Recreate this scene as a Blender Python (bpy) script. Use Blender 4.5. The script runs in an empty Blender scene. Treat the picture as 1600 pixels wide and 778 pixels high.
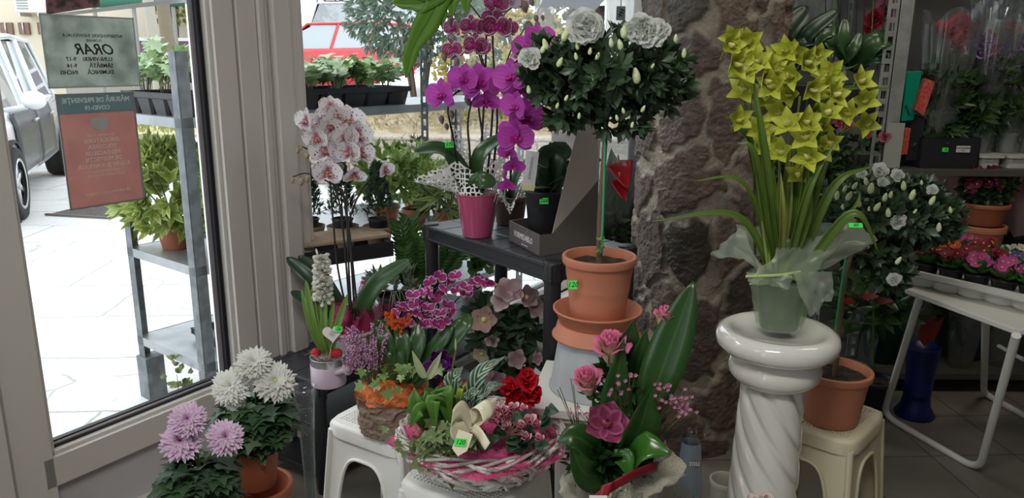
import bpy, math, random
import numpy as np
from mathutils import Vector, Matrix, noise
V = Vector
pi = math.pi
S = bpy.context.scene
COL = S.collection
random.seed(7)

# ---------------------------------------------------------------- camera, world, lights, exposure
PITCH, ROLL, EYE = math.atan(.25), math.radians(.48), 1.5
cam = bpy.data.cameras.new('camera'); cam.sensor_width = 36; cam.lens = 1200/1600*36
cam.clip_start = .05; cam.clip_end = 200
camo = bpy.data.objects.new('camera', cam); COL.objects.link(camo)
camo.matrix_world = Matrix.Translation((0, 0, EYE)) @ Matrix.Rotation(pi/2-PITCH, 4, 'X') @ Matrix.Rotation(ROLL, 4, 'Z')
S.camera = camo
S.view_settings.view_transform = 'Standard'; S.view_settings.look = 'None'
S.view_settings.exposure = 0.0; S.view_settings.gamma = 1.0
S.view_settings.use_curve_mapping = False
S.cycles.transparent_max_bounces = 32

world = bpy.data.worlds.new('world'); S.world = world; world.use_nodes = True
wn = world.node_tree; wn.nodes.clear()
wo = wn.nodes.new('ShaderNodeOutputWorld'); wb = wn.nodes.new('ShaderNodeBackground')
wb.inputs[0].default_value = (.90, .95, 1.0, 1); wb.inputs[1].default_value = 2.6
wn.links.new(wb.outputs[0], wo.inputs[0])

def area(name, loc, target, size, power, col=(1, 1, 1), sy=None):
    l = bpy.data.lights.new(name, 'AREA'); l.energy = power; l.color = col
    l.shape = 'RECTANGLE'; l.size = size; l.size_y = sy or size
    o = bpy.data.objects.new(name, l); COL.objects.link(o); o.location = loc
    o.rotation_euler = (V(target)-V(loc)).to_track_quat('-Z', 'Y').to_euler()
    return o
# ceiling lamps of the shop (fixtures are built further down at the same places)
area('shop_lamp_light', (-.3, .2, 2.86), (-.3, .9, 0), 1.2, 58, (1, .97, .92), .5)
area('aisle_lamp_light', (1.9, 2.3, 2.86), (1.75, 4.0, .6), 1.2, 20, (1, .92, .78), .3)
# low sun behind thin cloud, reaches the street only
sl = bpy.data.lights.new('sun', 'SUN'); sl.energy = 1.6; sl.angle = .5; sl.color = (1, .97, .92)
so = bpy.data.objects.new('sun', sl); COL.objects.link(so); so.rotation_euler = (math.radians(48), 0, math.radians(250))

# ---------------------------------------------------------------- pixel -> place helpers (used to read positions off the photograph)
def ray(px, py):
    x = (px-800)/1200; y = -(py-389)/1200
    c, s = math.cos(ROLL), math.sin(ROLL)
    x, y = x*c-y*s, x*s+y*c
    return V((x, math.cos(PITCH)+y*math.sin(PITCH), -math.sin(PITCH)+y*math.cos(PITCH)))
def P(px, py, Y=None, z=None):
    d = ray(px, py); t = Y/d.y if Y is not None else (z-EYE)/d.z
    return V((0, 0, EYE))+d*t
# shop front plane: s runs along it (away to the right), o points outwards
W0 = V((-1.02, 2.47, 0)); WA = V((.5415, .8407, 0)); WN = V((-.8407, .5415, 0))
def Wp(s, z, o=0): return W0+WA*s+WN*o+V((0, 0, z))

# ---------------------------------------------------------------- materials
MATS = {}
def newmat(name):
    m = bpy.data.materials.new(name); m.use_nodes = True
    nt = m.node_tree; nt.nodes.clear()
    out = nt.nodes.new('ShaderNodeOutputMaterial'); b = nt.nodes.new('ShaderNodeBsdfPrincipled')
    nt.links.new(b.outputs[0], out.inputs[0])
    return m, nt, b, out
def nd(nt, t, **kw):
    n = nt.nodes.new(t)
    for k, v in kw.items():
        if k.startswith('i_'):
            n.inputs[int(k[2:])].default_value = v
        else: setattr(n, k, v)
    return n
def c4(c): return (c[0], c[1], c[2], 1)
def mix(nt, f, a, b, mode='MIX'):
    n = nt.nodes.new('ShaderNodeMix'); n.data_type = 'RGBA'; n.blend_type = mode
    for i, v in ((0, f), (6, a), (7, b)):
        if hasattr(v, 'links'): nt.links.new(v, n.inputs[i])
        elif isinstance(v, (int, float)): n.inputs[i].default_value = v
        else: n.inputs[i].default_value = c4(v)
    return n.outputs[2]
def mth(nt, op, a, b=None, c=None, clamp=False):
    n = nt.nodes.new('ShaderNodeMath'); n.operation = op; n.use_clamp = clamp
    for i, v in enumerate((a, b, c)):
        if v is None: continue
        if hasattr(v, 'links'): nt.links.new(v, n.inputs[i])
        else: n.inputs[i].default_value = v
    return n.outputs[0]
def step(nt, v, lo, hi):
    n = nt.nodes.new('ShaderNodeMapRange'); n.interpolation_type = 'SMOOTHSTEP'
    nt.links.new(v, n.inputs[0]); n.inputs[1].default_value = lo; n.inputs[2].default_value = hi
    return n.outputs[0]
def tex(nt, kind='noise', scale=10, detail=3, coord='Object', vec=None, **kw):
    if vec is None:
        tc = nt.nodes.new('ShaderNodeTexCoord'); vec = tc.outputs[coord]
    n = nt.nodes.new('ShaderNodeTexNoise' if kind == 'noise' else 'ShaderNodeTexVoronoi')
    n.inputs['Scale'].default_value = scale
    if kind == 'noise': n.inputs['Detail'].default_value = detail
    for k, v in kw.items(): setattr(n, k, v)
    nt.links.new(vec, n.inputs['Vector'])
    return n
def bump(nt, b, h, s=.3, d=.01):
    n = nt.nodes.new('ShaderNodeBump'); n.inputs['Strength'].default_value = s; n.inputs['Distance'].default_value = d
    nt.links.new(h, n.inputs['Height']); nt.links.new(n.outputs[0], b.inputs['Normal'])
def mat(name, col, rough=.5, metal=0, col2=None, ns=8, bs=0, bscale=40, trans=0, alpha=1, coat=0, ior=1.45, spec=.5, rnd=0, emit=None):
    if name in MATS: return MATS[name]
    m, nt, b, out = newmat(name)
    b.inputs['Roughness'].default_value = rough; b.inputs['Metallic'].default_value = metal
    b.inputs['Transmission Weight'].default_value = trans; b.inputs['Alpha'].default_value = alpha
    b.inputs['Coat Weight'].default_value = coat; b.inputs['IOR'].default_value = ior
    b.inputs['Specular IOR Level'].default_value = spec
    b.inputs['Base Color'].default_value = c4(col)
    if col2 is not None:
        t = tex(nt, scale=ns)
        f = step(nt, t.outputs[0], .35, .65)
        if rnd:
            g = nt.nodes.new('ShaderNodeNewGeometry'); f = g.outputs['Random Per Island']
        nt.links.new(mix(nt, f, col, col2), b.inputs['Base Color'])
    if bs: bump(nt, b, tex(nt, scale=bscale).outputs[0], bs)
    if emit: b.inputs['Emission Color'].default_value = c4(col); b.inputs['Emission Strength'].default_value = emit
    MATS[name] = m
    return m
def uvxy(nt):
    u = nt.nodes.new('ShaderNodeUVMap'); s = nt.nodes.new('ShaderNodeSeparateXYZ'); nt.links.new(u.outputs[0], s.inputs[0])
    return u.outputs[0], s.outputs[0], s.outputs[1]
def translucent(nt, b, out, colsock, amt):
    t = nt.nodes.new('ShaderNodeBsdfTranslucent'); ms = nt.nodes.new('ShaderNodeMixShader'); ms.inputs[0].default_value = amt
    nt.links.new(colsock, t.inputs[0]); nt.links.new(b.outputs[0], ms.inputs[1]); nt.links.new(t.outputs[0], ms.inputs[2])
    nt.links.new(ms.outputs[0], out.inputs[0])
def leafm(name, c1, c2, rough=.4, vein=None, edge=None, stripes=None, trans=.18, spec=.5):
    """leaf: colour varies leaf by leaf; optional midrib, pale margin and side stripes, all read from the leaf's own UV"""
    if name in MATS: return MATS[name]
    m, nt, b, out = newmat(name)
    g = nt.nodes.new('ShaderNodeNewGeometry'); uv, u, v = uvxy(nt)
    n = tex(nt, scale=9, vec=uv)
    f = mth(nt, 'MULTIPLY_ADD', n.outputs[0], .5, mth(nt, 'MULTIPLY', g.outputs['Random Per Island'], .6))
    c = mix(nt, mth(nt, 'MINIMUM', f, 1.0), c1, c2)
    ac = mth(nt, 'ABSOLUTE', mth(nt, 'MULTIPLY_ADD', u, 2, -1))
    if edge:
        e = step(nt, mth(nt, 'ADD', ac, mth(nt, 'MULTIPLY', mth(nt, 'SUBTRACT', n.outputs[0], .5), .9)), .55, .8); c = mix(nt, e, c, edge)
    if stripes:
        w = mth(nt, 'SINE', mth(nt, 'MULTIPLY', mth(nt, 'SUBTRACT', v, mth(nt, 'MULTIPLY', ac, .22)), 62))
        c = mix(nt, step(nt, w, .1, .7), c, stripes)
    if vein: c = mix(nt, step(nt, ac, .1, .02), c, vein)
    nt.links.new(c, b.inputs['Base Color']); b.inputs['Roughness'].default_value = rough
    b.inputs['Specular IOR Level'].default_value = spec
    if trans: translucent(nt, b, out, c, trans)
    MATS[name] = m; return m
def petalm(name, base, edge=None, centre=None, spots=None, spot_scale=9, spot_thr=.36, veins=None, rough=.55, trans=.3, edge_at=.72, tip=None, var=.12, tip_at=.45):
    if name in MATS: return MATS[name]
    m, nt, b, out = newmat(name)
    g = nt.nodes.new('ShaderNodeNewGeometry'); uv, u, v = uvxy(nt)
    ac = mth(nt, 'ABSOLUTE', mth(nt, 'MULTIPLY_ADD', u, 2, -1))
    dark = tuple(x*(1-var*2) for x in base)
    c = mix(nt, g.outputs['Random Per Island'], base, dark)
    if veins:
        w = mth(nt, 'SINE', mth(nt, 'MULTIPLY', u, 38)); c = mix(nt, mth(nt, 'MULTIPLY', step(nt, w, .3, .95), .45), c, veins)
    if spots:
        off = nt.nodes.new('ShaderNodeVectorMath'); off.operation = 'ADD'; nt.links.new(uv, off.inputs[0])
        cmb = nt.nodes.new('ShaderNodeCombineXYZ'); nt.links.new(mth(nt, 'MULTIPLY', g.outputs['Random Per Island'], 30), cmb.inputs[2])
        nt.links.new(cmb.outputs[0], off.inputs[1])
        vo = tex(nt, 'voronoi', spot_scale, vec=off.outputs[0])
        c = mix(nt, step(nt, vo.outputs['Distance'], spot_thr, spot_thr-.12), c, spots)
    if centre: c = mix(nt, step(nt, v, .42, .05), c, centre)
    if tip: c = mix(nt, step(nt, v, tip_at, .95), c, tip)
    if edge:
        r = mth(nt, 'MAXIMUM', ac, mth(nt, 'MULTIPLY_ADD', v, 1.15, -.25)); c = mix(nt, step(nt, r, edge_at, edge_at+.12), c, edge)
    nt.links.new(c, b.inputs['Base Color']); b.inputs['Roughness'].default_value = rough
    b.inputs['Specular IOR Level'].default_value = .3
    if trans: translucent(nt, b, out, c, trans)
    MATS[name] = m; return m
def glassm(name, col=(1, 1, 1), rough=0.02, refl=.12, tint=.97, fac=.0):
    """thin clear sheet: see-through with a mirror-like sheen (and optional milky share)"""
    if name in MATS: return MATS[name]
    m, nt, b, out = newmat(name)
    t = nt.nodes.new('ShaderNodeBsdfTransparent'); t.inputs[0].default_value = (tint*col[0], tint*col[1], tint*col[2], 1)
    gl = nt.nodes.new('ShaderNodeBsdfGlossy'); gl.inputs['Roughness'].default_value = rough
    lw = nt.nodes.new('ShaderNodeLayerWeight'); lw.inputs[0].default_value = .5
    fz = mth(nt, 'MULTIPLY_ADD', mth(nt, 'POWER', lw.outputs['Facing'], 4.0), refl*5, refl*.35)
    ms = nt.nodes.new('ShaderNodeMixShader')
    nt.links.new(mth(nt, 'MINIMUM', fz, 1.0), ms.inputs[0])
    src = t.outputs[0]
    if fac:
        df = nt.nodes.new('ShaderNodeBsdfDiffuse'); df.inputs[0].default_value = c4(col)
        tl = nt.nodes.new('ShaderNodeBsdfTranslucent'); tl.inputs[0].default_value = c4(col)
        m0 = nt.nodes.new('ShaderNodeMixShader'); m0.inputs[0].default_value = .5
        nt.links.new(df.outputs[0], m0.inputs[1]); nt.links.new(tl.outputs[0], m0.inputs[2])
        m1 = nt.nodes.new('ShaderNodeMixShader'); m1.inputs[0].default_value = fac
        nt.links.new(src, m1.inputs[1]); nt.links.new(m0.outputs[0], m1.inputs[2]); src = m1.outputs[0]
    nt.links.new(src, ms.inputs[1]); nt.links.new(gl.outputs[0], ms.inputs[2]); nt.links.new(ms.outputs[0], out.inputs[0])
    nt.nodes.remove(b); MATS[name] = m; return m

# ---------------------------------------------------------------- mesh builder
class MB:
    def __init__(s): s.v = []; s.f = []; s.uv = []; s.mi = []
    def add(s, vs, fs, uvs=None, mi=0):
        o = len(s.v); s.v += [tuple(p) for p in vs]
        for f in fs:
            s.f.append([i+o for i in f]); s.mi.append(mi)
            s.uv += [(uvs[i] if uvs else (.5, .5)) for i in f]
    def grid(s, rows, closed=False, mi=0):
        nr, nc = len(rows), len(rows[0]); vs = [p for r in rows for p in r]
        uvs = [(j/max(1, nc-1 if not closed else nc), i/max(1, nr-1)) for i in range(nr) for j in range(nc)]
        fs = []
        for i in range(nr-1):
            for j in range(nc if closed else nc-1):
                k = (j+1) % nc
                fs.append((i*nc+j, i*nc+k, (i+1)*nc+k, (i+1)*nc+j))
        s.add(vs, fs, uvs, mi)
    def box(s, c, size, rot=None, mi=0):
        x, y, z = (k/2 for k in size)
        vs = [V((a*x, b*y, d*z)) for a in (-1, 1) for b in (-1, 1) for d in (-1, 1)]
        if rot is not None: vs = [rot @ p for p in vs]
        vs = [p+V(c) for p in vs]
        s.add(vs, [(0, 1, 3, 2), (4, 6, 7, 5), (0, 4, 5, 1), (2, 3, 7, 6), (0, 2, 6, 4), (1, 5, 7, 3)], None, mi)
    def obox(s, o, a, b, c, mi=0):
        """box from corner o with edge vectors a, b, c"""
        o, a, b, c = V(o), V(a), V(b), V(c)
        vs = [o, o+c, o+b, o+b+c, o+a, o+a+c, o+a+b, o+a+b+c]
        fs = [(0, 1, 3, 2), (4, 6, 7, 5), (0, 4, 5, 1), (2, 3, 7, 6), (0, 2, 6, 4), (1, 5, 7, 3)]
        if a.cross(b).dot(c) < 0: fs = [tuple(reversed(f)) for f in fs]
        s.add(vs, fs, [(0, 0), (0, 1), (0, 1), (0, 1), (1, 0), (1, 1), (1, 0), (1, 1)], mi)
    def prism(s, poly, ext, mi=0):
        """closed outline extruded by vector ext"""
        poly = [V(p) for p in poly]; ext = V(ext); n = len(poly)
        vs = poly+[p+ext for p in poly]
        fs = [tuple(range(n))[::-1], tuple(range(n, 2*n))]+[(i, (i+1) % n, n+(i+1) % n, n+i) for i in range(n)]
        s.add(vs, fs, None, mi)
    def tube(s, pts, r0, r1=None, n=6, mi=0, cap=True, rr=None):
        pts = [V(p) for p in pts]; r1 = r0 if r1 is None else r1; m = len(pts); rows = []
        ref = V((0, 0, 1))
        if abs((pts[-1]-pts[0]).normalized().dot(ref)) > .9: ref = V((1, 0, 0))
        for i, p in enumerate(pts):
            d = (pts[min(i+1, m-1)]-pts[max(i-1, 0)])
            if d.length < 1e-9: d = V((0, 0, 1))
            d.normalize(); a = d.cross(ref)
            if a.length < 1e-4: a = d.cross(V((0, 1, 0)))
            a.normalize(); b = d.cross(a); ref = a.cross(d)
            r = rr[i] if rr else r0+(r1-r0)*i/max(1, m-1)
            rows.append([p+a*(r*math.cos(2*pi*k/n))+b*(r*math.sin(2*pi*k/n)) for k in range(n)])
        s.grid(rows, True, mi)
        if cap:
            s.add(rows[0], [tuple(range(n))], None, mi); s.add(rows[-1], [tuple(range(n))[::-1]], None, mi)
    def lathe(s, prof, c, n=32, mi=0, axis=None, fn=None):
        """profile [(r,z)...] turned about an upright axis through c"""
        c = V(c); rows = []
        for r, z in prof:
            row = []
            for k in range(n):
                a = 2*pi*k/n; q = r*(fn(a, z) if fn else 1)
                p = V((q*math.cos(a), q*math.sin(a), z))
                if axis is not None: p = axis @ p
                row.append(c+p)
            rows.append(row)
        s.grid(rows, True, mi)
    def ball(s, c, r, n=8, m=6, mi=0, axis=None, taper=0):
        c = V(c); rr = r if hasattr(r, '__len__') else (r, r, r); rows = []
        for i in range(m+1):
            t = pi*i/m; row = []
            for k in range(n):
                a = 2*pi*k/n; tp = 1-taper*(math.cos(t)*-.5+.5)
                p = V((rr[0]*math.sin(t)*math.cos(a)*tp, rr[1]*math.sin(t)*math.sin(a)*tp, -rr[2]*math.cos(t)))
                if axis is not None: p = axis @ p
                row.append(c+p)
            rows.append(row)
        s.grid(rows, True, mi)
    def build(s, name, mats, parent=None, smooth=True, bevel=0, seg=2, solid=0, sub=0):
        me = bpy.data.meshes.new(name); me.from_pydata(s.v, [], s.f); me.update()
        if not isinstance(mats, (list, tuple)): mats = [mats]
        for m in mats: me.materials.append(m)
        uvl = me.uv_layers.new(name='UVMap'); uvl.data.foreach_set('uv', [x for q in s.uv for x in q])
        me.polygons.foreach_set('material_index', s.mi)
        me.polygons.foreach_set('use_smooth', [smooth]*len(s.f))
        o = bpy.data.objects.new(name, me); COL.objects.link(o)
        if parent is not None:
            me.transform(Matrix.Translation(-V(org(parent)))); o.parent = parent
        if solid:
            md = o.modifiers.new('solid', 'SOLIDIFY'); md.thickness = solid; md.offset = 0
        if bevel:
            md = o.modifiers.new('weld', 'WELD'); md.merge_threshold = 1e-5
            md = o.modifiers.new('bevel', 'BEVEL'); md.width = bevel; md.segments = seg; md.limit_method = 'ANGLE'; md.angle_limit = .6
            md.harden_normals = True
        if sub:
            md = o.modifiers.new('sub', 'SUBSURF'); md.levels = md.render_levels = sub
        return o
def org(o):
    p = V((0, 0, 0))
    while o is not None: p += o.location; o = o.parent
    return p
def tag(o, label=None, cat=None, group=None, kind=None):
    if label: o['label'] = label
    if cat: o['category'] = cat
    if group: o['group'] = group
    if kind: o['kind'] = kind
    return o
def thing(name, loc, label, cat, group=None):
    o = bpy.data.objects.new(name, None); COL.objects.link(o); o.location = V(loc); o.empty_display_size = .05
    return tag(o, label, cat, group)
def struct(name, mb, m, parent=None, **kw):
    o = mb.build(name, m, parent, **kw)
    if parent is None: o['kind'] = 'structure'
    return o
def sempty(name, loc=(0, 0, 0)):
    o = bpy.data.objects.new(name, None); COL.objects.link(o); o.location = V(loc); o['kind'] = 'structure'
    return o
def cr(pts, n=6):
    """smooth curve through points"""
    pts = [V(p) for p in pts]
    if len(pts) < 3:
        return [pts[0].lerp(pts[-1], i/n) for i in range(n+1)]
    q = [pts[0]*2-pts[1]]+pts+[pts[-1]*2-pts[-2]]; out = []
    for i in range(1, len(q)-2):
        a, b, c, d = q[i-1], q[i], q[i+1], q[i+2]
        for k in range(n):
            t = k/n
            out.append(.5*((2*b)+(c-a)*t+(2*a-5*b+4*c-d)*t*t+(3*b-a-3*c+d)*t**3))
    out.append(pts[-1]); return out
PROF = {
    'ovate': lambda t: math.sin(pi*t**.62)**.85, 'lance': lambda t: math.sin(pi*t**.75)**1.15,
    'obov': lambda t: math.sin(pi*t**1.45)**.8, 'round': lambda t: max(0, 1-(2*t-1)**2)**.5*(.9+.1*t),
    'petal': lambda t: (t**.55)*max(0, 1-t**5)**.5*1.15, 'strap': lambda t: min(1, (t*5+.25)**.6)*max(0, 1-t**4)**.5,
    'orch': lambda t: min(1, .45+t*1.6)*max(0, 1-t**5)**.5, 'grass': lambda t: (.7+.3*math.sin(pi*min(1, t*1.4)))*max(0, 1-t**2.5)**.8,
    'heart': lambda t: (1-t)**.8*min(1, (t*14)**.5)*1.15, 'asp': lambda t: math.sin(pi*t**1.35)**.75 if t < 1 else 0, 'wide': lambda t: max(0, 1-abs(2*t-1.05)**2.4)**.55}
def leaf(mb, base, d, n, L, W, prof='ovate', bend=0., cup=0., ruf=0., nu=2, nv=5, mi=0, rph=0., twist=0.):
    """curved blade: d heading, n the upper side, bend>0 droops away from n"""
    d = V(d).normalized(); s = d.cross(V(n))
    if s.length < 1e-4: s = d.cross(V((.3, .8, .5)))
    s.normalize(); n = s.cross(d).normalized()
    p = V(base); rows = []; f = PROF[prof]; h = L/nv
    for i in range(nv+1):
        t = i/nv; w = max(f(t) if 0 < t < 1 else f(min(max(t, .001), .999)), .03)*W/2; row = []
        for j in range(-nu, nu+1):
            x = j/nu
            o = cup*w*x*x + ruf*w*math.sin(x*5+t*9+rph)*abs(x)
            row.append(p+s*(w*x)+n*o)
        rows.append(row)
        if i < nv:
            R = Matrix.Rotation(bend/nv, 3, s) if bend else None
            p = p+d*h
            if R is not None:
                d = R @ d; n = R @ n
            if twist:
                T = Matrix.Rotation(twist/nv, 3, d); s = T @ s; n = T @ n
    mb.grid(rows, mi=mi)
    return p
def frame(f, up=(0, 0, 1)):
    f = V(f).normalized(); r = V(up).cross(f)
    if r.length < 1e-4: r = V((1, 0, 0)).cross(f)
    r.normalize(); return r, f.cross(r), f
def rdir(rng, zmin=-1, zmax=1):
    z = rng.uniform(zmin, zmax); a = rng.uniform(0, 2*pi); q = math.sqrt(1-z*z)
    return V((q*math.cos(a), q*math.sin(a), z))
def perp(d, a):
    d = V(d).normalized(); r = d.cross(V((0, 0, 1)))
    if r.length < 1e-3: r = V((1, 0, 0))
    r.normalize(); u = r.cross(d)
    return r*math.cos(a)+u*math.sin(a)
def bush(mb, c, R, n, per, L, W, prof='ovate', seed=1, zmin=-1, zmax=1, bend=.5, open_=.9, inner=.7, cup=.3, nu=1, nv=3, mi=0, skip=None, up=.15):
    """leaf rosettes at twig tips spread over and inside an egg-shaped crown"""
    rng = random.Random(seed); c = V(c); tips = []
    for _ in range(n):
        d = rdir(rng, zmin, zmax); q = rng.uniform(inner, 1)
        p = c+V((d.x*R[0], d.y*R[1], d.z*R[2]))*q
        if skip and skip(p): continue
        ax = (V((d.x/R[0], d.y/R[1], d.z/R[2])).normalized()+V((rng.uniform(-.4, .4), rng.uniform(-.4, .4), rng.uniform(-.2, .4)+up))).normalized()
        tips.append((p, ax)); a0 = rng.uniform(0, 6.3)
        for k in range(per):
            a = a0+k*2.4; pr = perp(ax, a); o = open_*rng.uniform(.6, 1.15)
            dd = (ax*math.cos(o)+pr*math.sin(o))
            leaf(mb, p-ax*.15*L*k/per, dd, (ax*math.sin(o)-pr*math.cos(o)), L*rng.uniform(.7, 1.15), W*rng.uniform(.8, 1.15), prof, bend*rng.uniform(.3, 1.2), cup, 0, nu, nv, mi)
    return tips
def ivyleaf(mb, p, d, n, L, seed=0, mi=0):
    """five-lobed ivy leaf, slightly folded"""
    d = V(d).normalized(); s = d.cross(V(n))
    if s.length < 1e-4: s = d.cross(V((.5, .2, .8)))
    s.normalize(); n = s.cross(d)
    pts = [(0, 0), (.30, -.12), (.55, .10), (.34, .28), (.62, .52), (.24, .56), (0, 1), (-.24, .56), (-.62, .52), (-.34, .28), (-.55, .10), (-.30, -.12)]
    vs = [V(p)+d*(.35*L)-n*(.04*L)]+[V(p)+s*(x*L)+d*(y*L)+n*(.12*L*abs(x)-.18*L*y*y) for x, y in pts]
    uvs = [(.5, .35)]+[(.5+.5*(1 if x > 0 else -1)*min(1, (abs(x)+abs(y-.4)*.6)*1.1), y) if True else 0 for x, y in pts]
    mb.add(vs, [(0, i+1, (i+1) % 12+1) for i in range(12)], uvs, mi)
def ivyleaf2(mb, p, d, n, L, mi=0):
    ivyleaf(mb, p, d, n, L, 0, mi)

# text lettering
def text(name, s, parent, loc, size, M3, m, align='CENTER', ext=.0004, shear=0, bold=0, wscale=1):
    cu = bpy.data.curves.new(name, 'FONT'); cu.body = s; cu.size = size; cu.align_x = align; cu.align_y = 'CENTER'
    cu.extrude = ext; cu.shear = shear; cu.offset = bold; cu.materials.append(m); cu.resolution_u = 2
    o = bpy.data.objects.new(name, cu); COL.objects.link(o)
    M = M3.to_4x4(); M = Matrix.Translation(V(loc)-(org(parent) if parent else V((0, 0, 0)))) @ M @ Matrix.Diagonal((wscale, 1, 1, 1))
    bpy.context.view_layer.update()
    me = bpy.data.meshes.new_from_object(o); COL.objects.unlink(o); bpy.data.objects.remove(o)
    o = bpy.data.objects.new(name, me); COL.objects.link(o)
    if parent: o.parent = parent
    o.matrix_local = M
    return o
def basis(x, y):
    x = V(x).normalized(); y = V(y).normalized(); z = x.cross(y)
    return Matrix((x, y, z)).transposed()
GREEN = mat('neon_label', (.05, .85, .08), .5)
INK = mat('black_ink', (.01, .01, .01), .6)
def price(parent, c, face, w=.022, h=.013, txt='260', tilt=0., up=(0, 0, 1)):
    """hand-written neon green price sticker; a part of what it sticks on"""
    r, u, f = frame(face, up); R = Matrix.Rotation(tilt, 3, f); r = R @ r; u = R @ u; mb = MB(); c = V(c)
    mb.obox(c-r*w/2-u*h/2-f*.0006, r*w, u*h, f*.0012); o = mb.build('price_sticker', GREEN, parent, smooth=False)
    tag(o, 'neon green price sticker with '+txt+' handwritten')
    text('price_number', txt, o, c+f*.0012, h*.85, basis(r, u), INK, shear=.25, bold=.0001, ext=.0002)
    return o
# ================================================================ the setting
PVC = mat('white_pvc', (.56, .54, .50), .35, bs=.02, bscale=8)
GASK = mat('black_gasket', (.012, .012, .015), .5)
PANE = glassm('window_glass', (.97, .99, 1), .0, .055, .97)
def wbox(mb, s0, s1, z0, z1, o0, o1, mi=0):
    mb.obox(Wp(s0, z0, o0), WA*(s1-s0), WN*(o1-o0), V((0, 0, z1-z0)), mi)
ZT = 2.55
# floor: dark stone tiles
m, nt, b, out = newmat('floor_tiles')
tc = nt.nodes.new('ShaderNodeTexCoord'); mp = nt.nodes.new('ShaderNodeMapping'); nt.links.new(tc.outputs['Object'], mp.inputs[0])
mp.inputs['Rotation'].default_value = (0, 0, math.radians(-3)); mp.inputs['Location'].default_value = (-.11, .05, 0)
br = nt.nodes.new('ShaderNodeTexBrick'); nt.links.new(mp.outputs[0], br.inputs['Vector'])
br.offset = 0; br.inputs['Scale'].default_value = 1; br.inputs['Brick Width'].default_value = .335; br.inputs['Row Height'].default_value = .335
br.inputs['Mortar Size'].default_value = .004; br.inputs['Color1'].default_value = (.20, .18, .145, 1); br.inputs['Color2'].default_value = (.17, .155, .125, 1)
br.inputs['Mortar'].default_value = (.03, .027, .022, 1)
nz = tex(nt, scale=14, detail=6); nt.links.new(mix(nt, .5, br.outputs[0], mix(nt, nz.outputs[0], (.14, .12, .10), (.5, .46, .4)), 'MULTIPLY'), b.inputs['Base Color'])
nt.links.new(mix(nt, .35, br.outputs[0], mix(nt, nz.outputs[0], (.10, .09, .07), (.30, .27, .22))), b.inputs['Base Color'])
b.inputs['Roughness'].default_value = .38; bump(nt, b, br.outputs['Fac'], -.3, .003)
mb = MB(); mb.prism([Wp(-2.6, 0, -.0), Wp(3.6, 0, 0), (1.2, 5.5, 0), (4.6, 5.5, 0), (4.6, -2.2, 0), (-2.5, -2.2, 0)][::-1], (0, 0, -.12))
struct('floor', mb, m, smooth=False)
WALLM = mat('dim_plaster', (.30, .29, .27), .8, bs=.1, bscale=60)
mb = MB(); mb.prism([Wp(-2.6, 2.95), Wp(3.6, 2.95), (1.2, 5.5, 2.95), (4.6, 5.5, 2.95), (4.6, -2.2, 2.95), (-2.5, -2.2, 2.95)][::-1], (0, 0, .15))
struct('ceiling', mb, mat('ceiling_white', (.7, .69, .66), .9), smooth=False)
mb = MB(); mb.obox((4.5, -2.2, 0), (.15, 0, 0), (0, 7.7, 0), (0, 0, 2.95)); struct('wall_right', mb, WALLM, smooth=False)
mb = MB(); mb.obox((.95, 4.05, 0), (3.6, 0, 0), (0, .12, 0), (0, 0, 2.95)); struct('wall_back', mb, mat('back_plaster', (.30, .29, .27), .85, bs=.1, bscale=50), smooth=False)
mb = MB(); mb.obox((-2.5, -2.3, 0), (7.1, 0, 0), (0, .12, 0), (0, 0, 2.95)); struct('wall_behind', mb, WALLM, smooth=False)
# shop front: header, sill, wide frame between door and window
mb = MB()
wbox(mb, -3.0, 3.9, ZT, 2.95, -.04, .12)
struct('wall_front', mb, PVC, smooth=False)
mb = MB(); wbox(mb, -3.2, -1.4, 0, ZT, -.05, .12); struct('wall_left', mb, WALLM, smooth=False)
# corner mullion with its stepped profiles
mb = MB()
for s0, s1, o0, o1 in ((.150, .158, -.035, .05), (.158, .235, -.05, .05), (.238, .262, -.062, .05), (.264, .285, -.05, .05), (.288, .355, -.075, .05), (.357, .372, -.062, .05), (.374, .425, -.045, .05), (.425, .452, -.03, .05)):
    wbox(mb, s0, s1, .0, ZT, o0, o1)
struct('trim_1', mb, PVC, smooth=False, bevel=.003)
# low wall and sill under the window
mb = MB(); wbox(mb, .452, 3.9, 0, .13, -.06, .08); struct('trim_2', mb, PVC, smooth=False)
# window
w = sempty('window_1', Wp(.45, .13))
mb = MB(); wbox(mb, .452, 3.5, .13, .20, -.045, .05); wbox(mb, .452, 3.5, 2.47, ZT, -.045, .05); wbox(mb, 3.44, 3.56, .13, ZT, -.045, .05)
mb.build('window_frame', PVC, w, smooth=False, bevel=.004)
mb = MB(); wbox(mb, .452, .459, .2, 2.47, -.02, .01); wbox(mb, .452, 3.5, .2, .207, -.02, .01); wbox(mb, 3.40, 3.44, .2, 2.47, -.03, .02)
mb.build('gasket', GASK, w, smooth=False)
mb = MB(); wbox(mb, .455, 3.45, .2, 2.48, .0, .004); mb.build('pane', PANE, w, smooth=False)
mb = MB(); wbox(mb, .46, 3.5, .10, .13, -.16, -.03); mb.build('window_sill', PVC, w, smooth=False, bevel=.006)
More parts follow.
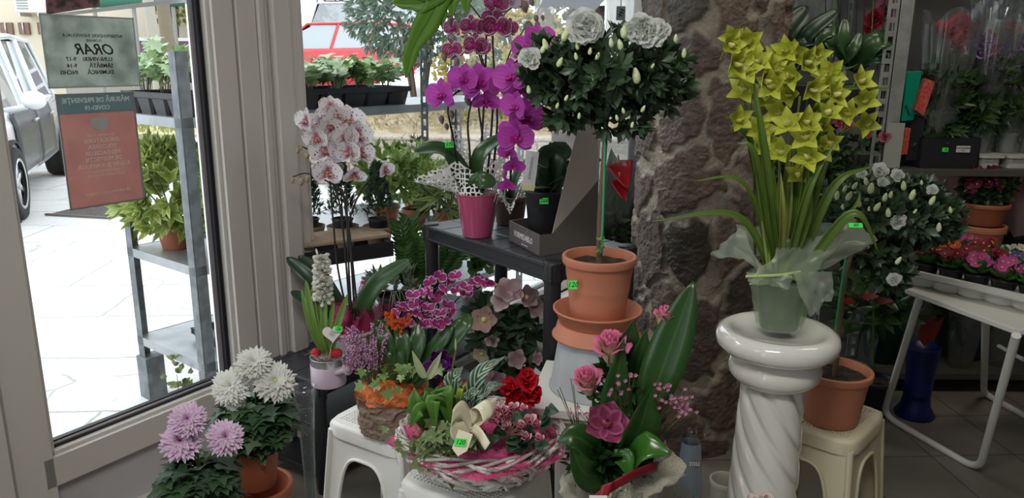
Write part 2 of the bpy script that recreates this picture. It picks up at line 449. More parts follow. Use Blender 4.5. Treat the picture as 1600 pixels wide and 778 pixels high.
# door: leaf with lower panel and glass
d = sempty('door_1', Wp(-.68, 0))
mb = MB()
for s0, s1, z0, z1, o0, o1 in ((-.675, -.575, .06, 2.2, -.045, .03), (.072, .148, .06, 2.2, -.045, .03), (-.60, .10, .30, .388, -.045, .03), (-.675, .148, 2.12, 2.2, -.045, .03), (-.60, .1, .06, .13, -.045, .03)):
    wbox(mb, s0, s1, z0, z1, o0, o1)
mb.build('door_leaf', PVC, d, smooth=False, bevel=.005)
mb = MB()
for s0, s1, z0, z1 in ((-.575, -.560, .385, 2.12), (.058, .072, .385, 2.12), (-.575, .072, .385, .40)):
    wbox(mb, s0, s1, z0, z1, -.030, .02)
mb.build('glazing_bead', PVC, d, smooth=False, bevel=.003)
mb = MB()
for e, q in ((-.558, 0), (.050, 0), (.038, 1)):
    wbox(mb, e, e+.006, .40, 2.12, -.008-.004*q, .01)
wbox(mb, -.56, .06, .40, .406, -.012, .01); wbox(mb, -.56, .06, .416, .421, -.006, .012)
mb.build('gasket', GASK, d, smooth=False)
mb = MB(); wbox(mb, .044, .050, .4, 2.12, -.004, .01); wbox(mb, .020, .038, .42, 2.12, .006, .014); wbox(mb, -.56, .05, .406, .416, -.004, .012)
mb.build('glass_spacer', mat('bright_spacer', (.8, .8, .82), .25, .7), d, smooth=False)
mb = MB(); wbox(mb, -.575, .07, .39, 2.13, .012, .016); mb.build('pane', PANE, d, smooth=False)
mb = MB(); wbox(mb, -.60, .10, .13, .30, -.02, .015); mb.build('lower_panel', mat('grey_door_panel', (.48, .48, .50), .45), d, smooth=False)
mb = MB(); wbox(mb, -1.4, -.685, 0, ZT, -.05, .06); wbox(mb, -.685, .15, 2.2, ZT, -.05, .06); wbox(mb, -.685, .15, 0, .055, -.05, .06)
struct('trim_3', mb, PVC, smooth=False, bevel=.004)

# stone pillar -------------------------------------------------
def stone_pillar():
    rng = np.random.RandomState(4); R = .230; cx, cy = .732, 2.93; H = 2.95
    nu_, nv_ = 240, 620; per = 8*R*.93
    seeds = []
    z = -.1; row = 0
    while z < H+.2:
        hgt = rng.uniform(.12, .25); k = 8; off = rng.uniform(0, 1)
        for i in range(k):
            if rng.rand() < .17: continue
            seeds.append(((i+off+rng.uniform(-.22, .22))/k*per % per, z+hgt/2+rng.uniform(-.05, .05)))
        z += hgt; row += 1
    seeds = np.array(seeds); n = len(seeds)
    tone = rng.rand(n); bulge = rng.uniform(.6, 1.2, n); tilt = rng.uniform(-1, 1, (n, 2))
    pal = np.array([(.21, .15, .115), (.115, .082, .06), (.16, .115, .09), (.25, .185, .14), (.085, .068, .052), (.18, .125, .09)])
    colr = pal[rng.randint(0, 6, n)]*(.42+.42*tone[:, None])
    U, Z = np.meshgrid(np.arange(nu_)/nu_*per, np.linspace(0, H, nv_))
    wx = .018*np.sin(U*31+Z*17)+.012*np.sin(U*67-Z*43+1); wz = .018*np.sin(U*23-Z*29+2)+.010*np.sin(U*59+Z*71)
    d1 = np.full(U.shape, 9.); d2 = np.full(U.shape, 9.); idx = np.zeros(U.shape, int)
    for i, (su, sz) in enumerate(seeds):
        du = (U+wx-su+per/2) % per-per/2; dz = (Z+wz-sz)*.78
        dd = np.sqrt(du*du+dz*dz)
        c = dd < d1; d2 = np.where(c, d1, np.minimum(d2, dd)); idx = np.where(c, i, idx); d1 = np.where(c, dd, d1)
    e = d2-d1; st = np.clip((e-.020)/.018, 0, 1); st = st*st*(3-2*st)
    verts = []; cols = []
    for j in range(nv_):
        for i in range(nu_):
            a = 2*pi*i/nu_; sq = (abs(math.cos(a))**3.2+abs(math.sin(a))**3.2)**(-1/3.2)
            k = idx[j, i]; z = float(Z[j, i])
            p3 = V((math.cos(a)*R*sq, math.sin(a)*R*sq, z))
            nz_ = noise.fractal(p3*16, 1, 2, 3)
            h = st[j, i]*(.017*bulge[k])+.005*nz_+st[j, i]*.004*noise.noise(p3*90)
            r = R*sq*.95+h
            ang = a+math.radians(24)
            verts.append((cx+math.cos(ang)*r, cy+math.sin(ang)*r, z))
            mort = np.array((.29, .255, .195))*(.9+.25*nz_)
            s = st[j, i]; cc = mort*(1-s)+colr[k]*(1+.45*nz_+.35*noise.noise(p3*60))*s
            cols.append((max(cc[0], .01), max(cc[1], .01), max(cc[2], .01), 1))
    f = [(j*nu_+i, j*nu_+(i+1) % nu_, (j+1)*nu_+(i+1) % nu_, (j+1)*nu_+i) for j in range(nv_-1) for i in range(nu_)]
    me = bpy.data.meshes.new('stone_pillar'); me.from_pydata(verts, [], f)
    ca = me.color_attributes.new('stone', 'FLOAT_COLOR', 'POINT'); ca.data.foreach_set('color', [x for c in cols for x in c])
    me.polygons.foreach_set('use_smooth', [True]*len(f))
    m, nt, b, out = newmat('rough_stone'); at = nt.nodes.new('ShaderNodeAttribute'); at.attribute_name = 'stone'
    nt.links.new(at.outputs[0], b.inputs['Base Color']); b.inputs['Roughness'].default_value = .5
    bump(nt, b, tex(nt, scale=95, detail=8).outputs[0], .8, .008)
    me.materials.append(m); o = bpy.data.objects.new('stone_pillar', me); COL.objects.link(o)
    o['kind'] = 'structure'
stone_pillar()

# lamps' fixtures
for nm, loc, sx, sy, lab in (('ceiling_lamp', (-.3, .2, 2.9), 1.25, .5, 'white ceiling lamp panel over the front of the shop'), ('ceiling_lamp', (1.9, 2.3, 2.9), 1.25, .3, 'white ceiling lamp panel above the plant rack')):
    t = thing(nm, loc, lab, 'lamp')
    mb = MB(); mb.box(loc, (sx, sy, .06)); mb.build('housing', PVC, t, smooth=False, bevel=.005)

# ---------------------------------------------------------------- outside: street
m, nt, b, out = newmat('stone_paving')
tc = nt.nodes.new('ShaderNodeTexCoord'); mp = nt.nodes.new('ShaderNodeMapping'); nt.links.new(tc.outputs['Object'], mp.inputs[0])
mp.inputs['Rotation'].default_value = (0, 0, math.radians(-4))
dn = tex(nt, scale=2.2, detail=4, vec=mp.outputs[0]); va = nt.nodes.new('ShaderNodeVectorMath'); va.operation = 'MULTIPLY_ADD'
nt.links.new(dn.outputs['Color'], va.inputs[0]); va.inputs[1].default_value = (.1, .1, 0); nt.links.new(mp.outputs[0], va.inputs[2])
br = nt.nodes.new('ShaderNodeTexBrick'); nt.links.new(va.outputs[0], br.inputs['Vector']); br.offset = .45
br.inputs['Scale'].default_value = 1; br.inputs['Brick Width'].default_value = 1.0; br.inputs['Row Height'].default_value = .62
br.inputs['Mortar Size'].default_value = .009; br.inputs['Mortar Smooth'].default_value = .2
br.inputs['Color1'].default_value = (.66, .65, .62, 1); br.inputs['Color2'].default_value = (.58, .57, .54, 1); br.inputs['Mortar'].default_value = (.16, .15, .13, 1)
cr_ = tex(nt, 'voronoi', 1.1, vec=va.outputs[0]); cr_.feature = 'DISTANCE_TO_EDGE'
gr = tex(nt, scale=45, detail=6); gr2 = tex(nt, scale=3, detail=5)
c = mix(nt, mth(nt, 'MULTIPLY', step(nt, cr_.outputs[0], .012, .002), step(nt, gr2.outputs[0], .48, .6)), br.outputs[0], (.2, .19, .17))
c = mix(nt, .45, c, mix(nt, gr.outputs[0], (.45, .45, .43), (.80, .79, .76)))
nt.links.new(c, b.inputs['Base Color']); b.inputs['Roughness'].default_value = .85; bump(nt, b, gr.outputs[0], .2, .01)
PAVE = m
ASPH = mat('asphalt', (.36, .36, .365), .9, col2=(.42, .42, .42), ns=5, bs=.3, bscale=60)
mb = MB(); mb.prism([Wp(-6, -.05, .12), Wp(12, -.05, .12), Wp(12, -.05, 8.2), Wp(-6, -.05, 8.2)], (0, 0, .10)); struct('ground', mb, PAVE, smooth=False)
mb = MB(); mb.prism([Wp(-14, -.07, 8.0), Wp(20, -.07, 8.0), Wp(20, -.07, 30), Wp(-14, -.07, 30)], (0, 0, .10)); struct('road', mb, ASPH, smooth=False)
# ---------------------------------------------------------------- cars
TYRE = mat('tyre_rubber', (.02, .02, .02), .8); ALLOY = mat('alloy', (.6, .6, .62), .3, .8)
CARGLASS = mat('car_glass', (.42, .46, .48), .05, 0, spec=1.0, coat=1)  # pale base colour stands in for bright sky reflected in the windows
def car(name, label, org_, fwd, paint, H=1.5, Lf=.85, wb=2.6, Lr=.75, W=.86, door_tone=None, rack=False, boxy=False, mirror=True, belt=.60):
    t = thing(name, org_, label, 'car'); fx = V(fwd).normalized(); fy = V((-fx.y, fx.x, 0)); o = V(org_)
    # org_ = ground point midway between the wheels' axles; x forward, y to the car's left
    def q(x, y, z): return o+fx*x+fy*y+V((0, 0, z))
    x1, x0 = wb/2+Lf, -wb/2-Lr; B = H*belt; mb = MB()
    st = [(x0, .5, B*.86, .80), (x0+.06, .32, B*.98, .93), (x0+.5, .26, B, 1), (-.2, .24, B*.99, 1), (x1-1.15, .24, B*.96, 1), (x1-.75, .25, B*.90, .99), (x1-.3, .28, B*.80, .95), (x1-.06, .32, B*.66, .86), (x1, .42, B*.52, .74)]
    rows = []
    for x, zs, zb, w in st:
        w *= W; half = [(w*.86, zs), (w*.985, zs+.08), (w, (zs+zb)*.5), (w*.985, zb-.10), (w*.93, zb-.01), (w*.5, zb+.03), (0, zb+.04)]
        rows.append([q(x, y, z) for y, z in half]+[q(x, -y, z) for y, z in half[-2::-1]])
    mb.grid(rows); mb.add(rows[0], [tuple(range(13))]); mb.add(rows[-1], [tuple(range(13))[::-1]])
    mb.build('car_body', paint, t, bevel=0)
    # greenhouse
    xa, xb = x1-.95, x0+.10; ra, rb = (xa-.62, xb+.28) if not boxy else (xa-.35, xb+.12); ws_ = W*.90; wt = W*.68 if not boxy else W*.8
    sec = [(xa, B*.93, ws_, None), (ra, H-.05, wt, 1), ((ra+rb)/2, H, wt*1.02, 1), (rb, H-.04, wt*.98, 1), (xb, B, ws_*.95, None)]
    mb = MB(); g = []
    for x, z, w, k in sec:
        g.append([q(x, w, z), q(x, w*.6, z+.02), q(x, -w*.6, z+.02), q(x, -w, z)])
    mb.grid([g[0], g[1]]); mb.grid([g[3], g[4]])
    for sgn in (1, -1):
        base = [q(x, sgn*ws_*(1 if i < 4 else .97), B*.95) for i, x in enumerate(np.linspace(xa, xb, 9))]
        top = []
        for x in np.linspace(xa, xb, 9):
            if x > ra: f = (xa-x)/(xa-ra); top.append(q(x, sgn*(ws_+(wt-ws_)*f), B*.93+(H-.05-B*.93)*f))
            elif x < rb: f = (x-xb)/(rb-xb); top.append(q(x, sgn*(ws_*.95+(wt*.98-ws_*.95)*f), B+(H-.04-B)*f))
            else: top.append(q(x, sgn*wt, H-.05))
        mb.grid([base, top])
    mb.build('car_window', CARGLASS, t)
    mb = MB(); mb.grid([[p+V((0, 0, .012)) for p in r] for r in g[1:4]]); mb.build('roof', paint, t, solid=.03)
    mb = MB()
    for sgn in (1, -1):
        mb.tube([q(xa, sgn*ws_, B*.94), q(ra, sgn*wt, H-.04), q((ra+rb)/2, sgn*wt*1.02, H), q(rb, sgn*wt, H-.03), q(xb, sgn*ws_*.96, B)], .032)
        for xx, r in ((xa-1.25, .035), (xa-2.05, .04)):
            mb.tube([q(xx+.12, sgn*(ws_+.005), B*.95), q(xx-.05, sgn*(wt+.005), H-.04)], r)
    mb.build('window_pillar', paint if not door_tone else paint, t)
    for x in (wb/2, -wb/2):
        for sgn in (1, -1):
            Ax = Matrix((fx, fy*sgn, V((0, 0, 1)))).transposed() @ Matrix.Rotation(-pi/2, 3, 'X')
            mb = MB(); c = q(x, sgn*(W-.20), .32)
            mb.lathe([(.0, .185), (.385, .185), (.39, .215), (.36, .222)], c, 28, axis=Ax); mb.build('wheel_arch', TYRE, t)
            mb = MB(); mb.lathe([(.21, .02), (.30, .0), (.33, .05), (.33, .19), (.31, .235), (.225, .235), (.215, .20)], c, 28, axis=Ax)
            wl = mb.build('wheel', TYRE, t)
            mb = MB(); mb.lathe([(0, .21), (.05, .215), (.06, .18)], c, 16, axis=Ax); mb.lathe([(.20, .235), (.225, .24), (.228, .2)], c, 28, axis=Ax)
            for k in range(7):
                a = 2*pi*k/7; dv = Ax @ V((math.cos(a), math.sin(a), 0)); nv = Ax @ V((0, 0, 1)); sv = dv.cross(nv)
                mb.obox(c+nv*.19+dv*.04-sv*.022, dv*.175, sv*.044, nv*.02)
            mb.build('rim', ALLOY, wl)
    if door_tone:
        for sgn in (1, -1):
            for xa_, xb_, nm in ((xa-.12, xa-1.22, 'door'), (xa-1.24, xa-2.2, 'door')):
                mb = MB(); R = []
                for zz, f in ((.36, .988), (.44, 1.006), (.62, 1.008), (B*.80, 1.004), (B*.94, .965)):
                    R.append([q(x, sgn*(W*f+.004), zz) for x in np.linspace(xa_, xb_-(.0 if zz > .5 else 0), 6)])
                mb.grid(R); dd = mb.build(nm, door_tone, t, solid=.01); 
                mb = MB(); mb.tube([q(xb_+.28, sgn*(W+.03), B*.82), q(xb_+.12, sgn*(W+.035), B*.83)], .014); mb.build('handle', ALLOY, dd)
    else:
        for sgn in (1, -1):
            for xa_, xb_ in ((xa-.12, xa-1.2), (xa-1.22, xa-2.1)):
                mb = MB(); mb.tube([q(xa_, sgn*(W+.0), .40), q(xa_, sgn*W, B*.8)], .006, n=4); mb.tube([q(xb_+.28, sgn*(W+.02), B*.80), q(xb_+.12, sgn*(W+.022), B*.81)], .016); mb.build('handle', TYRE if not boxy else ALLOY, t)
    if mirror:
        for sgn in (1, -1):
            mb = MB(); mb.tube([q(xa-.28, sgn*W*.9, B*.96), q(xa-.25, sgn*(W+.09), B*1.0)], .035, .03); mb.ball(q(xa-.24, sgn*(W+.16), B*1.06), (.10, .12, .085), 12, 8)
            mb.build('side_mirror', TYRE if not door_tone else paint, t)
    if rack:
        mb = MB()
        for sgn in (1, -1):
            mb.tube([q(ra, sgn*wt*.9, H+.11), q(rb, sgn*wt*.9, H+.11)], .02); mb.tube([q(ra, sgn*wt*.9, H+.2), q(rb, sgn*wt*.9, H+.2)], .015)
        for x in np.linspace(ra, rb, 7):
            mb.tube([q(x, -wt*.9, H+.11), q(x, wt*.9, H+.11)], .016)
            for sgn in (1, -1): mb.tube([q(x, sgn*wt*.9, H-.02), q(x, sgn*wt*.9, H+.2)], .018)
        mb.build('roof_rack', TYRE, t)
    # lights and plate-free bumper
    mb = MB()
    for sgn in (1, -1): mb.ball(q(x1-.16, sgn*W*.70, B*.66), (.12, .15, .08), 10, 6)
    mb.build('headlight', mat('lamp_glass', (.7, .7, .7), .1), t)
    mb = MB()
    for sgn in (1, -1): mb.ball(q(x0+.08, sgn*W*.76, B*.84), (.08, .12, .13), 10, 6)
    mb.build('tail_light', mat('tail_red', (.5, .02, .02), .2), t)
    return t
WHITE_P = mat('white_car_paint', (.78, .79, .80), .25, coat=1); RED_P = mat('red_car_paint', (.62, .02, .03), .25, coat=1)
DARK_DOOR = mat('dark_car_door', (.05, .052, .056), .45, .0, coat=.15)  # door panels set much darker than the white body
Fw = V((-4.42, 6.75, .05)); cf = V((.38, -.925, 0)).normalized(); cl = V((.925, .38, 0)).normalized()
car('white_car', 'white hatchback with dark doors parked close to the shop door, front wheel showing', Fw-cl*.84-cf*1.48, cf, WHITE_P, H=1.62, wb=2.95, Lr=.5, door_tone=DARK_DOOR)
zr = .38
# raised road behind the low wall, rising away from the shop
TERR = mat('pale_asphalt', (.50, .50, .49), .9, bs=.2)
mb = MB(); mb.obox((-4.4, 10.2, .05), (20, 0, 0), (0, 5.2, 0), (0, 0, zr-.05)); struct('road_terrace', mb, TERR, smooth=False)
mb = MB(); mb.obox((-4.4, 15.4, .05), (24, 0, 0), (0, 18, 0), (0, 0, .50)); struct('upper_road', mb, TERR, smooth=False)
car('red_car', 'red hatchback parked across the street behind the ivy tray', (-4.05, 18.3, .55), (-1, -.10, 0), RED_P, H=1.66, wb=2.6, belt=.68)
car('white_off_roader', 'white boxy off-roader with a roof rack parked behind the red car', (-4.4, 22.4, .55), (-1, -.08, 0), WHITE_P, H=2.35, wb=2.8, boxy=True, rack=True, W=.95, mirror=False)
car('white_sedan', 'white car behind the shrub, its side mirror showing beside the hanging fern', (-.25, 13.4, zr), (-.86, -.5, 0), WHITE_P, H=1.5)

# ---------------------------------------------------------------- low stone wall, dry bank
m, nt, b, out = newmat('pale_block_wall')
tc = nt.nodes.new('ShaderNodeTexCoord'); mp = nt.nodes.new('ShaderNodeMapping'); nt.links.new(tc.outputs['Object'], mp.inputs[0]); mp.inputs['Rotation'].default_value = (pi/2, 0, 0)
nzz = tex(nt, scale=5, detail=5, vec=mp.outputs[0]); va = nt.nodes.new('ShaderNodeVectorMath'); va.operation = 'MULTIPLY_ADD'; va.inputs[1].default_value = (.05, .05, 0)
nt.links.new(nzz.outputs['Color'], va.inputs[0]); nt.links.new(mp.outputs[0], va.inputs[2])
br = nt.nodes.new('ShaderNodeTexBrick'); nt.links.new(va.outputs[0], br.inputs['Vector']); br.inputs['Scale'].default_value = 1
br.inputs['Brick Width'].default_value = .62; br.inputs['Row Height'].default_value = .27; br.inputs['Mortar Size'].default_value = .012
br.inputs['Color1'].default_value = (.52, .45, .36, 1); br.inputs['Color2'].default_value = (.42, .37, .30, 1); br.inputs['Mortar'].default_value = (.25, .21, .17, 1)
sp = tex(nt, scale=30, detail=6); nt.links.new(mix(nt, .6, br.outputs[0], mix(nt, step(nt, sp.outputs[0], .35, .65), (.55, .5, .45), (1, 1, .98)), 'MULTIPLY'), b.inputs['Base Color'])
b.inputs['Roughness'].default_value = .95; bump(nt, b, sp.outputs[0], .8, .03)
mb = MB(); mb.obox((-2.9, 8.8, .05), (14, 0, 0), (0, .35, 0), (0, 0, .56)); struct('garden_wall', mb, m, smooth=False, bevel=.02)
SOIL_B = mat('dry_bank', (.30, .23, .14), .95, col2=(.42, .36, .25), ns=7, bs=.6, bscale=20)
mb = MB(); rows = []
for i in range(9):
    rows.append([V((-2.9+j*.35, 9.15+i*.13, .58+.035*i+.03*noise.noise(V((j*.9, i*.8, 1))))) for j in range(41)])
mb.grid(rows); o = struct('planted_bank', mb, SOIL_B)
rng = random.Random(5); mb = MB()
for _ in range(1500):
    p = V((rng.uniform(-2.9, 6), rng.uniform(9.24, 10.1), .6)); p.z += (p.y-9.1)*.25
    leaf(mb, p, (rng.uniform(-1, 1), rng.uniform(-1, .3), rng.uniform(.2, 1)), (0, -1, .5), rng.uniform(.06, .14), .035, 'lance', 1, nu=1, nv=2)
tag(mb.build('dry_ground_cover', leafm('dry_leaves', (.36, .27, .15), (.50, .44, .28), .9)), 'dry brown ground cover on top of the pale stone wall', 'ground cover', kind='stuff')
GRASS = leafm('street_grass', (.22, .26, .08), (.42, .40, .16), .8)

# hedge with yellow leaves and green shrubs
def shrub(name, label, c, R, n, L, W, m, seed, trunk=True, prof='ovate', group=None, base=None, **kw):
    bz = base if base is not None else c[2]-R[2]
    t = thing(name, (c[0], c[1], bz), label, 'shrub', group); mb = MB()
    bush(mb, c, R, n, 5, L, W, prof, seed, **kw); mb.build('foliage', m, t)
    mb = MB(); rg = random.Random(seed)
    for k in range(9):
        d = rdir(rg, .0, .9); mb.tube(cr([(c[0], c[1], bz), V(c)+V((d.x*R[0]*.3, d.y*R[1]*.3, -R[2]*.3)), V(c)+V((d.x*R[0]*.8, d.y*R[1]*.8, d.z*R[2]*.8))], 4), .03, .006, 5)
    mb.build('branch', mat('bark_brown', (.13, .09, .06), .9), t)
    return t
p = P(770, 185, 9.5)
shrub('yellowing_hedge', 'hedge of small yellowing leaves behind the orchids on the bank', (p.x+.25, 9.75, 1.25), (1.0, .35, .80), 800, .075, .045, leafm('yellow_hedge_leaf', (.35, .30, .08), (.55, .45, .16), .7), 3, inner=.85)
p = P(640, 55, 10.0)
shrub('weeping_evergreen', 'blue-green evergreen shrub with drooping foliage beside the red car', (p.x+.05, 10.5, 1.98), (.95, .4, .58), 800, .12, .035, leafm('blue_green_leaf', (.10, .17, .12), (.26, .33, .24), .6), 9, base=zr, prof='lance', bend=1.2, up=-.5)
p = P(790, 40, 10.6)
shrub('tall_green_shrub', 'loose green shrub rising behind the yellow hedge', (p.x+.25, 11.2, 2.15), (1.1, .4, .95), 640, .13, .05, leafm('loose_shrub_leaf', (.12, .18, .08), (.33, .36, .16), .7), 12, base=zr, bend=.8)

# ---------------------------------------------------------------- building across the street, top left
t = thing('beige_building', (-11.5, 19, 0), 'beige rendered building with brown basement windows across the street', 'building')
mb = MB(); mb.obox((-19, 19, 0), (11.6, 0, 0), (0, 4, 0), (0, 0, 6)); mb.build('wall', mat('beige_render', (.72, .64, .50), .9, bs=.05), t, smooth=False)
for x0_, x1_ in ((-3, 19), (26, 45), (56, 72)):
    a = P(x0_, 35, 18.9); c_ = P(x1_, 54, 18.9); mb = MB(); mb.obox((a.x, 18.93, c_.z), (c_.x-a.x, 0, 0), (0, .1, 0), (0, 0, a.z-c_.z)); w_ = mb.build('window', mat('brown_shutter', (.20, .13, .10), .8, col2=(.28, .17, .13), ns=30), t, smooth=False)
    mb = MB(); xm = (a.x+c_.x)/2; mb.obox((xm-.015, 18.90, c_.z), (.03, 0, 0), (0, .03, 0), (0, 0, a.z-c_.z)); mb.build('bar', ALLOY, w_)
a = P(30, 20, 18.7); c_ = P(73, -25, 18.7)
t = thing('air_conditioner', (a.x, 18.7, a.z), 'white air conditioning unit on the beige wall', 'air conditioner')
mb = MB(); mb.obox((a.x, 18.55, a.z), (c_.x-a.x, 0, 0), (0, .36, 0), (0, 0, c_.z-a.z)); mb.build('casing', mat('ac_white', (.8, .8, .8), .5), t, smooth=False, bevel=.02)
mb = MB()
for k in range(10): mb.obox((a.x+.06, 18.53, a.z+.08+k*.06), (.26, 0, 0), (0, .03, 0), (0, 0, .02))
mb.build('grille', mat('grey_grille', (.3, .3, .3), .6), t, smooth=False)
mb = MB(); mb.obox((a.x+.05, 18.56, a.z-.08), (.05, 0, 0), (0, .44, 0), (0, 0, .08)); mb.obox((a.x+.5, 18.56, a.z-.08), (.05, 0, 0), (0, .44, 0), (0, 0, .08)); mb.build('bracket', ALLOY, t, smooth=False)
# green canopy on posts
c_ = P(245, 18, 17)
t = thing('green_canopy', (c_.x, 17, .3), 'dark green canopy roof on thin posts at the end of the street', 'canopy')
mb = MB(); rows = []
for i in range(9):
    a_ = pi*.5*i/8; rows.append([V((x, 16.2+1.6*(1-math.cos(a_)), 2.40+.95*math.sin(a_)-.10*(x+8.4)*(-.25))) for x in np.linspace(-8.7, -6.3, 8)])
mb.grid(rows); mb.build('awning', mat('green_tarp', (.03, .14, .10), .5), t, solid=.05)
mb = MB()
for x in (-8.5, -7.7, -6.9, -6.4): mb.tube([(x, 16.25, .3), (x, 16.25, 2.42)], .04)
mb.build('post', mat('grey_post', (.3, .3, .28), .6), t)
t = thing('retaining_wall', (-7.6, 17.6, 0), 'low grey wall with a purple fence behind it under the green canopy', 'wall')
mb = MB(); mb.obox((-10, 17.5, 0), (5.6, 0, 0), (0, .3, 0), (0, 0, 1.15)); mb.build('base', mat('grey_concrete', (.36, .34, .32), .9, bs=.3), t, smooth=False)
mb = MB(); mb.obox((-9.6, 17.6, 1.15), (3.6, 0, 0), (0, .05, 0), (0, 0, .65)); mb.build('panel', mat('purple_board', (.20, .10, .16), .6), t, smooth=False)
mb = MB(); mb.obox((-9.6, 17.55, 1.45), (4.4, 0, 0), (0, .04, 0), (0, 0, .07)); mb.obox((-9.6, 17.55, 1.78), (4.4, 0, 0), (0, .04, 0), (0, 0, .07)); mb.build('rail', ALLOY, t, smooth=False)
mb = MB(); mb.obox((-12, 11.5, .04), (7.5, 0, 0), (0, 6, 0), (0, 0, .30)); struct('verge', mb, mat('verge_soil', (.36, .35, .16), .95, col2=(.5, .45, .25), ns=3, bs=.5), smooth=False)
rng = random.Random(8); mb = MB()
for _ in range(1800):
    p = V((rng.uniform(-9, -4.6), rng.uniform(11.6, 17.4), .34))
    leaf(mb, p, (rng.uniform(-.5, .5), rng.uniform(-.5, .3), 1), (0, -1, .5), rng.uniform(.08, .2), .03, 'grass', 1, nu=1, nv=2)
tag(mb.build('verge_grass', GRASS), 'rough yellow-green grass on the verge in front of the low grey wall', 'grass', kind='stuff')
for x, px_, Y_, r in ((0, 240, 13.5, .10), (0, 262, 15.0, .13)):
    c_ = P(px_, 60, Y_); t = thing('tree_trunk', (c_.x, Y_, .3), ['pale slender trunk on the grass verge left of the canopy posts', 'thicker dark trunk with ivy on the verge'][0 if px_ == 240 else 1], 'tree')
    mb = MB(); mb.tube(cr([(c_.x, Y_, .3), (c_.x+.02, Y_, 1.2), (c_.x-.03, Y_, 2.4), (c_.x-.08, Y_, 4.2)], 5), r*1.15, r*.75, 10); mb.build('trunk', mat('pale_bark%d' % px_, (.42, .38, .32) if px_ == 240 else (.22, .18, .13), .9, bs=.8, bscale=20), t)
    mb = MB(); bush(mb, (c_.x-.1, Y_, 4.3), (1.1, 1.0, .7), 150, 5, .14, .07, 'ovate', px_); mb.build('crown', leafm('crown_leaf', (.12, .2, .06), (.3, .36, .12), .7), t)
c_ = P(165, 15, 15.5)
shrub('ivy_clump', 'green ivy clump on the beige wall beside the canopy', (c_.x, 18.5, 2.9), (.5, .3, .9), 130, .14, .09, leafm('ivy_wall_leaf', (.2, .26, .06), (.4, .4, .12), .7), 31, base=.3)

# drain grate in the paving
a = P(150, 331, z=.055)
t = thing('drain_grate', (a.x, a.y, .05), 'rusty slotted drain grate in the pale paving', 'drain')
mb = MB(); cc = V((a.x, a.y, .056)); ux = V((.97, -.2, 0)); uy = V((.2, .97, 0))
for k in range(12): mb.obox(cc-ux*.30-uy*.22+ux*k*.052, ux*.022, uy*.44, V((0, 0, .012)))
mb.obox(cc-ux*.34-uy*.25, ux*.68, uy*.03, V((0, 0, .014))); mb.obox(cc-ux*.34+uy*.22, ux*.68, uy*.03, V((0, 0, .014)))
mb.build('bars', mat('cast_iron', (.13, .11, .10), .7), t, smooth=False)
mb = MB(); mb.obox(cc-ux*.34-uy*.25+V((0, 0, -.004)), ux*.68, uy*.5, V((0, 0, .003))); mb.build('pit', mat('grate_pit', (.34, .32, .30), .9), t, smooth=False)

# ---------------------------------------------------------------- outdoor rack of galvanised steel along the window
GALV = mat('galvanised_steel', (.20, .22, .235), .5, .35, col2=(.13, .145, .155), ns=18, bs=.05)
RA = V((-1.19, 2.78, 0)); ra_ = V((.61, .79, 0)).normalized(); rb_ = V((-.79, .61, 0)).normalized(); RL, RD = 2.05, .52
t = thing('outdoor_plant_rack', (RA.x, RA.y, .05), 'galvanised steel plant rack standing outside along the shop window', 'shelf rack')
def Rk(a, b, z): return RA+ra_*a+rb_*b+V((0, 0, z))
def angle_post(par, c, ax, ay, z0, z1, w=.05, holes=False, name='post', m=None):
    """L-shaped upright; slotted flanges are built with real slots"""
    mb = MB(); th = .003
    for d_, e_ in ((ax, ay), (ay, ax)):
        if not holes: mb.obox(c+V((0, 0, z0)), d_*w, e_*th, V((0, 0, z1-z0)))
        else:
            mb.obox(c+V((0, 0, z0)), d_*w*.28, e_*th, V((0, 0, z1-z0))); mb.obox(c+d_*w*.72+V((0, 0, z0)), d_*w*.28, e_*th, V((0, 0, z1-z0)))
            z = z0
            while z < z1: mb.obox(c+d_*w*.27+V((0, 0, z)), d_*w*.46, e_*th, V((0, 0, .022))); z += .055
    return mb.build(name, m or GALV, par, smooth=False)
for a_, b_, hol in ((0, 0, 0), (0, RD, 0), (1.27, 0, 1), (RL, 0, 1), (RL, RD, 1)):
    angle_post(t, Rk(a_, b_, 0), ra_*(1 if a_ < .1 else -1), rb_*(1 if b_ == 0 else -1), .05, 1.51 if (a_ < .1 and b_ == 0) else (1.62 if hol else 1.34), .047, bool(hol))
mb = MB(); mb.obox(Rk(-.01, RD-.07, .05), ra_*.08, rb_*.08, V((0, 0, .19))); mb.build('foot', GALV, t, smooth=False)
ZS = (1.275, .72, .33)
for z_ in ZS:
    mb = MB(); mb.obox(Rk(.004, .004, z_-.006), ra_*(RL-.008), rb_*(RD-.008), V((0, 0, .006)))
    mb.obox(Rk(0, 0, z_-.035), ra_*RL, rb_*.003, V((0, 0, .036))); mb.obox(Rk(0, RD, z_-.035), ra_*RL, rb_*.003, V((0, 0, .036)))
    mb.obox(Rk(0, 0, z_-.035), ra_*.003, rb_*RD, V((0, 0, .036))); mb.build('shelf', mat('galvanised_pan', (.40, .42, .44), .35, .5, col2=(.30, .32, .34), ns=6), t, smooth=False)

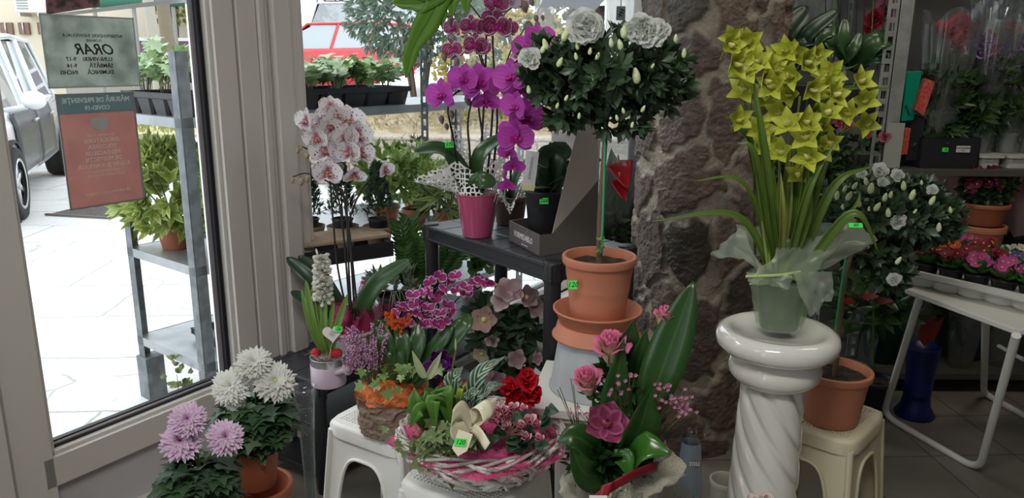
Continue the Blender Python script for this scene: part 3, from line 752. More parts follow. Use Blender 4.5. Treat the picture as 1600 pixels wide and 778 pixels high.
BLKP = mat('black_plastic', (.022, .023, .026), .38, bs=.04, bscale=80); SOIL = mat('potting_soil', (.028, .018, .012), .95, col2=(.07, .045, .03), ns=60, bs=1, bscale=90)
TERRA = mat('terracotta_plastic', (.40, .125, .065), .5, col2=(.36, .11, .055), ns=6); TERRA2 = mat('orange_terracotta', (.50, .19, .11), .55)
def tray(name, label, o, a, b, h, cells, m=BLKP, flare=1, group=None, grp_cells=True):
    """nursery tray: rim plus a row of round-bottomed cells"""
    t = thing(name, V(o)+(a+b)/2, label, 'tray', group); o = V(o); mb = MB(); au, bu = a.normalized(), b.normalized(); z = V((0, 0, 1))
    th = .012
    mb.obox(o+z*(h-.022), a, bu*th, z*.022); mb.obox(o+b-bu*th+z*(h-.022), a, bu*th, z*.022); mb.obox(o+z*(h-.022), au*th, b, z*.022); mb.obox(o+a-au*th+z*(h-.022), au*th, b, z*.022)
    mb.obox(o+au*.004+bu*.004+z*(h-.024), a-au*.008, b-bu*.008, z*.004); mb.build('rim', m, t, smooth=False, bevel=.002)
    na, nb = cells; mb = MB(); ca, cb = a/na, b/nb
    for i in range(na):
        for j in range(nb):
            c = o+ca*(i+.5)+cb*(j+.5); r = min(ca.length, cb.length)*.47
            k = 4
            rows = []
            for q_, zz in ((.78, 0), (.97, h-.023)):
                rows.append([c+au*(sx*ca.length*.49*q_)+bu*(sy*cb.length*.49*q_)+z*zz for sx, sy in ((-1, -.8), (-.8, -1), (.8, -1), (1, -.8), (1, .8), (.8, 1), (-.8, 1), (-1, .8))])
            mb.grid(rows, True); mb.add(rows[0], [tuple(range(8))])
    mb.build('cells', m, t, smooth=False)
    return t
IVY = leafm('variegated_ivy', (.13, .27, .05), (.24, .36, .12), .35, edge=(.55, .60, .34)); IVY2 = leafm('grey_green_ivy', (.24, .38, .15), (.46, .58, .34), .4, edge=(.58, .66, .44))
STEMB = mat('brown_stem', (.13, .085, .05), .7); STEMG = mat('green_stem', (.10, .17, .04), .5)
def ivy_plant(c, R, H, n, L, m, label, seed, group=None, name='ivy_plant', stems=10):
    rg = random.Random(seed); c = V(c); t = thing(name, c, label, 'plant', group); mb = MB(); ms = MB()
    for k in range(stems):
        a = rg.uniform(0, 6.3); r = rg.uniform(.3, 1)*R; tip = c+V((math.cos(a)*r, math.sin(a)*r, H*rg.uniform(.5, 1)))
        q = cr([c+V((math.cos(a)*r*.2, math.sin(a)*r*.2, 0)), c+V((math.cos(a)*r*.5, math.sin(a)*r*.5, H*.5)), tip], 4); ms.tube(q, .0018, .0012, 4)
        for i in range(n//stems):
            p = q[rg.randint(3, len(q)-1)]+V((rg.gauss(0, .016), rg.gauss(0, .016), rg.gauss(0, .012))); d = V((math.cos(a), math.sin(a), rg.uniform(-.6, .5)))+rdir(rg)*.7
            ivyleaf(mb, p, d, (rg.uniform(-.4, .4), rg.uniform(-.7, .2), 1), L*rg.uniform(.6, 1.2))
    mb.build('leaves', m, t); ms.build('stems', STEMB, t); return t
zt = ZS[0]
tray('black_tray', 'black nursery tray of ivy at the left end of the top outdoor shelf', Rk(.02, .03, zt), ra_*.24, rb_*.44, .085, (2, 4))
for i, (a_, b_) in enumerate(((.08, .12), (.18, .14), (.09, .27), (.18, .30), (.1, .43))):
    ivy_plant(Rk(a_, b_, zt+.07), .10, .19, 60, .055, IVY2, 'pale young ivy in the left outdoor tray, '+('at the near corner by the rack post', 'at the near right corner', 'on the left in the middle', 'on the right in the middle', 'at the far end')[i], 20+i, 'ivy in the left outdoor tray')
tray('black_tray', 'long black nursery tray of ivy behind the window, numbers chalked on its rim', Rk(.42, .06, zt), ra_*.80, rb_*.34, .085, (6, 2))
tx = text('chalk_writing', '55117 WCI 94', None, Rk(1.02, .052, zt+.074), .018, basis(ra_, (0, 0, 1)), mat('chalk', (.5, .52, .55), .9), shear=.3)
tx.parent = [o for o in bpy.data.objects if o.name.startswith('black_tray') and o.type == 'EMPTY'][-1]; tx.matrix_local = Matrix.Translation(-org(tx.parent)) @ tx.matrix_local
for i in range(10):
    a_, b_ = .50+.155*(i % 5), .13+.17*(i//5)
    ivy_plant(Rk(a_, b_, zt+.07), .11, .15, 70, .056, IVY2 if i % 3 else IVY, 'bushy ivy in the %s row of the long outdoor tray, %s' % ('front' if i < 5 else 'back', ('at its left end', 'second from the left', 'in the middle', 'second from the right', 'at its right end')[i % 5]), 40+i, 'ivy in the long outdoor tray')
def lathe_pot(t, c, r1, r0, h, m, rim=.018, soil=True, name='pot', lip=1.06, soil_z=.85, n=40, grooves=0):
    """pot standing on c (bottom centre), open at the top with a rolled rim"""
    c = V(c); mb = MB(); pr = [(0, .0), (r0*.96, 0), (r0, .004)]
    if grooves:
        for k in range(grooves*3):
            z = h*(.35+.4*k/(grooves*3)); pr.append((r0+(r1-r0)*z/h-(.0012 if k % 3 == 1 else 0), z))
    pr += [(r0+(r1-r0)*(h-rim)/h, h-rim), (r1*lip, h-rim+.001), (r1*lip*1.01, h-.002), (r1*lip*.99, h), (r1*.95, h), (r1*.92, h-rim), (r0*.9, .02), (0, .02)]
    mb.lathe(pr, c, n); o = mb.build(name, m, t)
    md = o.modifiers.new('b', 'BEVEL'); md.width = .0015; md.segments = 2; md.limit_method = 'ANGLE'; md.angle_limit = .7
    if soil:
        rg = random.Random(int(h*1e4)); ms = MB(); rr = r1*.9; rows = []
        for i in range(7):
            rows.append([c+V((rr*i/6*math.cos(a)+1e-5, rr*i/6*math.sin(a), h*soil_z+.006*noise.noise(V((i*1.3, a*3, h*50)))+.003*rg.random())) for a in [2*pi*k/20 for k in range(20)]])
        ms.grid(rows, True); so_ = ms.build('soil', SOIL, t)
    return o
# large variegated shrubs in pots at the rack's left end
VARI = leafm('yellow_green_leaf', (.22, .36, .06), (.40, .50, .12), .35, edge=(.60, .62, .28)); VARI2 = leafm('fresh_green_leaf', (.15, .31, .05), (.30, .46, .10), .35, edge=(.52, .58, .26))
GLEAF = leafm('umbrella_leaf', (.10, .23, .04), (.22, .38, .08), .3, edge=(.36, .42, .10)); DLEAF = leafm('dark_glossy_leaf', (.025, .06, .02), (.06, .11, .035), .3)
def potplant(name, label, base, pot_r, pot_h, c, R, n, per, L, W, m, seed, pm=TERRA, cat='potted plant', group=None, prof='ovate', stems=8, stem_m=None, **kw):
    t = thing(name, base, label, cat, group); lathe_pot(t, base, pot_r, pot_r*.75, pot_h, pm)
    mb = MB(); tips = bush(mb, c, R, n, per, L, W, prof, seed, **kw); mb.build('foliage', m, t)
    ms = MB(); b_ = V(base)+V((0, 0, pot_h*.85)); rg = random.Random(seed)
    for k in range(min(stems, len(tips))):
        tp = tips[rg.randrange(len(tips))][0]; ms.tube(cr([b_+V((rg.uniform(-.3, .3)*pot_r, rg.uniform(-.3, .3)*pot_r, 0)), b_.lerp(tp, .5)+V((0, 0, .02)), tp], 4), .004, .002, 5)
    ms.build('stems', stem_m or STEMG, t); return t
def zp(px, py, z): return P(px, py, z=z)
b_ = Rk(.13, .36, ZS[1]); potplant('variegated_potted_shrub', 'tall shrub with yellow-green leaves in a terracotta pot behind the poster', b_, .075, .10, b_+V((-.02, 0, .23)), (.19, .15, .22), 190, 6, .08, .03, VARI, 3, zmin=-.7)
b_ = Rk(.30, .12, ZS[1]); potplant('variegated_potted_shrub', 'leafy yellow-green shrub in a terracotta pot right against the door frame', b_, .075, .10, b_+V((0, 0, .22)), (.17, .14, .23), 150, 6, .085, .036, VARI2, 4, zmin=-.8)
# ================================================================ inside: furniture and supports
STOOLM = mat('white_stool_plastic', (.80, .80, .76), .42, bs=.03, bscale=120); CREAM = mat('cream_stool_plastic', (.62, .57, .40), .42, bs=.03, bscale=120)
def stool(label, c, ang, H, m, half=.15, group='plastic stools', z0=0):
    c = V((c[0], c[1], z0)); t = thing('plastic_stool', c, label, 'stool', group)
    R = Matrix.Rotation(ang, 3, 'Z'); X, Y_, Z = R @ V((1, 0, 0)), R @ V((0, 1, 0)), V((0, 0, 1))
    mb = MB(); rows = []; h = half
    for k, (rr, zz) in enumerate(((h, H-.045), (h, H-.012), (h-.004, H-.003), (h-.012, H))):
        row = []
        for i in range(32):
            a = 2*pi*i/32; sq = (abs(math.cos(a))**9+abs(math.sin(a))**9)**(-1/9)
            row.append(c+X*(rr*sq*math.cos(a))+Y_*(rr*sq*math.sin(a))+Z*zz)
        rows.append(row)
    rows.append([c+Z*H+(p-c-Z*H)*.001 for p in rows[-1]]); mb.grid(rows, True)
    # raised grip pattern on the top
    n = 22
    for i in range(n):
        for j in range(n):
            p = c+X*((i-(n-1)/2)*.011)+Y_*((j-(n-1)/2)*.011)+Z*(H-.0005); s = .0035
            mb.obox(p-X*s-Y_*s, X*2*s, Y_*2*s, Z*.0016)
    mb.build('seat', m, t)
    sp = .035
    def corner(sx, sy, z): q = h-.0125+sp*(1-z/H); return c+X*(sx*q)+Y_*(sy*q)+Z*z
    lw = .05; zA = H-.095; Ht = H-.03
    for sx, sy in ((1, 1), (1, -1), (-1, 1), (-1, -1)):
        mb = MB()
        for ax in (0, 1):
            e = X*(-sx) if ax == 0 else Y_*(-sy); o_ = (Y_*sy if ax == 0 else X*sx); outer, inner = [], []
            for k in range(17):
                f = k/16; a = f*pi/2
                zi = zA*max(0, math.sin(a))**.55; xi = h-(h-lw)*(max(0, math.cos(a))**.45)*(1.0) if f < 1 else h
                if f < .6: zo, xo = Ht*(f/.6), 0
                else: zo, xo = Ht, h*(f-.6)/.4
                zo = max(zo, zi) if f >= .6 else zo
                def pt(x, z): return corner(sx, sy, z)+e*(x*(1+sp/h*(1-z/H)))
                outer.append(pt(xo, zo)); inner.append(pt(xi, zi))
            mid = [(a_+b_)/2 for a_, b_ in zip(outer, inner)]
            if (e.cross(Z)).dot(o_) < 0: rows = [inner, mid, outer]
            else: rows = [outer, mid, inner]
            mb.grid(rows); mb.grid([[p-o_*.004 for p in r] for r in rows][::-1])
            mb.tube([p+o_*.002 for p in inner], .0055, n=6)
        mb.tube([corner(sx, sy, 0)-X*sx*.004-Y_*sy*.004, corner(sx, sy, Ht)-X*sx*.004-Y_*sy*.004], .010, n=10)
        mb.build('leg', m, t)
    return t
vx = V((.842, -.54, 0)); vy = V((.54, .842, 0)); sang = math.atan2(-.54, .842)
S1 = V((-.557, 2.093, 0))*.5+V((-.304, 1.916, 0))*.5+vy*.155; S1.z = 0
stool('white plastic stool carrying the bark planter', S1, sang, .45, STOOLM)
S2 = V((-.291, 1.774, 0))+vx*.15+vy*.14; S2.z = 0
stool('white plastic stool at the bottom edge carrying the white wicker basket', S2, sang+.03, .45, STOOLM)
S3 = V((.955, 2.17, 0)); stool('cream plastic stool carrying the terracotta pot behind the twisted pedestal', S3, math.radians(-42), .45, CREAM)
# stand for the bouquet, under the picture's lower edge
BQ = P(965, 778, 1.55); BQ = V((BQ.x, BQ.y, 0))
t = thing('plant_stand', BQ, 'low white round stand under the rose bouquet', 'stand'); mb = MB()
mb.lathe([(0, 0), (.11, 0), (.12, .02), (.05, .05), (.04, .3), (.08, .40), (.12, .42), (.12, .44), (0, .44)], BQ, 28); mb.build('column', STOOLM, t)

BLK2 = mat('matt_black_plastic', (.016, .017, .020), .42, bs=.08, bscale=150); BTOP = mat('black_shelf_top', (.05, .053, .062), .33, bs=.05, bscale=120)
def plastic_table(name, label, c0, la, lb, L, D, zt, r=.026, capr=.03, plates=(6, 3), skirt=.055, sockets=False, ph='sq', low=None):
    """c0 = front corner; la along, lb deep"""
    t = thing(name, (c0[0], c0[1], 0), label, 'table' if not sockets else 'shelf'); Z = V((0, 0, 1)); c0 = V((c0[0], c0[1], 0))
    mb = MB(); mb.obox(c0+Z*(zt-.012), la*L, lb*D, Z*.010)
    for i in range(plates[0]):
        for j in range(plates[1]):
            mb.obox(c0+la*(L*i/plates[0]+.003)+lb*(D*j/plates[1]+.003)+Z*(zt-.003), la*(L/plates[0]-.006), lb*(D/plates[1]-.006), Z*.003)
    mb.build('table_top', BTOP, t, smooth=False, bevel=.0015)
    mb = MB(); w_ = .018
    for o_, a_, b_ in ((c0, la*L, lb*w_), (c0+lb*(D-w_), la*L, lb*w_), (c0, la*w_, lb*D), (c0+la*(L-w_), la*w_, lb*D)):
        mb.obox(o_+Z*(zt-skirt), a_, b_, Z*(skirt-.004))
    mb.obox(c0-lb*.003+Z*(zt-.014), la*L, lb*.004, Z*.009); mb.obox(c0-lb*.003+Z*(zt-skirt), la*L, lb*.004, Z*.008)
    mb.build('skirt', BLK2, t, smooth=False, bevel=.003)
    for a_, b_ in ((0, 0), (L, 0), (0, D), (L, D)):
        p = c0+la*(a_+(capr*.8 if a_ == 0 else -capr*.8))+lb*(b_+(capr*.8 if b_ == 0 else -capr*.8)); mb = MB()
        mb.lathe([(0, 0), (r, 0), (r, zt-skirt*.9), (r*.96, zt-.02)], p, 20); lg = mb.build('leg', BLK2, t)
        mb = MB()
        if not sockets: mb.lathe([(capr, zt-skirt-.004), (capr*1.04, zt-.004), (capr*.97, zt+.004), (capr*.7, zt+.0065), (0, zt+.0065)], p, 24)
        else: mb.lathe([(capr, zt-skirt-.02), (capr, zt+.002), (capr*.72, zt+.004), (capr*.70, zt+.035), (capr*.80, zt+.037), (capr*.80, zt+.052), (capr*.55, zt+.052), (capr*.52, zt), (0, zt)], p, 24)
        mb.build('cap' if not sockets else 'socket', BLK2, lg)
    if low:
        for z_ in low:
            mb = MB(); mb.obox(c0+la*.01+lb*.01+Z*(z_-.02), la*(L-.02), lb*(D-.02), Z*.02); mb.build('lower_shelf', BLK2, t, smooth=False, bevel=.003)
    return t
TR, TL = P(856, 412, z=.906), P(660, 350, z=.906)
TZ = .906; tla = (TL-TR); TLEN = tla.length+.02; tla.normalize(); tlb = V((tla.y, -tla.x, 0)); TDEP = .37
plastic_table('black_shelf_table', 'black plastic table under the pink orchid pot and the grey box', TR-tla*.02, tla, tlb, TLEN, TDEP, TZ, low=None)
C0 = P(497, 598, z=.43); lsa, lsb = WA.copy(), WN.copy(); LSD = .40
plastic_table('low_black_shelf', 'low black plastic shelf against the door frame under the hyacinth can', C0, lsa, lsb, 1.05, LSD, .43, r=.022, capr=.027, plates=(6, 3), sockets=True, low=(.26, .08))

# saucers, bucket, ionic pedestal under the standard azalea ------------------
PC = P(929, 612, 1.98); PC = V((PC.x, PC.y, 0)); capz = P(929, 604, 1.98).z
t = thing('ionic_pedestal', PC, 'white plaster pedestal with scrolled capital under the frosted bucket', 'pedestal')
PLAS = mat('white_plaster', (.70, .69, .64), .6, bs=.05, bscale=60)
pr_ = Matrix.Rotation(math.radians(-12), 3, 'Z'); px_, py_ = pr_ @ V((1, 0, 0)), pr_ @ V((0, 1, 0)); Z = V((0, 0, 1)); hs = .165
mb = MB(); mb.obox(PC-px_*hs-py_*hs+Z*(capz-.028), px_*2*hs, py_*2*hs, Z*.028); mb.obox(PC-px_*hs*.94-py_*hs*.94+Z*(capz-.044), px_*1.88*hs, py_*1.88*hs, Z*.018)
mb.build('abacus', PLAS, t, smooth=False, bevel=.005)
for sx in (-1, 1):
    for sy in (-1, 1):
        mb = MB(); c = PC+px_*(sx*.118)+py_*(sy*.125)+Z*(capz-.095); pts = []
        for k in range(70):
            a = k*.30; r_ = .050*(1-k/78); pts.append(c+px_*(sx*r_*math.cos(a-1.2))+Z*(r_*math.sin(a-1.2)*-1)+py_*sy*(.020+.0002*k))
        mb.tube(pts, .0065, .004, 6)
        mb.lathe([(0, -.03), (.052, -.03), (.054, .015), (.048, .018), (0, .02)], c, 28, axis=Matrix((px_, Z, py_*sy)).transposed())
        mb.build('volute', PLAS, t)
mb = MB(); mb.obox(PC-px_*.12-py_*.125+Z*(capz-.085), px_*.24, py_*.25, Z*.045); mb.build('scroll_band', PLAS, t, smooth=False, bevel=.006)
mb = MB(); mb.lathe([(.128, capz-.085), (.125, capz-.12), (.112, capz-.135), (.108, capz-.15), (.102, .12), (.12, .10), (.125, .07), (.145, .06), (.145, .0), (0, 0)], PC, 64, fn=lambda a, z: 1-.03*abs(math.sin(a*10)) if .11 < z < capz-.14 else 1)
mb.build('shaft', PLAS, t)
FROST = glassm('frosted_plastic', (.86, .89, .91), .25, .06, .95, fac=.55)
bk_top = P(938, 522, 1.98).z
t = thing('frosted_bucket', PC+Z*capz, 'upturned frosted translucent bucket between the pedestal and the terracotta saucers', 'bucket')
mb = MB(); hh = bk_top-capz
mb.lathe([(.126, 0), (.128, .005), (.126, .012), (.122, .016), (.103, hh-.004), (.10, hh), (0, hh), (0, hh-.003), (.098, hh-.004), (.119, .014), (.123, 0), (.126, 0)], PC+Z*capz, 48); mb.build('wall', FROST, t)
z1 = bk_top
t = thing('terracotta_saucer', PC+Z*z1, 'upturned wide terracotta saucer on the frosted bucket', 'saucer', 'terracotta saucers')
mb = MB(); mb.lathe([(0, .038), (.105, .038), (.108, .036), (.116, .006), (.122, .004), (.122, 0), (.118, 0), (.105, .03), (0, .034)], PC+Z*(z1-.002), 56); mb.build('dish', TERRA2, t)
t = thing('terracotta_saucer', PC+Z*(z1+.036), 'upright terracotta saucer holding the standard azalea pot', 'saucer', 'terracotta saucers')
mb = MB(); mb.lathe([(0, 0), (.10, 0), (.103, .003), (.116, .034), (.121, .036), (.121, .041), (.115, .041), (.100, .006), (0, .004)], PC+Z*(z1+.036), 56); mb.build('dish', TERRA2, t)
POTZ = z1+.041; AZP = PC+Z*POTZ

# twisted ceramic pedestal ---------------------------------------
CER = mat('glazed_ceramic', (.86, .85, .79), .10, coat=1)
TP = P(1216, 512, z=.82); TPc = V((TP.x, TP.y, 0))
t = thing('twisted_pedestal', TPc, 'glossy white ceramic pedestal with twisted shaft holding the wrapped yellow orchid', 'pedestal')
mb = MB(); mb.lathe([(0, .80), (.085, .80), (.10, .806), (.118, .817), (.135, .82), (.150, .812), (.157, .795), (.154, .776), (.142, .762), (.125, .756), (.112, .752), (.104, .745)], TPc, 72); mb.build('top_ring', CER, t)
mb = MB(); mb.lathe([(.100, .750), (.112, .738), (.119, .718), (.117, .698), (.108, .684), (.094, .674), (.086, .668)], TPc, 72); mb.build('collar', CER, t)
mb = MB(); rows = []
for i in range(161):
    z_ = .10+.57*i/160; row = []
    rb_s = .082+.018*(1-i/160)
    for k in range(196):
        a = 2*pi*k/196; tw = a*7+z_*60
        row.append(TPc+V(((rb_s*(1-.10*abs(math.cos(tw/2))**7))*math.cos(a), (rb_s*(1-.10*abs(math.cos(tw/2))**7))*math.sin(a), z_)))
    rows.append(row)
mb.grid(rows, True); mb.build('twisted_shaft', CER, t)
mb = MB(); mb.lathe([(.098, .115), (.12, .10), (.125, .085), (.12, .07), (.13, .06), (.155, .045), (.16, .02), (.155, 0), (0, 0)], TPc, 72); mb.build('base', CER, t)

# glass vase and clear bottle --------------------------------------
CLEAR = glassm('clear_glass', (.96, .98, .99), .03, .11, .90, fac=.03); WATER = glassm('water', (.9, .94, .95), .02, .1, .93)
vc = P(472, 604, 2.0); vb = V((vc.x+.014, 2.0, 0)); vz = vc.z
t = thing('glass_vase', vb, 'tall slender flared glass vase half full of water left of the stool', 'vase')
mb = MB(); hz = vz
pr1 = [(.0, .004), (.035, .004), (.036, 0), (.022, .06), (.016, .2), (.017, .32), (.022, hz-.12), (.028, hz-.04), (.034, hz), (.0315, hz), (.0255, hz-.05), (.019, hz-.13), (.014, .3), (.013, .2), (.018, .07), (0, .06)]
mb.lathe([(r, z) for r, z in pr1], V((vb.x-.008, vb.y, 0)), 40); mb.build('body', CLEAR, t)
mb = MB(); mb.lathe([(0, hz-.073), (.0235, hz-.073), (.0185, hz-.13), (.013, .3), (.013, .2), (.016, .08)], V((vb.x-.008, vb.y, 0)), 32); mb.build('water', WATER, t)
bc = P(1082, 668, 1.85); bb = V((bc.x-.0, 1.85, 0))
t = thing('clear_bottle', (bb.x, bb.y, .0), 'tall clear plastic bottle with grey-blue label at the pillar foot', 'bottle'); mb = MB(); hz = bc.z
mb.lathe([(0, 0), (.034, 0), (.036, .01), (.036, hz-.16), (.024, hz-.05), (.012, hz-.02), (.012, hz-.004), (.0, hz-.004)], bb, 28); mb.build('body', CLEAR, t)
mb = MB(); mb.lathe([(.0365, hz-.19), (.0368, hz-.16), (.0245, hz-.045), (.024, hz-.04)], bb, 28); mb.build('label', mat('grey_blue_label', (.26, .31, .36), .5), t)
text('label_text', 'mu', t, bb+V((.003, -.034, hz-.085)), .022, basis((1, 0, .0), (0, .3, 1)), mat('white_ink', (.8, .8, .8), .6), bold=.0003)
t = thing('plastic_cup', (bb.x-.06, bb.y-.10, 0), 'crumpled clear plastic sleeve standing beside the bottle at the pillar foot', 'plastic sleeve'); mb = MB()
rows = [[V((bb.x-.055+(.045+.01*noise.noise(V((k, z*9, 3))))*math.cos(2*pi*k/18), bb.y-.10+(.045+.01*noise.noise(V((k, z*9, 7))))*math.sin(2*pi*k/18), z)) for k in range(18)] for z in np.linspace(0, .42, 12)]
mb.grid(rows, True); mb.build('sleeve', glassm('cellophane_dull', (.75, .72, .66), .2, .1, .85, fac=.22), t)

# terracotta pots at lower left ------------------------------------
def stack_pots(c, label, z_list, cat='flower pot'): pass

# ---------------------------------------------------------------- right: rack, folding table, floor things
U0 = P(1341, 605, z=0); UX, UY = 1.585, 3.30
t = thing('indoor_plant_rack', (UX, UY, 0), 'slotted steel plant rack along the back wall', 'shelf rack')
RACKM = mat('worn_rack_steel', (.34, .35, .34), .45, .4, col2=(.26, .27, .26), ns=14); DARKB = mat('dark_shelf_board', (.07, .065, .06), .5)
X_, Y1_ = V((1, 0, 0)), V((0, 1, 0))
for x_, y_, sx, sy in ((UX, UY, 1, 1), (.98, UY, 1, 1), (3.1, UY, -1, 1), (UX, UY+.5, 1, -1), (3.1, UY+.5, -1, -1), (.98, UY+.5, 1, -1)):
    angle_post(t, V((x_, y_, 0)), X_*sx*-1 if x_ == UX else X_*sx, Y1_*sy, 0, 2.3, .05, True, 'post', RACKM)
for x0_, x1_, z_ in ((UX+.004, 3.1, 1.045), (1.0, UX-.03, 1.27), (1.0, 3.1, .10), (1.0, 3.1, 1.98), (1.0, 3.1, .62)):
    mb = MB(); mb.obox((x0_, UY+.0, z_-.03), (x1_-x0_, 0, 0), (0, .5, 0), (0, 0, .03)); mb.build('shelf', DARKB, t, smooth=False, bevel=.002)

mb = MB(); mb.obox((UX+.004, UY+.004, 0), (.055, 0, 0), (0, .003, 0), (0, 0, 2.3)); mb.build('post', RACKM, t, smooth=False)
# white folding table
WT = mat('white_metal_table', (.60, .60, .55), .45, bs=.03)
ta, tb = P(1408, 452, z=.70), P(1592, 520, z=.70)
t = thing('folding_table', (1.7, 2.7, 0), 'white folding table with bent tube legs carrying the primrose tray', 'table')
e1 = V((tb.x-ta.x, tb.y-ta.y, 0)); L1 = e1.length; e1.normalize(); e2 = V((-e1.y, e1.x, 0)); e2 = e2 if e2.x > 0 else -e2
o_ = V((ta.x, ta.y, .69)); poly = []
def rrect(o, a, b, r=.03, n=5):
    A_, B_ = a.normalized(), b.normalized(); out = []
    for cx_, cy_, s0 in ((a.length-r, b.length-r, 0), (r, b.length-r, 1), (r, r, 2), (a.length-r, r, 3)):
        for k in range(n+1):
            an = (s0+k/n)*pi/2; out.append(o+A_*(cx_+r*math.cos(an))+B_*(cy_+r*math.sin(an)))
    return out
TWD = .95
mb = MB(); mb.prism(rrect(o_, e1*L1, e2*TWD, .03), (0, 0, .018)); mb.build('table_top', WT, t, smooth=False, bevel=.003)
LEGB = [P(1380, 648, z=.012), P(1530, 735, z=.012)]
T1, T2 = P(1438, 462, z=.69), P(1588, 524, z=.69)
def roundpath(pts, r=.07, n=6):
    out = [V(pts[0])]
    for i in range(1, len(pts)-1):
        a, b_, c = V(pts[i-1]), V(pts[i]), V(pts[i+1]); u1 = (a-b_).normalized(); u2 = (c-b_).normalized()
        p0, p2 = b_+u1*r, b_+u2*r
        for k in range(n+1):
            s = k/n; out.append(p0*(1-s)**2+b_*2*s*(1-s)+p2*s*s)
    out.append(V(pts[-1])); return out
mb = MB(); mb.tube(roundpath([T1, LEGB[0], LEGB[1], T2], .08), .0135, n=12); mb.build('leg_frame', WT, t)
off = e2*.50; F1, F2 = P(1541, 480, z=.69), T2+e2*.56
B1_, B2_ = P(1537, 615, z=.012), P(1640, 670, z=.012)
mb = MB(); mb.tube(roundpath([V((F1.x, F1.y, .69)), B1_, B2_, V((B2_.x+.03, B2_.y-.30, .69))], .08), .0135, n=12); mb.build('leg_frame', WT, t)
mb = MB(); mb.tube([P(1560, 540, 2.75), P(1600, 562, 2.65)], .008, n=8); mb.build('hinge_bar', WT, t)
# blue floor vase
bv = P(1428, 648, z=0); bv = V((bv.x, bv.y, 0))
t = thing('blue_floor_vase', bv, 'dark blue waisted vase standing on the floor behind the white table legs', 'vase'); mb = MB()
mb.lathe([(0, 0), (.080, 0), (.083, .01), (.060, .05), (.054, .09), (.058, .22), (.066, .31), (.069, .32), (.065, .32), (.053, .22), (.055, .05), (0, .03)], bv, 36, fn=lambda a, z: 1-.015*abs(math.sin(a*6))); mb.build('body', mat('cobalt_blue', (.004, .008, .085), .35), t)
mb = MB()
for k in range(3): leaf(mb, bv+V((0, 0, .32)), (.3-.25*k, -.1, 1), (0, -1, 0), .16, .05, 'lance', .4)
mb.build('red_leaf', mat('dark_red_leaf', (.22, .02, .02), .4), t)
# ================================================================ flowers: builders
def phal(t, c, face, size, mp, ml, seed=0, up=(0, 0, 1), nm='flower', roll=0):
    rg = random.Random(seed); r, u, f = frame(face, up); R = Matrix.Rotation(roll+rg.uniform(-.15, .15), 3, f); r = R @ r; u = R @ u; c = V(c); mb = MB(); h = size/2
    for a, L, W in ((pi/2, .98, .62), (pi/2+2.15, .92, .60), (pi/2-2.15, .92, .60)):
        d = r*math.cos(a)+u*math.sin(a); leaf(mb, c-f*size*.02, d, f, h*L, h*W, 'orch', .25, .25, 0, 2, 5)
    for sg in (1, -1):
        d = (r*sg*math.cos(.28)+u*math.sin(.28)); leaf(mb, c+f*size*.015, (d+f*.15).normalized(), f, h*1.02, h*1.18, 'orch', .45, .12, .05, 3, 6)
    o = mb.build(nm, mp, t); mb = MB()
    mb.ball(c+f*size*.06+u*size*.01, (size*.045, size*.045, size*.06), 8, 6)
    for sg in (1, -1): leaf(mb, c+f*size*.03-u*size*.03, (r*sg*.8+u*.35+f*.6), f, size*.17, size*.15, 'orch', -.9, .5, 0, 2, 3)
    leaf(mb, c+f*size*.04-u*size*.03, (f*.9-u*.5), u, size*.26, size*.14, 'orch', .9, .6, 0, 2, 4)
    mb.build('lip', ml, o); return o
def bud(t, c, d, L, W, m, nm='bud'):
    d = V(d).normalized(); r, u, f = frame(d, (0, 1, .1)); A = Matrix((r, u, f)).transposed(); mb = MB(); mb.ball(c, (W/2, W/2, L/2), 10, 8, axis=A, taper=.45); return mb.build(nm, m, t)
def stem(t, pts, r0, r1, m, nm='stem', n=8, k=6):
    mb = MB(); mb.tube(cr(pts, k), r0, r1, n); return mb.build(nm, m, t)
def bigleaf(t, base, d, n, L, W, m, prof='strap', bend=.6, cup=.35, nm='leaf', ruf=0, solid=.0012, twist=0, nv=12, nu=3):
    mb = MB(); leaf(mb, base, d, n, L, W, prof, bend, cup, ruf, nu, nv, twist=twist); return mb.build(nm, m, t, solid=solid)
def leafto(t, a, b, n, W, m, sag=.15, prof='strap', nm='leaf', cup=.3, k=10, solid=.001, mid=None):
    """leaf laid from point a to point b with an arch; W full width"""
    a, b = V(a), V(b); md = (a+b)/2+V(n)*sag*(b-a).length if mid is None else V(mid); mb = MB(); rows = []; f = PROF[prof]; pts = cr([a, md, b], k)
    N_ = len(pts)
    for i, p in enumerate(pts):
        s_ = i/(N_-1); d = (pts[min(i+1, N_-1)]-pts[max(i-1, 0)]).normalized(); sd = d.cross(V(n)).normalized(); nn = sd.cross(d); w = max(f(min(max(s_, .002), .998)), .04)*W/2
        rows.append([p+sd*(w*x)+nn*(cup*w*x*x) for x in (-1, -.5, 0, .5, 1)])
    mb.grid(rows); return mb.build(nm, m, t, solid=solid)
def mum(t, c, face, R_, m, seed=0, nm='flower', layers=9, centre=None):
    rg = random.Random(seed); r, u, f = frame(face); c = V(c); mb = MB()
    for l in range(layers):
        q = l/(layers-1); n = int(26-12*q); el = -.12+1.35*q; L = R_*(1-.48*q)
        for k in range(n):
            a = 2*pi*(k+.5*(l % 2))/n+rg.uniform(-.1, .1); e = el+rg.uniform(-.12, .12); rd = r*math.cos(a)+u*math.sin(a)
            d = rd*math.cos(e)+f*math.sin(e); nn = f*math.cos(e)-rd*math.sin(e)
            leaf(mb, c+f*(R_*.15*q)+rd*R_*.03, d, nn, L*rg.uniform(.88, 1.08), R_*.27*(1-.2*q), 'petal', .45-1.9*q+rg.uniform(-.2, .2), .5, 0, 1, 4)
    o = mb.build(nm, m, t)
    if centre: mb = MB(); mb.ball(c+f*R_*.22, R_*.13, 10, 6); mb.build('centre', centre, o)
    return o
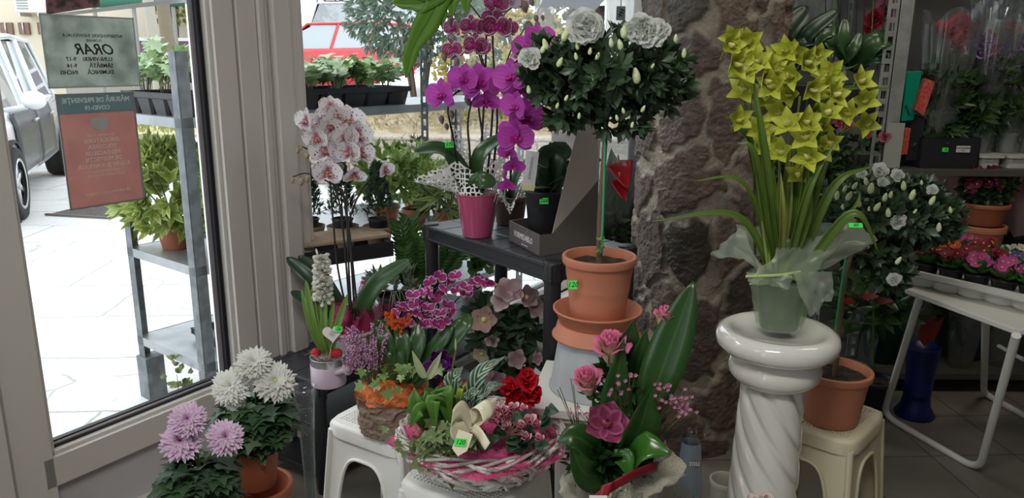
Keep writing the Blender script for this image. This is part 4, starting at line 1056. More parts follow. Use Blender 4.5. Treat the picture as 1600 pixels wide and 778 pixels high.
def rose(t, c, face, R_, m, seed=0, nm='flower', n=20, open_=1.):
    """spiral of cupped petals, each a patch of a bowl whose lip rolls outwards"""
    rg = random.Random(seed); r, u, f = frame(face); c = V(c); mb = MB()
    for k in range(n):
        q = k/(n-1); a0 = k*2.4+seed; rho = R_*(.10+.60*q*(.6+.4*open_)); H = R_*(1.55-.45*q**2); w = 1.5-.62*q; fl = R_*.42*q**1.5*open_; rows = []
        for i in range(8):
            s = i/7; row = []
            for j in range(9):
                x = j/4-1; an = a0+w*x*(s**.35)*(.55+.45*math.sin(pi*min(1, s+.25)) if s > .8 else 1); rad = r*math.cos(an)+u*math.sin(an)
                hh = H*s*(1-.16*x*x*s); rr = rho*(.25+.75*s**.55)+fl*max(0, (s-.6)/.4)**2*(1-.3*x*x)+R_*.02*math.sin(x*7+k)*s
                row.append(c-f*R_*.7+f*(hh-fl*.5*max(0, (s-.8)/.2)**2)+rad*rr)
            rows.append(row)
        mb.grid(rows)
    o = mb.build(nm, m, t, solid=.0006); mb = MB()
    for k in range(5):
        a = k*2*pi/5; rd = r*math.cos(a)+u*math.sin(a); leaf(mb, c-f*R_*.7, rd*.8+f*.15, f, R_*.7, R_*.2, 'lance', .8, .3)
    mb.ball(c-f*R_*.78, R_*.24, 8, 6); mb.build('calyx', STEMG, o); return o
def ruffle(t, c, face, R_, m, n=16, seed=0, nm='flower', spread=1.3, W=.9, prof='wide', ruf=.25, centre=None):
    """double or frilly bloom: many wavy petals radiating from one point"""
    rg = random.Random(seed); r, u, f = frame(face); c = V(c); mb = MB()
    for k in range(n):
        q = (k+.5)/n; a = k*2.4+rg.uniform(-.2, .2); rd = r*math.cos(a)+u*math.sin(a); e = 1.4-spread*q
        d = rd*math.cos(e)+f*math.sin(e); nn = f*math.cos(e)-rd*math.sin(e)
        leaf(mb, c, d, nn, R_*rg.uniform(.8, 1.05)*(.75+.25*q), R_*W*rg.uniform(.8, 1.1), prof, .35, rg.uniform(-.1, .3), ruf, 3, 5, rph=rg.uniform(0, 6))
    o = mb.build(nm, m, t)
    if centre: mb = MB(); mb.ball(c+f*R_*.25, R_*.16, 8, 6); mb.build('centre', centre, o)
    return o
def simple5(t, c, face, R_, m, centre=None, n=5, prof='round', W=1., cup=.2, el=.25, nm='flower', seed=0, bend=.2, ruf=0):
    rg = random.Random(seed); r, u, f = frame(face); c = V(c); mb = MB(); a0 = rg.uniform(0, 6)
    for k in range(n):
        a = a0+2*pi*k/n; rd = r*math.cos(a)+u*math.sin(a); e = el+rg.uniform(-.1, .1)
        leaf(mb, c, rd*math.cos(e)+f*math.sin(e), f*math.cos(e)-rd*math.sin(e), R_*rg.uniform(.9, 1.05), R_*W, prof, bend, cup, ruf, 2, 4)
    o = mb.build(nm, m, t)
    if centre: mb = MB(); mb.ball(c+f*R_*.12, (R_*.2, R_*.2, R_*.12), 8, 5, axis=Matrix((r, u, f)).transposed()); mb.build('centre', centre, o)
    return o
def cymb(t, c, face, size, mp, ml, seed=0, nm='flower', wf=.66, pf='ovate'):
    rg = random.Random(seed); r, u, f = frame(face); R = Matrix.Rotation(rg.uniform(-.5, .5), 3, f); r = R @ r; u = R @ u; c = V(c); mb = MB(); h = size*.55; cl_ = rg.uniform(.25, .75)
    for a in (pi/2, pi/2+1.15, pi/2-1.15, pi/2+2.3, pi/2-2.3):
        d = r*math.cos(a)+u*math.sin(a); d = (d+f*cl_).normalized(); leaf(mb, c, d, f, h, h*wf, pf, .25, .55, 0, 2, 5)
    o = mb.build(nm, mp, t); mb = MB(); leaf(mb, c+f*.004, f+u*.25, -u, size*.24, size*.16, 'ovate', -.5, .6, 0, 2, 4); leaf(mb, c+f*.004-u*.004, f-u*.4, u, size*.34, size*.26, 'wide', 1.3, .9, .15, 2, 5)
    mb.build('lip', ml, o); return o
def lance_fan(mb, c, n, L, W, seed, lift=.7, prof='grass', bend=1.2):
    rg = random.Random(seed)
    for k in range(n):
        a = rg.uniform(0, 6.3); e = rg.uniform(lift*.5, 1.4); d = V((math.cos(a)*math.cos(e), math.sin(a)*math.cos(e), math.sin(e)))
        leaf(mb, c, d, V((-math.cos(a)*math.sin(e), -math.sin(a)*math.sin(e), math.cos(e))), L*rg.uniform(.6, 1.1), W, prof, bend*rg.uniform(.5, 1.2), .3, 0, 1, 7)
def towards(c, dx=0, dz=0): 
    v = V((0, 0, EYE))-V(c); v.normalize(); return V((v.x+dx, v.y, v.z+dz))

ORL = leafm('orchid_leaf', (.025, .07, .025), (.05, .12, .035), .28, trans=.08); ORL2 = leafm('dark_orchid_leaf', (.012, .04, .018), (.025, .065, .03), .35, trans=.05)
ORSTEM = mat('dark_orchid_stem', (.022, .018, .014), .5); ORSTEM_G = mat('olive_orchid_stem', (.10, .12, .04), .5)
MAG = petalm('magenta_petal', (.58, .08, .50), veins=(.40, .03, .34), edge=(.62, .16, .58), edge_at=.85, rough=.5, trans=.35); MAGL = mat('magenta_lip', (.30, .005, .14), .4, col2=(.5, .02, .3), ns=200)
SPW = petalm('white_spotted_petal', (.80, .77, .78), spots=(.16, .012, .08), spot_scale=6.5, spot_thr=.33, centre=(.42, .10, .20), trans=.35, var=.02); SPL = mat('crimson_lip', (.35, .03, .05), .4, col2=(.6, .45, .35), ns=150)
PUR = petalm('wine_netted_petal', (.30, .035, .13), spots=(.66, .48, .58), spot_scale=13, spot_thr=.34, edge=(.78, .60, .70), edge_at=.80, trans=.3)
PURL = mat('wine_lip', (.45, .02, .22), .4)
MINI = petalm('purple_white_rim_petal', (.36, .03, .22), edge=(.75, .62, .70), edge_at=.74, trans=.25); MINIL = mat('mini_lip', (.45, .04, .10), .4)
PALE = petalm('pale_lilac_petal', (.70, .58, .70), trans=.4); BUDG = mat('green_bud', (.34, .33, .16), .5, col2=(.28, .20, .16), ns=60); BUDB = mat('brown_bud', (.17, .12, .11), .5, col2=(.22, .17, .13), ns=60)

# ---------------------------------------------------------------- upper black table
pb = P(746, 368, z=TZ+.002); pc = pb
t = thing('potted_orchid', pb, 'tall magenta orchid with white lace wrap in a glossy pink pot on the black table', 'orchid')
hp = P(747, 300, pb.y).z-pb.z
PINKP = mat('pink_glazed_pot', (.44, .075, .17), .16, coat=.5); lathe_pot(t, pb, .074, .050, hp, PINKP, rim=.006, lip=1.01)
topz = pb.z+hp
LACE, nt, b, out = newmat('white_lace'); tc = nt.nodes.new('ShaderNodeTexCoord')
vo = tex(nt, 'voronoi', 62, vec=tc.outputs['Object'], feature='DISTANCE_TO_EDGE'); vo.inputs['Randomness'].default_value = .45
b.inputs['Base Color'].default_value = (.85, .85, .83, 1); b.inputs['Roughness'].default_value = .8
nt.links.new(step(nt, vo.outputs[0], .16, .13), b.inputs['Alpha'])
def wrapcollar(t, c, r0, pts_r, z0, m, seed, nm='wrap', n=64, rows_n=10, crumple=.012):
    """paper or mesh collar: from a ring of radius r0 flaring to (radius, height) given per direction"""
    mb = MB(); rows = []; c = V(c)
    for i in range(rows_n+1):
        s = i/rows_n; row = []
        for k in range(n):
            a = 2*pi*k/n; R_, H_ = pts_r(a); q = noise.noise(V((math.cos(a)*2.2, math.sin(a)*2.2, s*2+seed)))
            r_ = r0+(R_-r0)*s**1.3+crumple*q*s*2; z_ = z0+H_*s**.8+crumple*noise.noise(V((a*2, s*3, seed+9)))*s*2
            row.append(c+V((r_*math.cos(a), r_*math.sin(a), z_)))
        rows.append(row)
    mb.grid(rows, True); return mb.build(nm, m, t)
def lobes(base_r, base_h, spikes):
    def f(a):
        R_, H_ = base_r, base_h
        for (sa, w, dr, dh) in spikes:
            d = (a-sa+pi) % (2*pi)-pi; g = max(0, 1-abs(d)/w); R_ += dr*g; H_ += dh*g
        return R_, H_
    return f
wrapcollar(t, pc, .066, lobes(.072, .125, [(pi*1.08, .5, .16, -.08), (pi*.75, .5, .05, .10), (.35, .6, .06, .12), (pi*1.5, .7, .0, -.05), (-.4, .5, .06, .02), (pi*.4, .5, .03, .12)]), hp-.012, LACE, 3)
a_ = V((pc.x, pc.y, topz-.01))
leafto(t, a_+V((-.02, 0, 0)), P(648, 238, pb.y-.06), (.0, -.5, 1), .085, ORL, sag=.18, mid=P(695, 240, pb.y-.03))
leafto(t, a_+V((.02, 0, 0)), P(795, 208, pb.y-.02), (-.6, -.6, .4), .075, ORL, mid=P(752, 245, pb.y-.06))
leafto(t, a_+V((0, -.02, .0)), P(775, 285, pb.y-.09), (-.1, -.9, .4), .06, ORL, mid=P(748, 283, pb.y-.09))
leafto(t, a_, P(700, 262, pb.y+.05), (.3, -.6, .7), .07, ORL, sag=.1)
Yo = pb.y
def pp(*l): return [P(x, y, Y) for x, y, Y in l]
for pts in (pp((726, 295, Yo), (717, 265, Yo), (708, 215, Yo-.02), (700, 168, Yo-.03), (712, 145, Yo-.05), (732, 140, Yo-.05)),
            pp((735, 295, Yo-.03), (734, 240, Yo-.05), (731, 195, Yo-.05), (737, 160, Yo-.05), (750, 145, Yo-.06)),
            pp((745, 295, Yo), (752, 230, Yo), (758, 120, Yo+.02), (760, 40, Yo+.02), (758, -30, Yo+.02)),
            pp((760, 295, Yo), (768, 200, Yo+.03), (772, 120, Yo+.03), (770, 60, Yo+.03), (776, 10, Yo)),
            pp((752, 295, Yo+.02), (754, 220, Yo+.03), (748, 165, Yo+.03), (757, 145, Yo+.03)),
            pp((768, 290, Yo+.02), (776, 210, Yo+.02), (776, 165, Yo), (770, 145, Yo-.03))):
    stem(t, pts, .0042, .0028, ORSTEM)
for pts in (pp((758, 110, Yo+.02), (750, 80, Yo), (740, 58, Yo), (722, 45, Yo), (710, 42, Yo)), pp((758, 120, Yo), (748, 85, Yo), (735, 78, Yo), (720, 85, Yo), (705, 90, Yo)),
            pp((770, 60, Yo), (760, 40, Yo), (735, 8, Yo), (728, 0, Yo)), pp((785, 115, Yo), (800, 75, Yo), (815, 52, Yo), (822, 40, Yo)), pp((776, 40, Yo), (795, 15, Yo), (815, 10, Yo), (830, 4, Yo))):
    stem(t, pts, .0026, .0018, ORSTEM)
for i, (x, y, s, dx, dz) in enumerate(((692, 150, 50, -.7, 0), (725, 125, 46, -.3, .1), (750, 131, 58, 0, 0), (782, 135, 48, .5, 0), (760, 157, 44, .1, -.9))):
    c = P(x, y, Yo-.08-.01*(i % 2)); phal(t, c, towards(c, dx, dz), s*Yo/1200*1.12, MAG, MAGL, i)
for i, (x, y, s, dx, dz) in enumerate(((709, 45, 30, -.9, 0), (736, 42, 32, 0, .0), (757, 43, 30, .6, 0), (777, 42, 44, -.2, -.3), (795, 44, 28, .9, 0), (709, 78, 32, -.4, -.2), (742, 72, 36, .2, 0), (753, 76, 26, .8, -.2), (775, 6, 36, .1, 0), (772, 25, 34, -.3, -.7))):
    c = P(x, y, Yo-.05); phal(t, c, towards(c, dx, dz), s*Yo/1200*1.15, PUR, PURL, i+10)
for i, (x, y, s, dx) in enumerate(((796, 2, 34, -.2), (812, -4, 34, .3))): c = P(x, y, Yo-.03); phal(t, c, towards(c, dx, .2), s*Yo/1200*1.2, PALE, PURL, i+30)
for i, (x, y, s) in enumerate(((694, 89, 11), (714, 97, 11), (690, 187, 11), (706, 179, 11), (698, 198, 9), (731, 157, 13), (820, 11, 14), (831, 4, 9), (838, 29, 9), (840, 40, 10), (848, 28, 7), (826, 44, 17), (703, 35, 9))):
    bud(t, P(x, y, Yo-.05), (0.2, 0, -1), s*1.25*Yo/1200, s*Yo/1200, BUDB)
c = P(702, 226, Yo-.06); price(t, c, towards(c), .028, .019, '175', .05)

# second magenta orchid cascading beside the azalea
qb = P(797, 349, z=TZ+.002); t = thing('potted_orchid', qb, 'magenta orchid cascading beside the white azalea, in a brown pot behind the pink one', 'orchid')
lathe_pot(t, qb, .062, .050, P(795, 305, qb.y).z-qb.z, mat('brown_pot', (.075, .05, .04), .4)); Y2 = 2.12
stem(t, [qb+V((0, 0, .09)), P(800, 230, 2.45), P(815, 120, 2.3), P(838, 62, Y2+.1), P(818, 100, Y2), P(806, 180, Y2), P(800, 262, Y2), P(790, 300, Y2)], .004, .002, ORSTEM)
for i, (x, y, s, dx, dz) in enumerate(((842, 62, 46, .3, .6), (826, 78, 48, -.3, .3), (800, 122, 54, -.7, .1), (814, 140, 50, .2, .2), (842, 152, 40, .6, 0), (806, 168, 46, -.8, 0), (822, 186, 60, .35, -.1), (800, 206, 40, -.9, -.2), (806, 216, 54, 0, -.15), (796, 238, 34, -.6, -.6), (803, 258, 34, .1, -.8), (793, 289, 28, -.2, -.8))):
    c = P(x, y, Y2-.02*(i % 3)); phal(t, c, towards(c, dx, dz), s*Y2/1200*1.15, MAG, MAGL, i+50)
bud(t, P(788, 272, Y2), (0, 0, -1), .028, .02, mat('magenta_bud', (.28, .08, .17), .5))
wrapcollar(t, qb+V((0, 0, 0)), .055, lobes(.09, .08, [(pi*1.0, .6, .02, .04), (0, .6, .05, .03), (pi*1.5, .5, .05, -.10)]), .09, LACE, 8)
for dx, dz, W in ((-.16, .10, .05), (.14, .09, .05), (.06, .15, .05)): leafto(t, qb+V((0, 0, .09)), qb+V((dx, -.03, .09+dz)), (0, -.4, 1), W, ORL2, sag=.15)
for (x0_, y0_, x1_, y1_) in ((790, 312, 783, 330), (778, 305, 772, 330)): stem(t, [P(x0_, y0_-18, 2.5), P(x0_-3, y0_, 2.5), P(x1_, y1_-15, 2.5)], .0025, .0015, mat('aerial_root', (.32, .33, .30), .6), 'root')

# grey display box and its orchid
GREYB = mat('grey_carton', (.115, .105, .10), .55); GREYI = mat('carton_inside', (.40, .38, .34), .6); MAUVE = mat('mauve_inside', (.36, .30, .31), .7); LIDB = mat('pale_blue_carton', (.52, .58, .68), .5)
K0, K1, K2 = P(842, 401, z=TZ+.001), P(795, 376, z=TZ+.001), P(932, 384, z=TZ+.001)
ka = (K1-K0); KW = ka.length; ka.normalize(); kb = (K2-K0); KD = kb.length; kb.normalize()
t = thing('display_box', K0+ka*KW/2+kb*KD/2, 'tall grey cut-away carton with white lettering on the corner of the black table', 'box')
HB = P(841, 367, K0.y).z-K0.z; th = .004
def sidept(px, py):
    n_ = kb.cross(Z); d_ = ray(px, py); e_ = V((0, 0, EYE)); k_ = (K0-e_).dot(n_)/d_.dot(n_); return e_+d_*k_
HT = sidept(936, 8).z-K0.z
mb = MB(); mb.obox(K0, ka*KW, kb*KD, Z*th); mb.obox(K0, ka*KW, kb*th, Z*HB); mb.obox(K0+ka*(KW-th), ka*th, kb*KD, Z*HB); mb.build('tray_base', GREYB, t, smooth=False)
mb = MB(); mb.obox(K0+kb*(KD-th), ka*KW, kb*th, Z*HT); mb.build('back_panel', MAUVE, t, smooth=False)
sp = [K0, K0+kb*KD, sidept(934, 282), sidept(863, 365), K0+Z*HB]
mb = MB(); mb.prism([p-ka*.002 for p in sp], ka*.002); mb.build('side_panel', GREYB, t, smooth=False)
sp = [sidept(934, 282), sidept(938, 8), sidept(922, 8), sidept(901, 208), sidept(863, 365)]
mb = MB(); mb.prism([p+ka*.001 for p in sp], ka*.002); mb.build('side_lining', GREYI, t, smooth=False)
hy = K0.y+.03; mb = MB(); mb.prism([P(843, 12, hy), P(862, 10, hy), P(885, 11, hy), P(926, 19, hy), P(950, -8, hy), P(935, -48, hy), P(866, -48, hy)], (0, .003, 0)); mb.build('hood', LIDB, t, smooth=False)
mb = MB(); q_ = [P(935, -48, hy), P(866, -48, hy)]; mb.prism([q_[0], q_[1], q_[1]+V((.02, KD*.9, -.01)), q_[0]+V((.02, KD*.9, -.01))], (0, 0, .003)); mb.prism([P(926, 19, hy), P(950, -8, hy), P(950, -8, hy)+V((.01, KD*.8, 0)), P(926, 19, hy)+V((.01, KD*.8, 0))], (.003, 0, 0)); mb.build('hood_side', LIDB, t, smooth=False)
fdir = -kb; text('lettering', 'FORMIDABLO', t, K0+ka*KW*.5+Z*HB*.52-kb*.001, .027, basis(-ka, (0, 0, 1)), mat('white_ink', (.8, .8, .8), .6), wscale=.82)
text('lettering', 'FLOWER COLLECTION', t, K0+ka*KW*.45+Z*HB*.18-kb*.001, .0045, basis(-ka, (0, 0, 1)), mat('white_ink', (.8, .8, .8), .6))
mb = MB(); q0 = K0+ka*KW*.56+Z*HB*.15-kb*.001; mb.tube([q0, q0-ka*.018+Z*HB*.23], .0006, n=4); mb.tube([q0-ka*.026+Z*HB*.55, q0-ka*.045+Z*HB*.8], .0006, n=4); mb.build('slash_mark', mat('white_ink', (.8, .8, .8), .6), t)
ob = P(838, 388, z=TZ+.007); ob = K0+ka*KW*.5+kb*.085+Z*.006
t = thing('potted_orchid', ob, 'orchid in a matt black pot standing inside the grey cut-away carton', 'orchid')
MB_POT = mat('matt_black_ceramic', (.022, .023, .026), .5, bs=.3, bscale=70); hp2 = P(840, 296, ob.y).z-ob.z
lathe_pot(t, ob, .064, .047, hp2, MB_POT, rim=.008, lip=1.0)
oa = ob+Z*(hp2-.01); yb = ob.y
leafto(t, oa, P(838, 248, yb-.05), (0, -.9, .4), .085, ORL2, mid=P(862, 250, yb-.04)); leafto(t, oa, P(892, 232, yb-.02), (-.1, -.9, .4), .08, ORL2, mid=P(868, 245, yb-.04))
leafto(t, oa, P(893, 252, yb), (0, -.6, .8), .05, ORL2, sag=.1); leafto(t, oa, P(846, 262, yb-.1), (0, -.3, 1), .05, ORL2, sag=.1); leafto(t, oa, P(880, 278, yb-.08), (0, -.5, .9), .045, ORL2, sag=.1)
leafto(t, oa, P(860, 222, yb), (-.2, -.9, .3), .11, ORL2, mid=P(862, 262, yb-.01), prof='ovate')
stem(t, [oa, P(870, 220, yb+.03), P(872, 130, yb+.04), P(868, 60, yb+.03)], .004, .003, ORSTEM)
stem(t, pp((858, 292, yb-.03), (835, 294, yb-.08), (815, 300, yb-.09)), .004, .003, mat('aerial_root', (.32, .33, .30), .6), 'root')
c = P(850, 314, yb-.064); price(t, c, towards(c, -.3), .028, .019, '260', .08)
tagc = P(829, 263, yb-.10); r_, u_, f_ = frame(towards(tagc, -.2)); R_ = Matrix.Rotation(-.09, 3, f_); r_ = R_ @ r_; u_ = R_ @ u_; mb = MB(); mb.obox(tagc-r_*.020-u_*.052, r_*.040, u_*.104, f_*.0008); hg = mb.build('hang_tag', mat('paper_white', (.72, .72, .72), .7), t, smooth=False)
mb = MB(); mb.obox(tagc-r_*.020-u_*.068-f_*.001, r_*.040, u_*.018, f_*.0008); mb.build('yellow_edge', mat('paper_yellow', (.72, .68, .30), .7), hg, smooth=False)
text('tag_lettering', 'FORMIDABLO', t, tagc+f_*.0016, .011, basis(-u_, r_), mat('grey_ink', (.25, .25, .27), .6), wscale=1.0)
# card standing behind
cdc = P(880, 196, K0.y+.12); t = thing('info_card', cdc, 'small printed white card standing behind the azalea inside the grey carton', 'card'); r_, u_, f_ = frame((-.2, -1, .1)); mb = MB(); mb.obox(cdc-r_*.035-u_*.05, r_*.07, u_*.1, f_*.001); mb.build('card', mat('card_white', (.62, .60, .60), .7), t, smooth=False)

# azalea standards ----------------------------------------------------
AZL = leafm('azalea_leaf', (.026, .058, .028), (.075, .125, .065), .36, vein=(.07, .12, .05), trans=.08); AZW = petalm('white_azalea_petal', (.90, .92, .88), centre=(.72, .80, .55), trans=.5, var=.01)
AZB = mat('pale_green_bud', (.58, .68, .30), .5, col2=(.76, .82, .56), ns=90)
def azalea(name, label, base, pot, pts_trunk, stakepts, crowns, blooms, buds, seed, Yc, potmat=TERRA2, grooves=2, Ln=.042):
    t = thing(name, base, label, 'potted tree'); r1, r0, h = pot; lathe_pot(t, base, r1, r0, h, potmat, rim=.022, grooves=grooves, lip=1.05)
    ms = MB(); q = cr(pts_trunk, 8); ms.tube(q, .0085, .006, 8)
    for k in range(14):
        cc, R_ = crowns[k % len(crowns)]; d = rdir(random.Random(seed+k), -.3, .9); ms.tube(cr([q[-1]-Z*.02, V(cc)*.4+q[-1]*.6, V(cc)+V((d.x*R_[0], d.y*R_[1], d.z*R_[2]))*.8], 4), .004, .0015, 5)
    ms.build('trunk', STEMB, t)
    if stakepts: stem(t, stakepts, .0035, .0035, mat('green_stake', (.05, .30, .14), .4), 'stake')
    mb = MB(); tips = []
    for i, (cc, R_) in enumerate(crowns):
        n = int(2400*(R_[0]*R_[2])/(.2*.14)*.125); tips += bush(mb, cc, R_, n, 8, Ln, Ln*.42, 'obov', seed+i, inner=.62, bend=.5, cup=.3, open_=1.0, nu=1, nv=3)
    mb.build('foliage', AZL, t)
    for i, (x, y, s) in enumerate(buds): c = P(x, y, Yc); bud(t, c, (random.Random(i).uniform(-.5, .5), -.2, 1), s*1.5*Yc/1200, s*Yc/1200*.95, AZB)
    for i, (x, y, s, n_) in enumerate(blooms): c = P(x, y, Yc+.01); ruffle(t, c-towards(c)*0.01, towards(c, 0, .35), s*.54*Yc/1200, AZW, n_+6, seed+i, W=.9, ruf=.42)
    return t
Ya = AZP.y; hA = P(937, 398, Ya).z-AZP.z
AZt = azalea('standard_azalea', 'white azalea standard on a slim trunk in the middle terracotta pot', AZP, (.094, .072, hA),
    [AZP+Z*(hA*.8), P(938, 330, Ya), P(944, 240, Ya), P(948, 165, Ya)], [P(940, 395, Ya-.015), P(944, 280, Ya-.015), P(946, 190, Ya-.012)],
    [(P(955, 110, Ya), (.175, .17, .095)), (P(880, 118, Ya-.02), (.105, .12, .08)), (P(968, 185, Ya), (.075, .08, .04)), (P(1025, 120, Ya), (.085, .1, .085)), (P(895, 170, Ya), (.07, .07, .045)), (P(850, 95, Ya-.03), (.05, .05, .05))],
    [(916, 46, 68, 30), (1006, 50, 60, 26), (1026, 50, 50, 18), (828, 94, 42, 14), (988, 52, 40, 14)],
    [(883, 55, 13), (852, 69, 12), (849, 76, 10), (902, 72, 8), (900, 88, 8), (922, 80, 8), (934, 88, 9), (955, 67, 10), (969, 70, 12), (975, 50, 13), (1015, 56, 12), (1056, 60, 9), (1069, 83, 10), (994, 118, 17), (926, 120, 9), (875, 97, 11), (826, 140, 9), (905, 181, 7), (964, 184, 7), (988, 195, 7), (1005, 170, 8), (974, 173, 7), (1020, 103, 6), (885, 153, 7), (871, 165, 7)], 61, Ya-.16)
c = P(895, 445, Ya-.085); price(AZt, c, towards(c, -.1), .022, .022, '120', .1)
mb = MB(); bush(mb, P(940, 385, Ya-.02), (.016, .016, .02), 6, 4, .014, .007, 'ovate', 5); mb.build('shoot', mat('shoot_green', (.2, .33, .1), .5), AZt)

YR = 2.22; RB = P(1296, 655, z=.452); hR = P(1298, 575, RB.y).z-RB.z
AZ2 = azalea('standard_azalea', 'white azalea standard on the cream stool, its crown full of pointed white buds', RB, (.100, .078, hR),
    [RB+Z*(hR*.8), P(1311, 520, RB.y), P(1318, 450, RB.y+.02), P(1335, 380, RB.y+.03)], [P(1300, 565, RB.y-.01), P(1310, 480, RB.y-.01), P(1322, 400, RB.y)],
    [(P(1385, 325, YR+.05), (.19, .16, .10)), (P(1440, 335, YR+.05), (.11, .12, .085)), (P(1355, 385, YR+.05), (.11, .1, .06)), (P(1390, 425, YR+.0), (.05, .05, .045))],
    [(1403, 274, 24, 10), (1379, 285, 22, 8), (1457, 297, 22, 8), (1403, 348, 30, 12), (1397, 438, 27, 12), (1375, 268, 30, 9), (1347, 273, 20, 7)],
    [(1327, 306, 11), (1342, 317, 10), (1371, 323, 11), (1388, 332, 11), (1412, 290, 11), (1426, 304, 12), (1457, 313, 11), (1467, 355, 11), (1349, 340, 8), (1322, 355, 9), (1383, 308, 10), (1308, 305, 10), (1361, 294, 13), (1317, 323, 7), (1485, 328, 8), (1404, 407, 10), (1358, 326, 6), (1392, 304, 8), (1353, 283, 9), (1320, 295, 8), (1336, 290, 9), (1440, 285, 6), (1430, 330, 6)], 81, YR-.12)
mb = MB(); bush(mb, RB+Z*hR, (.02, .02, .01), 1, 2, .01, .01, 'ovate', 5)
# ================================================================ signs on the door glass
def paper(nm, c1, c2, ns=14):
    m, nt, b, out = newmat(nm); t_ = tex(nt, scale=ns, detail=4); c = mix(nt, step(nt, t_.outputs[0], .35, .7), c1, c2); nt.links.new(c, b.inputs['Base Color']); b.inputs['Roughness'].default_value = .6
    translucent(nt, b, out, c, .5); return m
SG = Wp(-.287, 1.41, .0205)
t = thing('opening_hours_sign', SG, 'grey-green opening hours sign stuck on the door glass, its writing seen reversed', 'sign')
mb = MB(); wbox(mb, -.418, -.155, 1.408, 1.60, .018, .0195); mb.build('sheet', paper('marbled_sheet', (.58, .62, .57), (.36, .40, .37)), t, smooth=False)
mb = MB()
for a_ in ((-.420, -.153, 1.406, 1.410), (-.420, -.153, 1.598, 1.602), (-.420, -.416, 1.406, 1.602), (-.157, -.153, 1.406, 1.602)): wbox(mb, a_[0], a_[1], a_[2], a_[3], .0172, .0188)
mb.build('edge', mat('clear_edge', (.45, .47, .46), .3), t, smooth=False)
SB = basis(-WA, (0, 0, 1)); INKG = mat('sign_ink', (.035, .037, .035), .7); WHT = mat('sign_pale_ink', (.85, .68, .62), .7); WHT2 = mat('sign_head_ink', (.75, .78, .76), .7)
def wt(s_, z_, txt, size, par, m, sh=0, al='CENTER', bold=0): text('lettering', txt, par, Wp(s_, z_, .0165), size, SB, m, align=al, shear=sh, bold=bold, ext=.0003)
for s_, z_, tx_, sz in ((-.28, 1.548, 'INTERPRINDERE INDIVIDUALA', .0125), (-.28, 1.535, 'FLORARIE', .010)): wt(s_, z_, tx_, sz, t, INKG)
wt(-.277, 1.510, 'ORAR', .042, t, INKG, .35, bold=.0006)
for z_, l_, r_ in ((1.484, 'LUNI-VINERI', '9-17'), (1.466, 'SÂMBĂTĂ', '9-14'), (1.448, 'DUMINICĂ', 'INCHIS')):
    wt(-.232, z_, l_, .0155, t, INKG, al='LEFT', bold=.0002); wt(-.335, z_, r_, .0155, t, INKG, al='LEFT', bold=.0002)
t = thing('notice_poster', Wp(-.29, 1.07, .0205), 'brick-red prevention notice with grey heading taped under the opening hours sign', 'poster')
mb = MB(); wbox(mb, -.402, -.182, 1.070, 1.335, .018, .0195); mb.build('sheet', paper('brick_sheet', (.60, .37, .33), (.55, .33, .30)), t, smooth=False)
mb = MB(); wbox(mb, -.402, -.182, 1.335, 1.387, .018, .0195); mb.build('heading', paper('teal_heading', (.25, .33, .33), (.22, .30, .30)), t, smooth=False)
mb = MB()
for a_ in ((-.406, -.178, 1.066, 1.071), (-.406, -.178, 1.386, 1.391), (-.406, -.401, 1.066, 1.391), (-.183, -.178, 1.066, 1.391)): wbox(mb, a_[0], a_[1], a_[2], a_[3], .0168, .0188)
mb.build('edge', mat('clear_edge2', (.30, .28, .28), .3), t, smooth=False)
wt(-.292, 1.371, 'MĂSURĂ DE PREVENȚIE', .0185, t, WHT2, bold=.0005); wt(-.292, 1.349, 'COVID-19', .0165, t, WHT2, bold=.0005)
mk = Wp(-.292, 1.305, .0165); mb = MB(); mb.prism([mk+WA*x+Z*y for x, y in ((-.026, .014), (.0, .017), (.026, .014), (.027, -.006), (.014, -.018), (0, -.021), (-.014, -.018), (-.027, -.006))], -WN*.0006); mb.build('face_mask_picture', mat('mask_grey', (.46, .44, .42), .7), t, smooth=False)
for z_, tx_, sz, bo in ((1.272, 'Vă informăm că este', .0095, 0), (1.256, 'OBLIGATORIE', .0165, .0003), (1.238, 'FOLOSIREA', .0165, .0003), (1.220, 'MIJLOACELOR', .0165, .0003), (1.202, 'DE PROTECȚIE', .0165, .0003), (1.184, 'A GURII ȘI A NASULUI,', .0155, .0003), (1.168, 'in conformitate cu dispozițiile', .0095, 0), (1.156, 'legale transmise de autorități!', .0095, 0), (1.105, 'Vă mulțumim pentru înțelegere !', .0105, .0001)):
    wt(-.292, z_, tx_, sz, t, WHT, bold=bo)
# floral banner hanging at the top of the door glass
t = thing('floral_banner', Wp(-.3, 1.66, .03), 'dark floral banner with a pale lower edge behind the top of the door glass', 'banner'); a_, b_, c_, d_ = (P(x, y, Yq) for x, y, Yq in ((73, 20, 2.10), (156, 14, 2.28), (152, -40, 2.28), (68, -40, 2.10)))
off_ = WN*.03
def onw(px, py, o=.03):
    d0 = ray(px, py); n_ = WN; e_ = V((0, 0, EYE)); k_ = (W0+WN*o-e_).dot(n_)/d0.dot(n_); return e_+d0*k_
mb = MB(); mb.prism([onw(73, 23), onw(156, 10), onw(152, -90), onw(66, -90)], WN*.002); mb.build('printed_panel', mat('dark_floral', (.05, .035, .03), .7, col2=(.30, .14, .15), ns=38), t, smooth=False)
mb = MB(); mb.prism([onw(73, 28), onw(306, 2), onw(306, -6), onw(73, 23)], WN*.003); mb.build('pale_edge', mat('strip_white', (.74, .74, .74), .5), t, smooth=False)

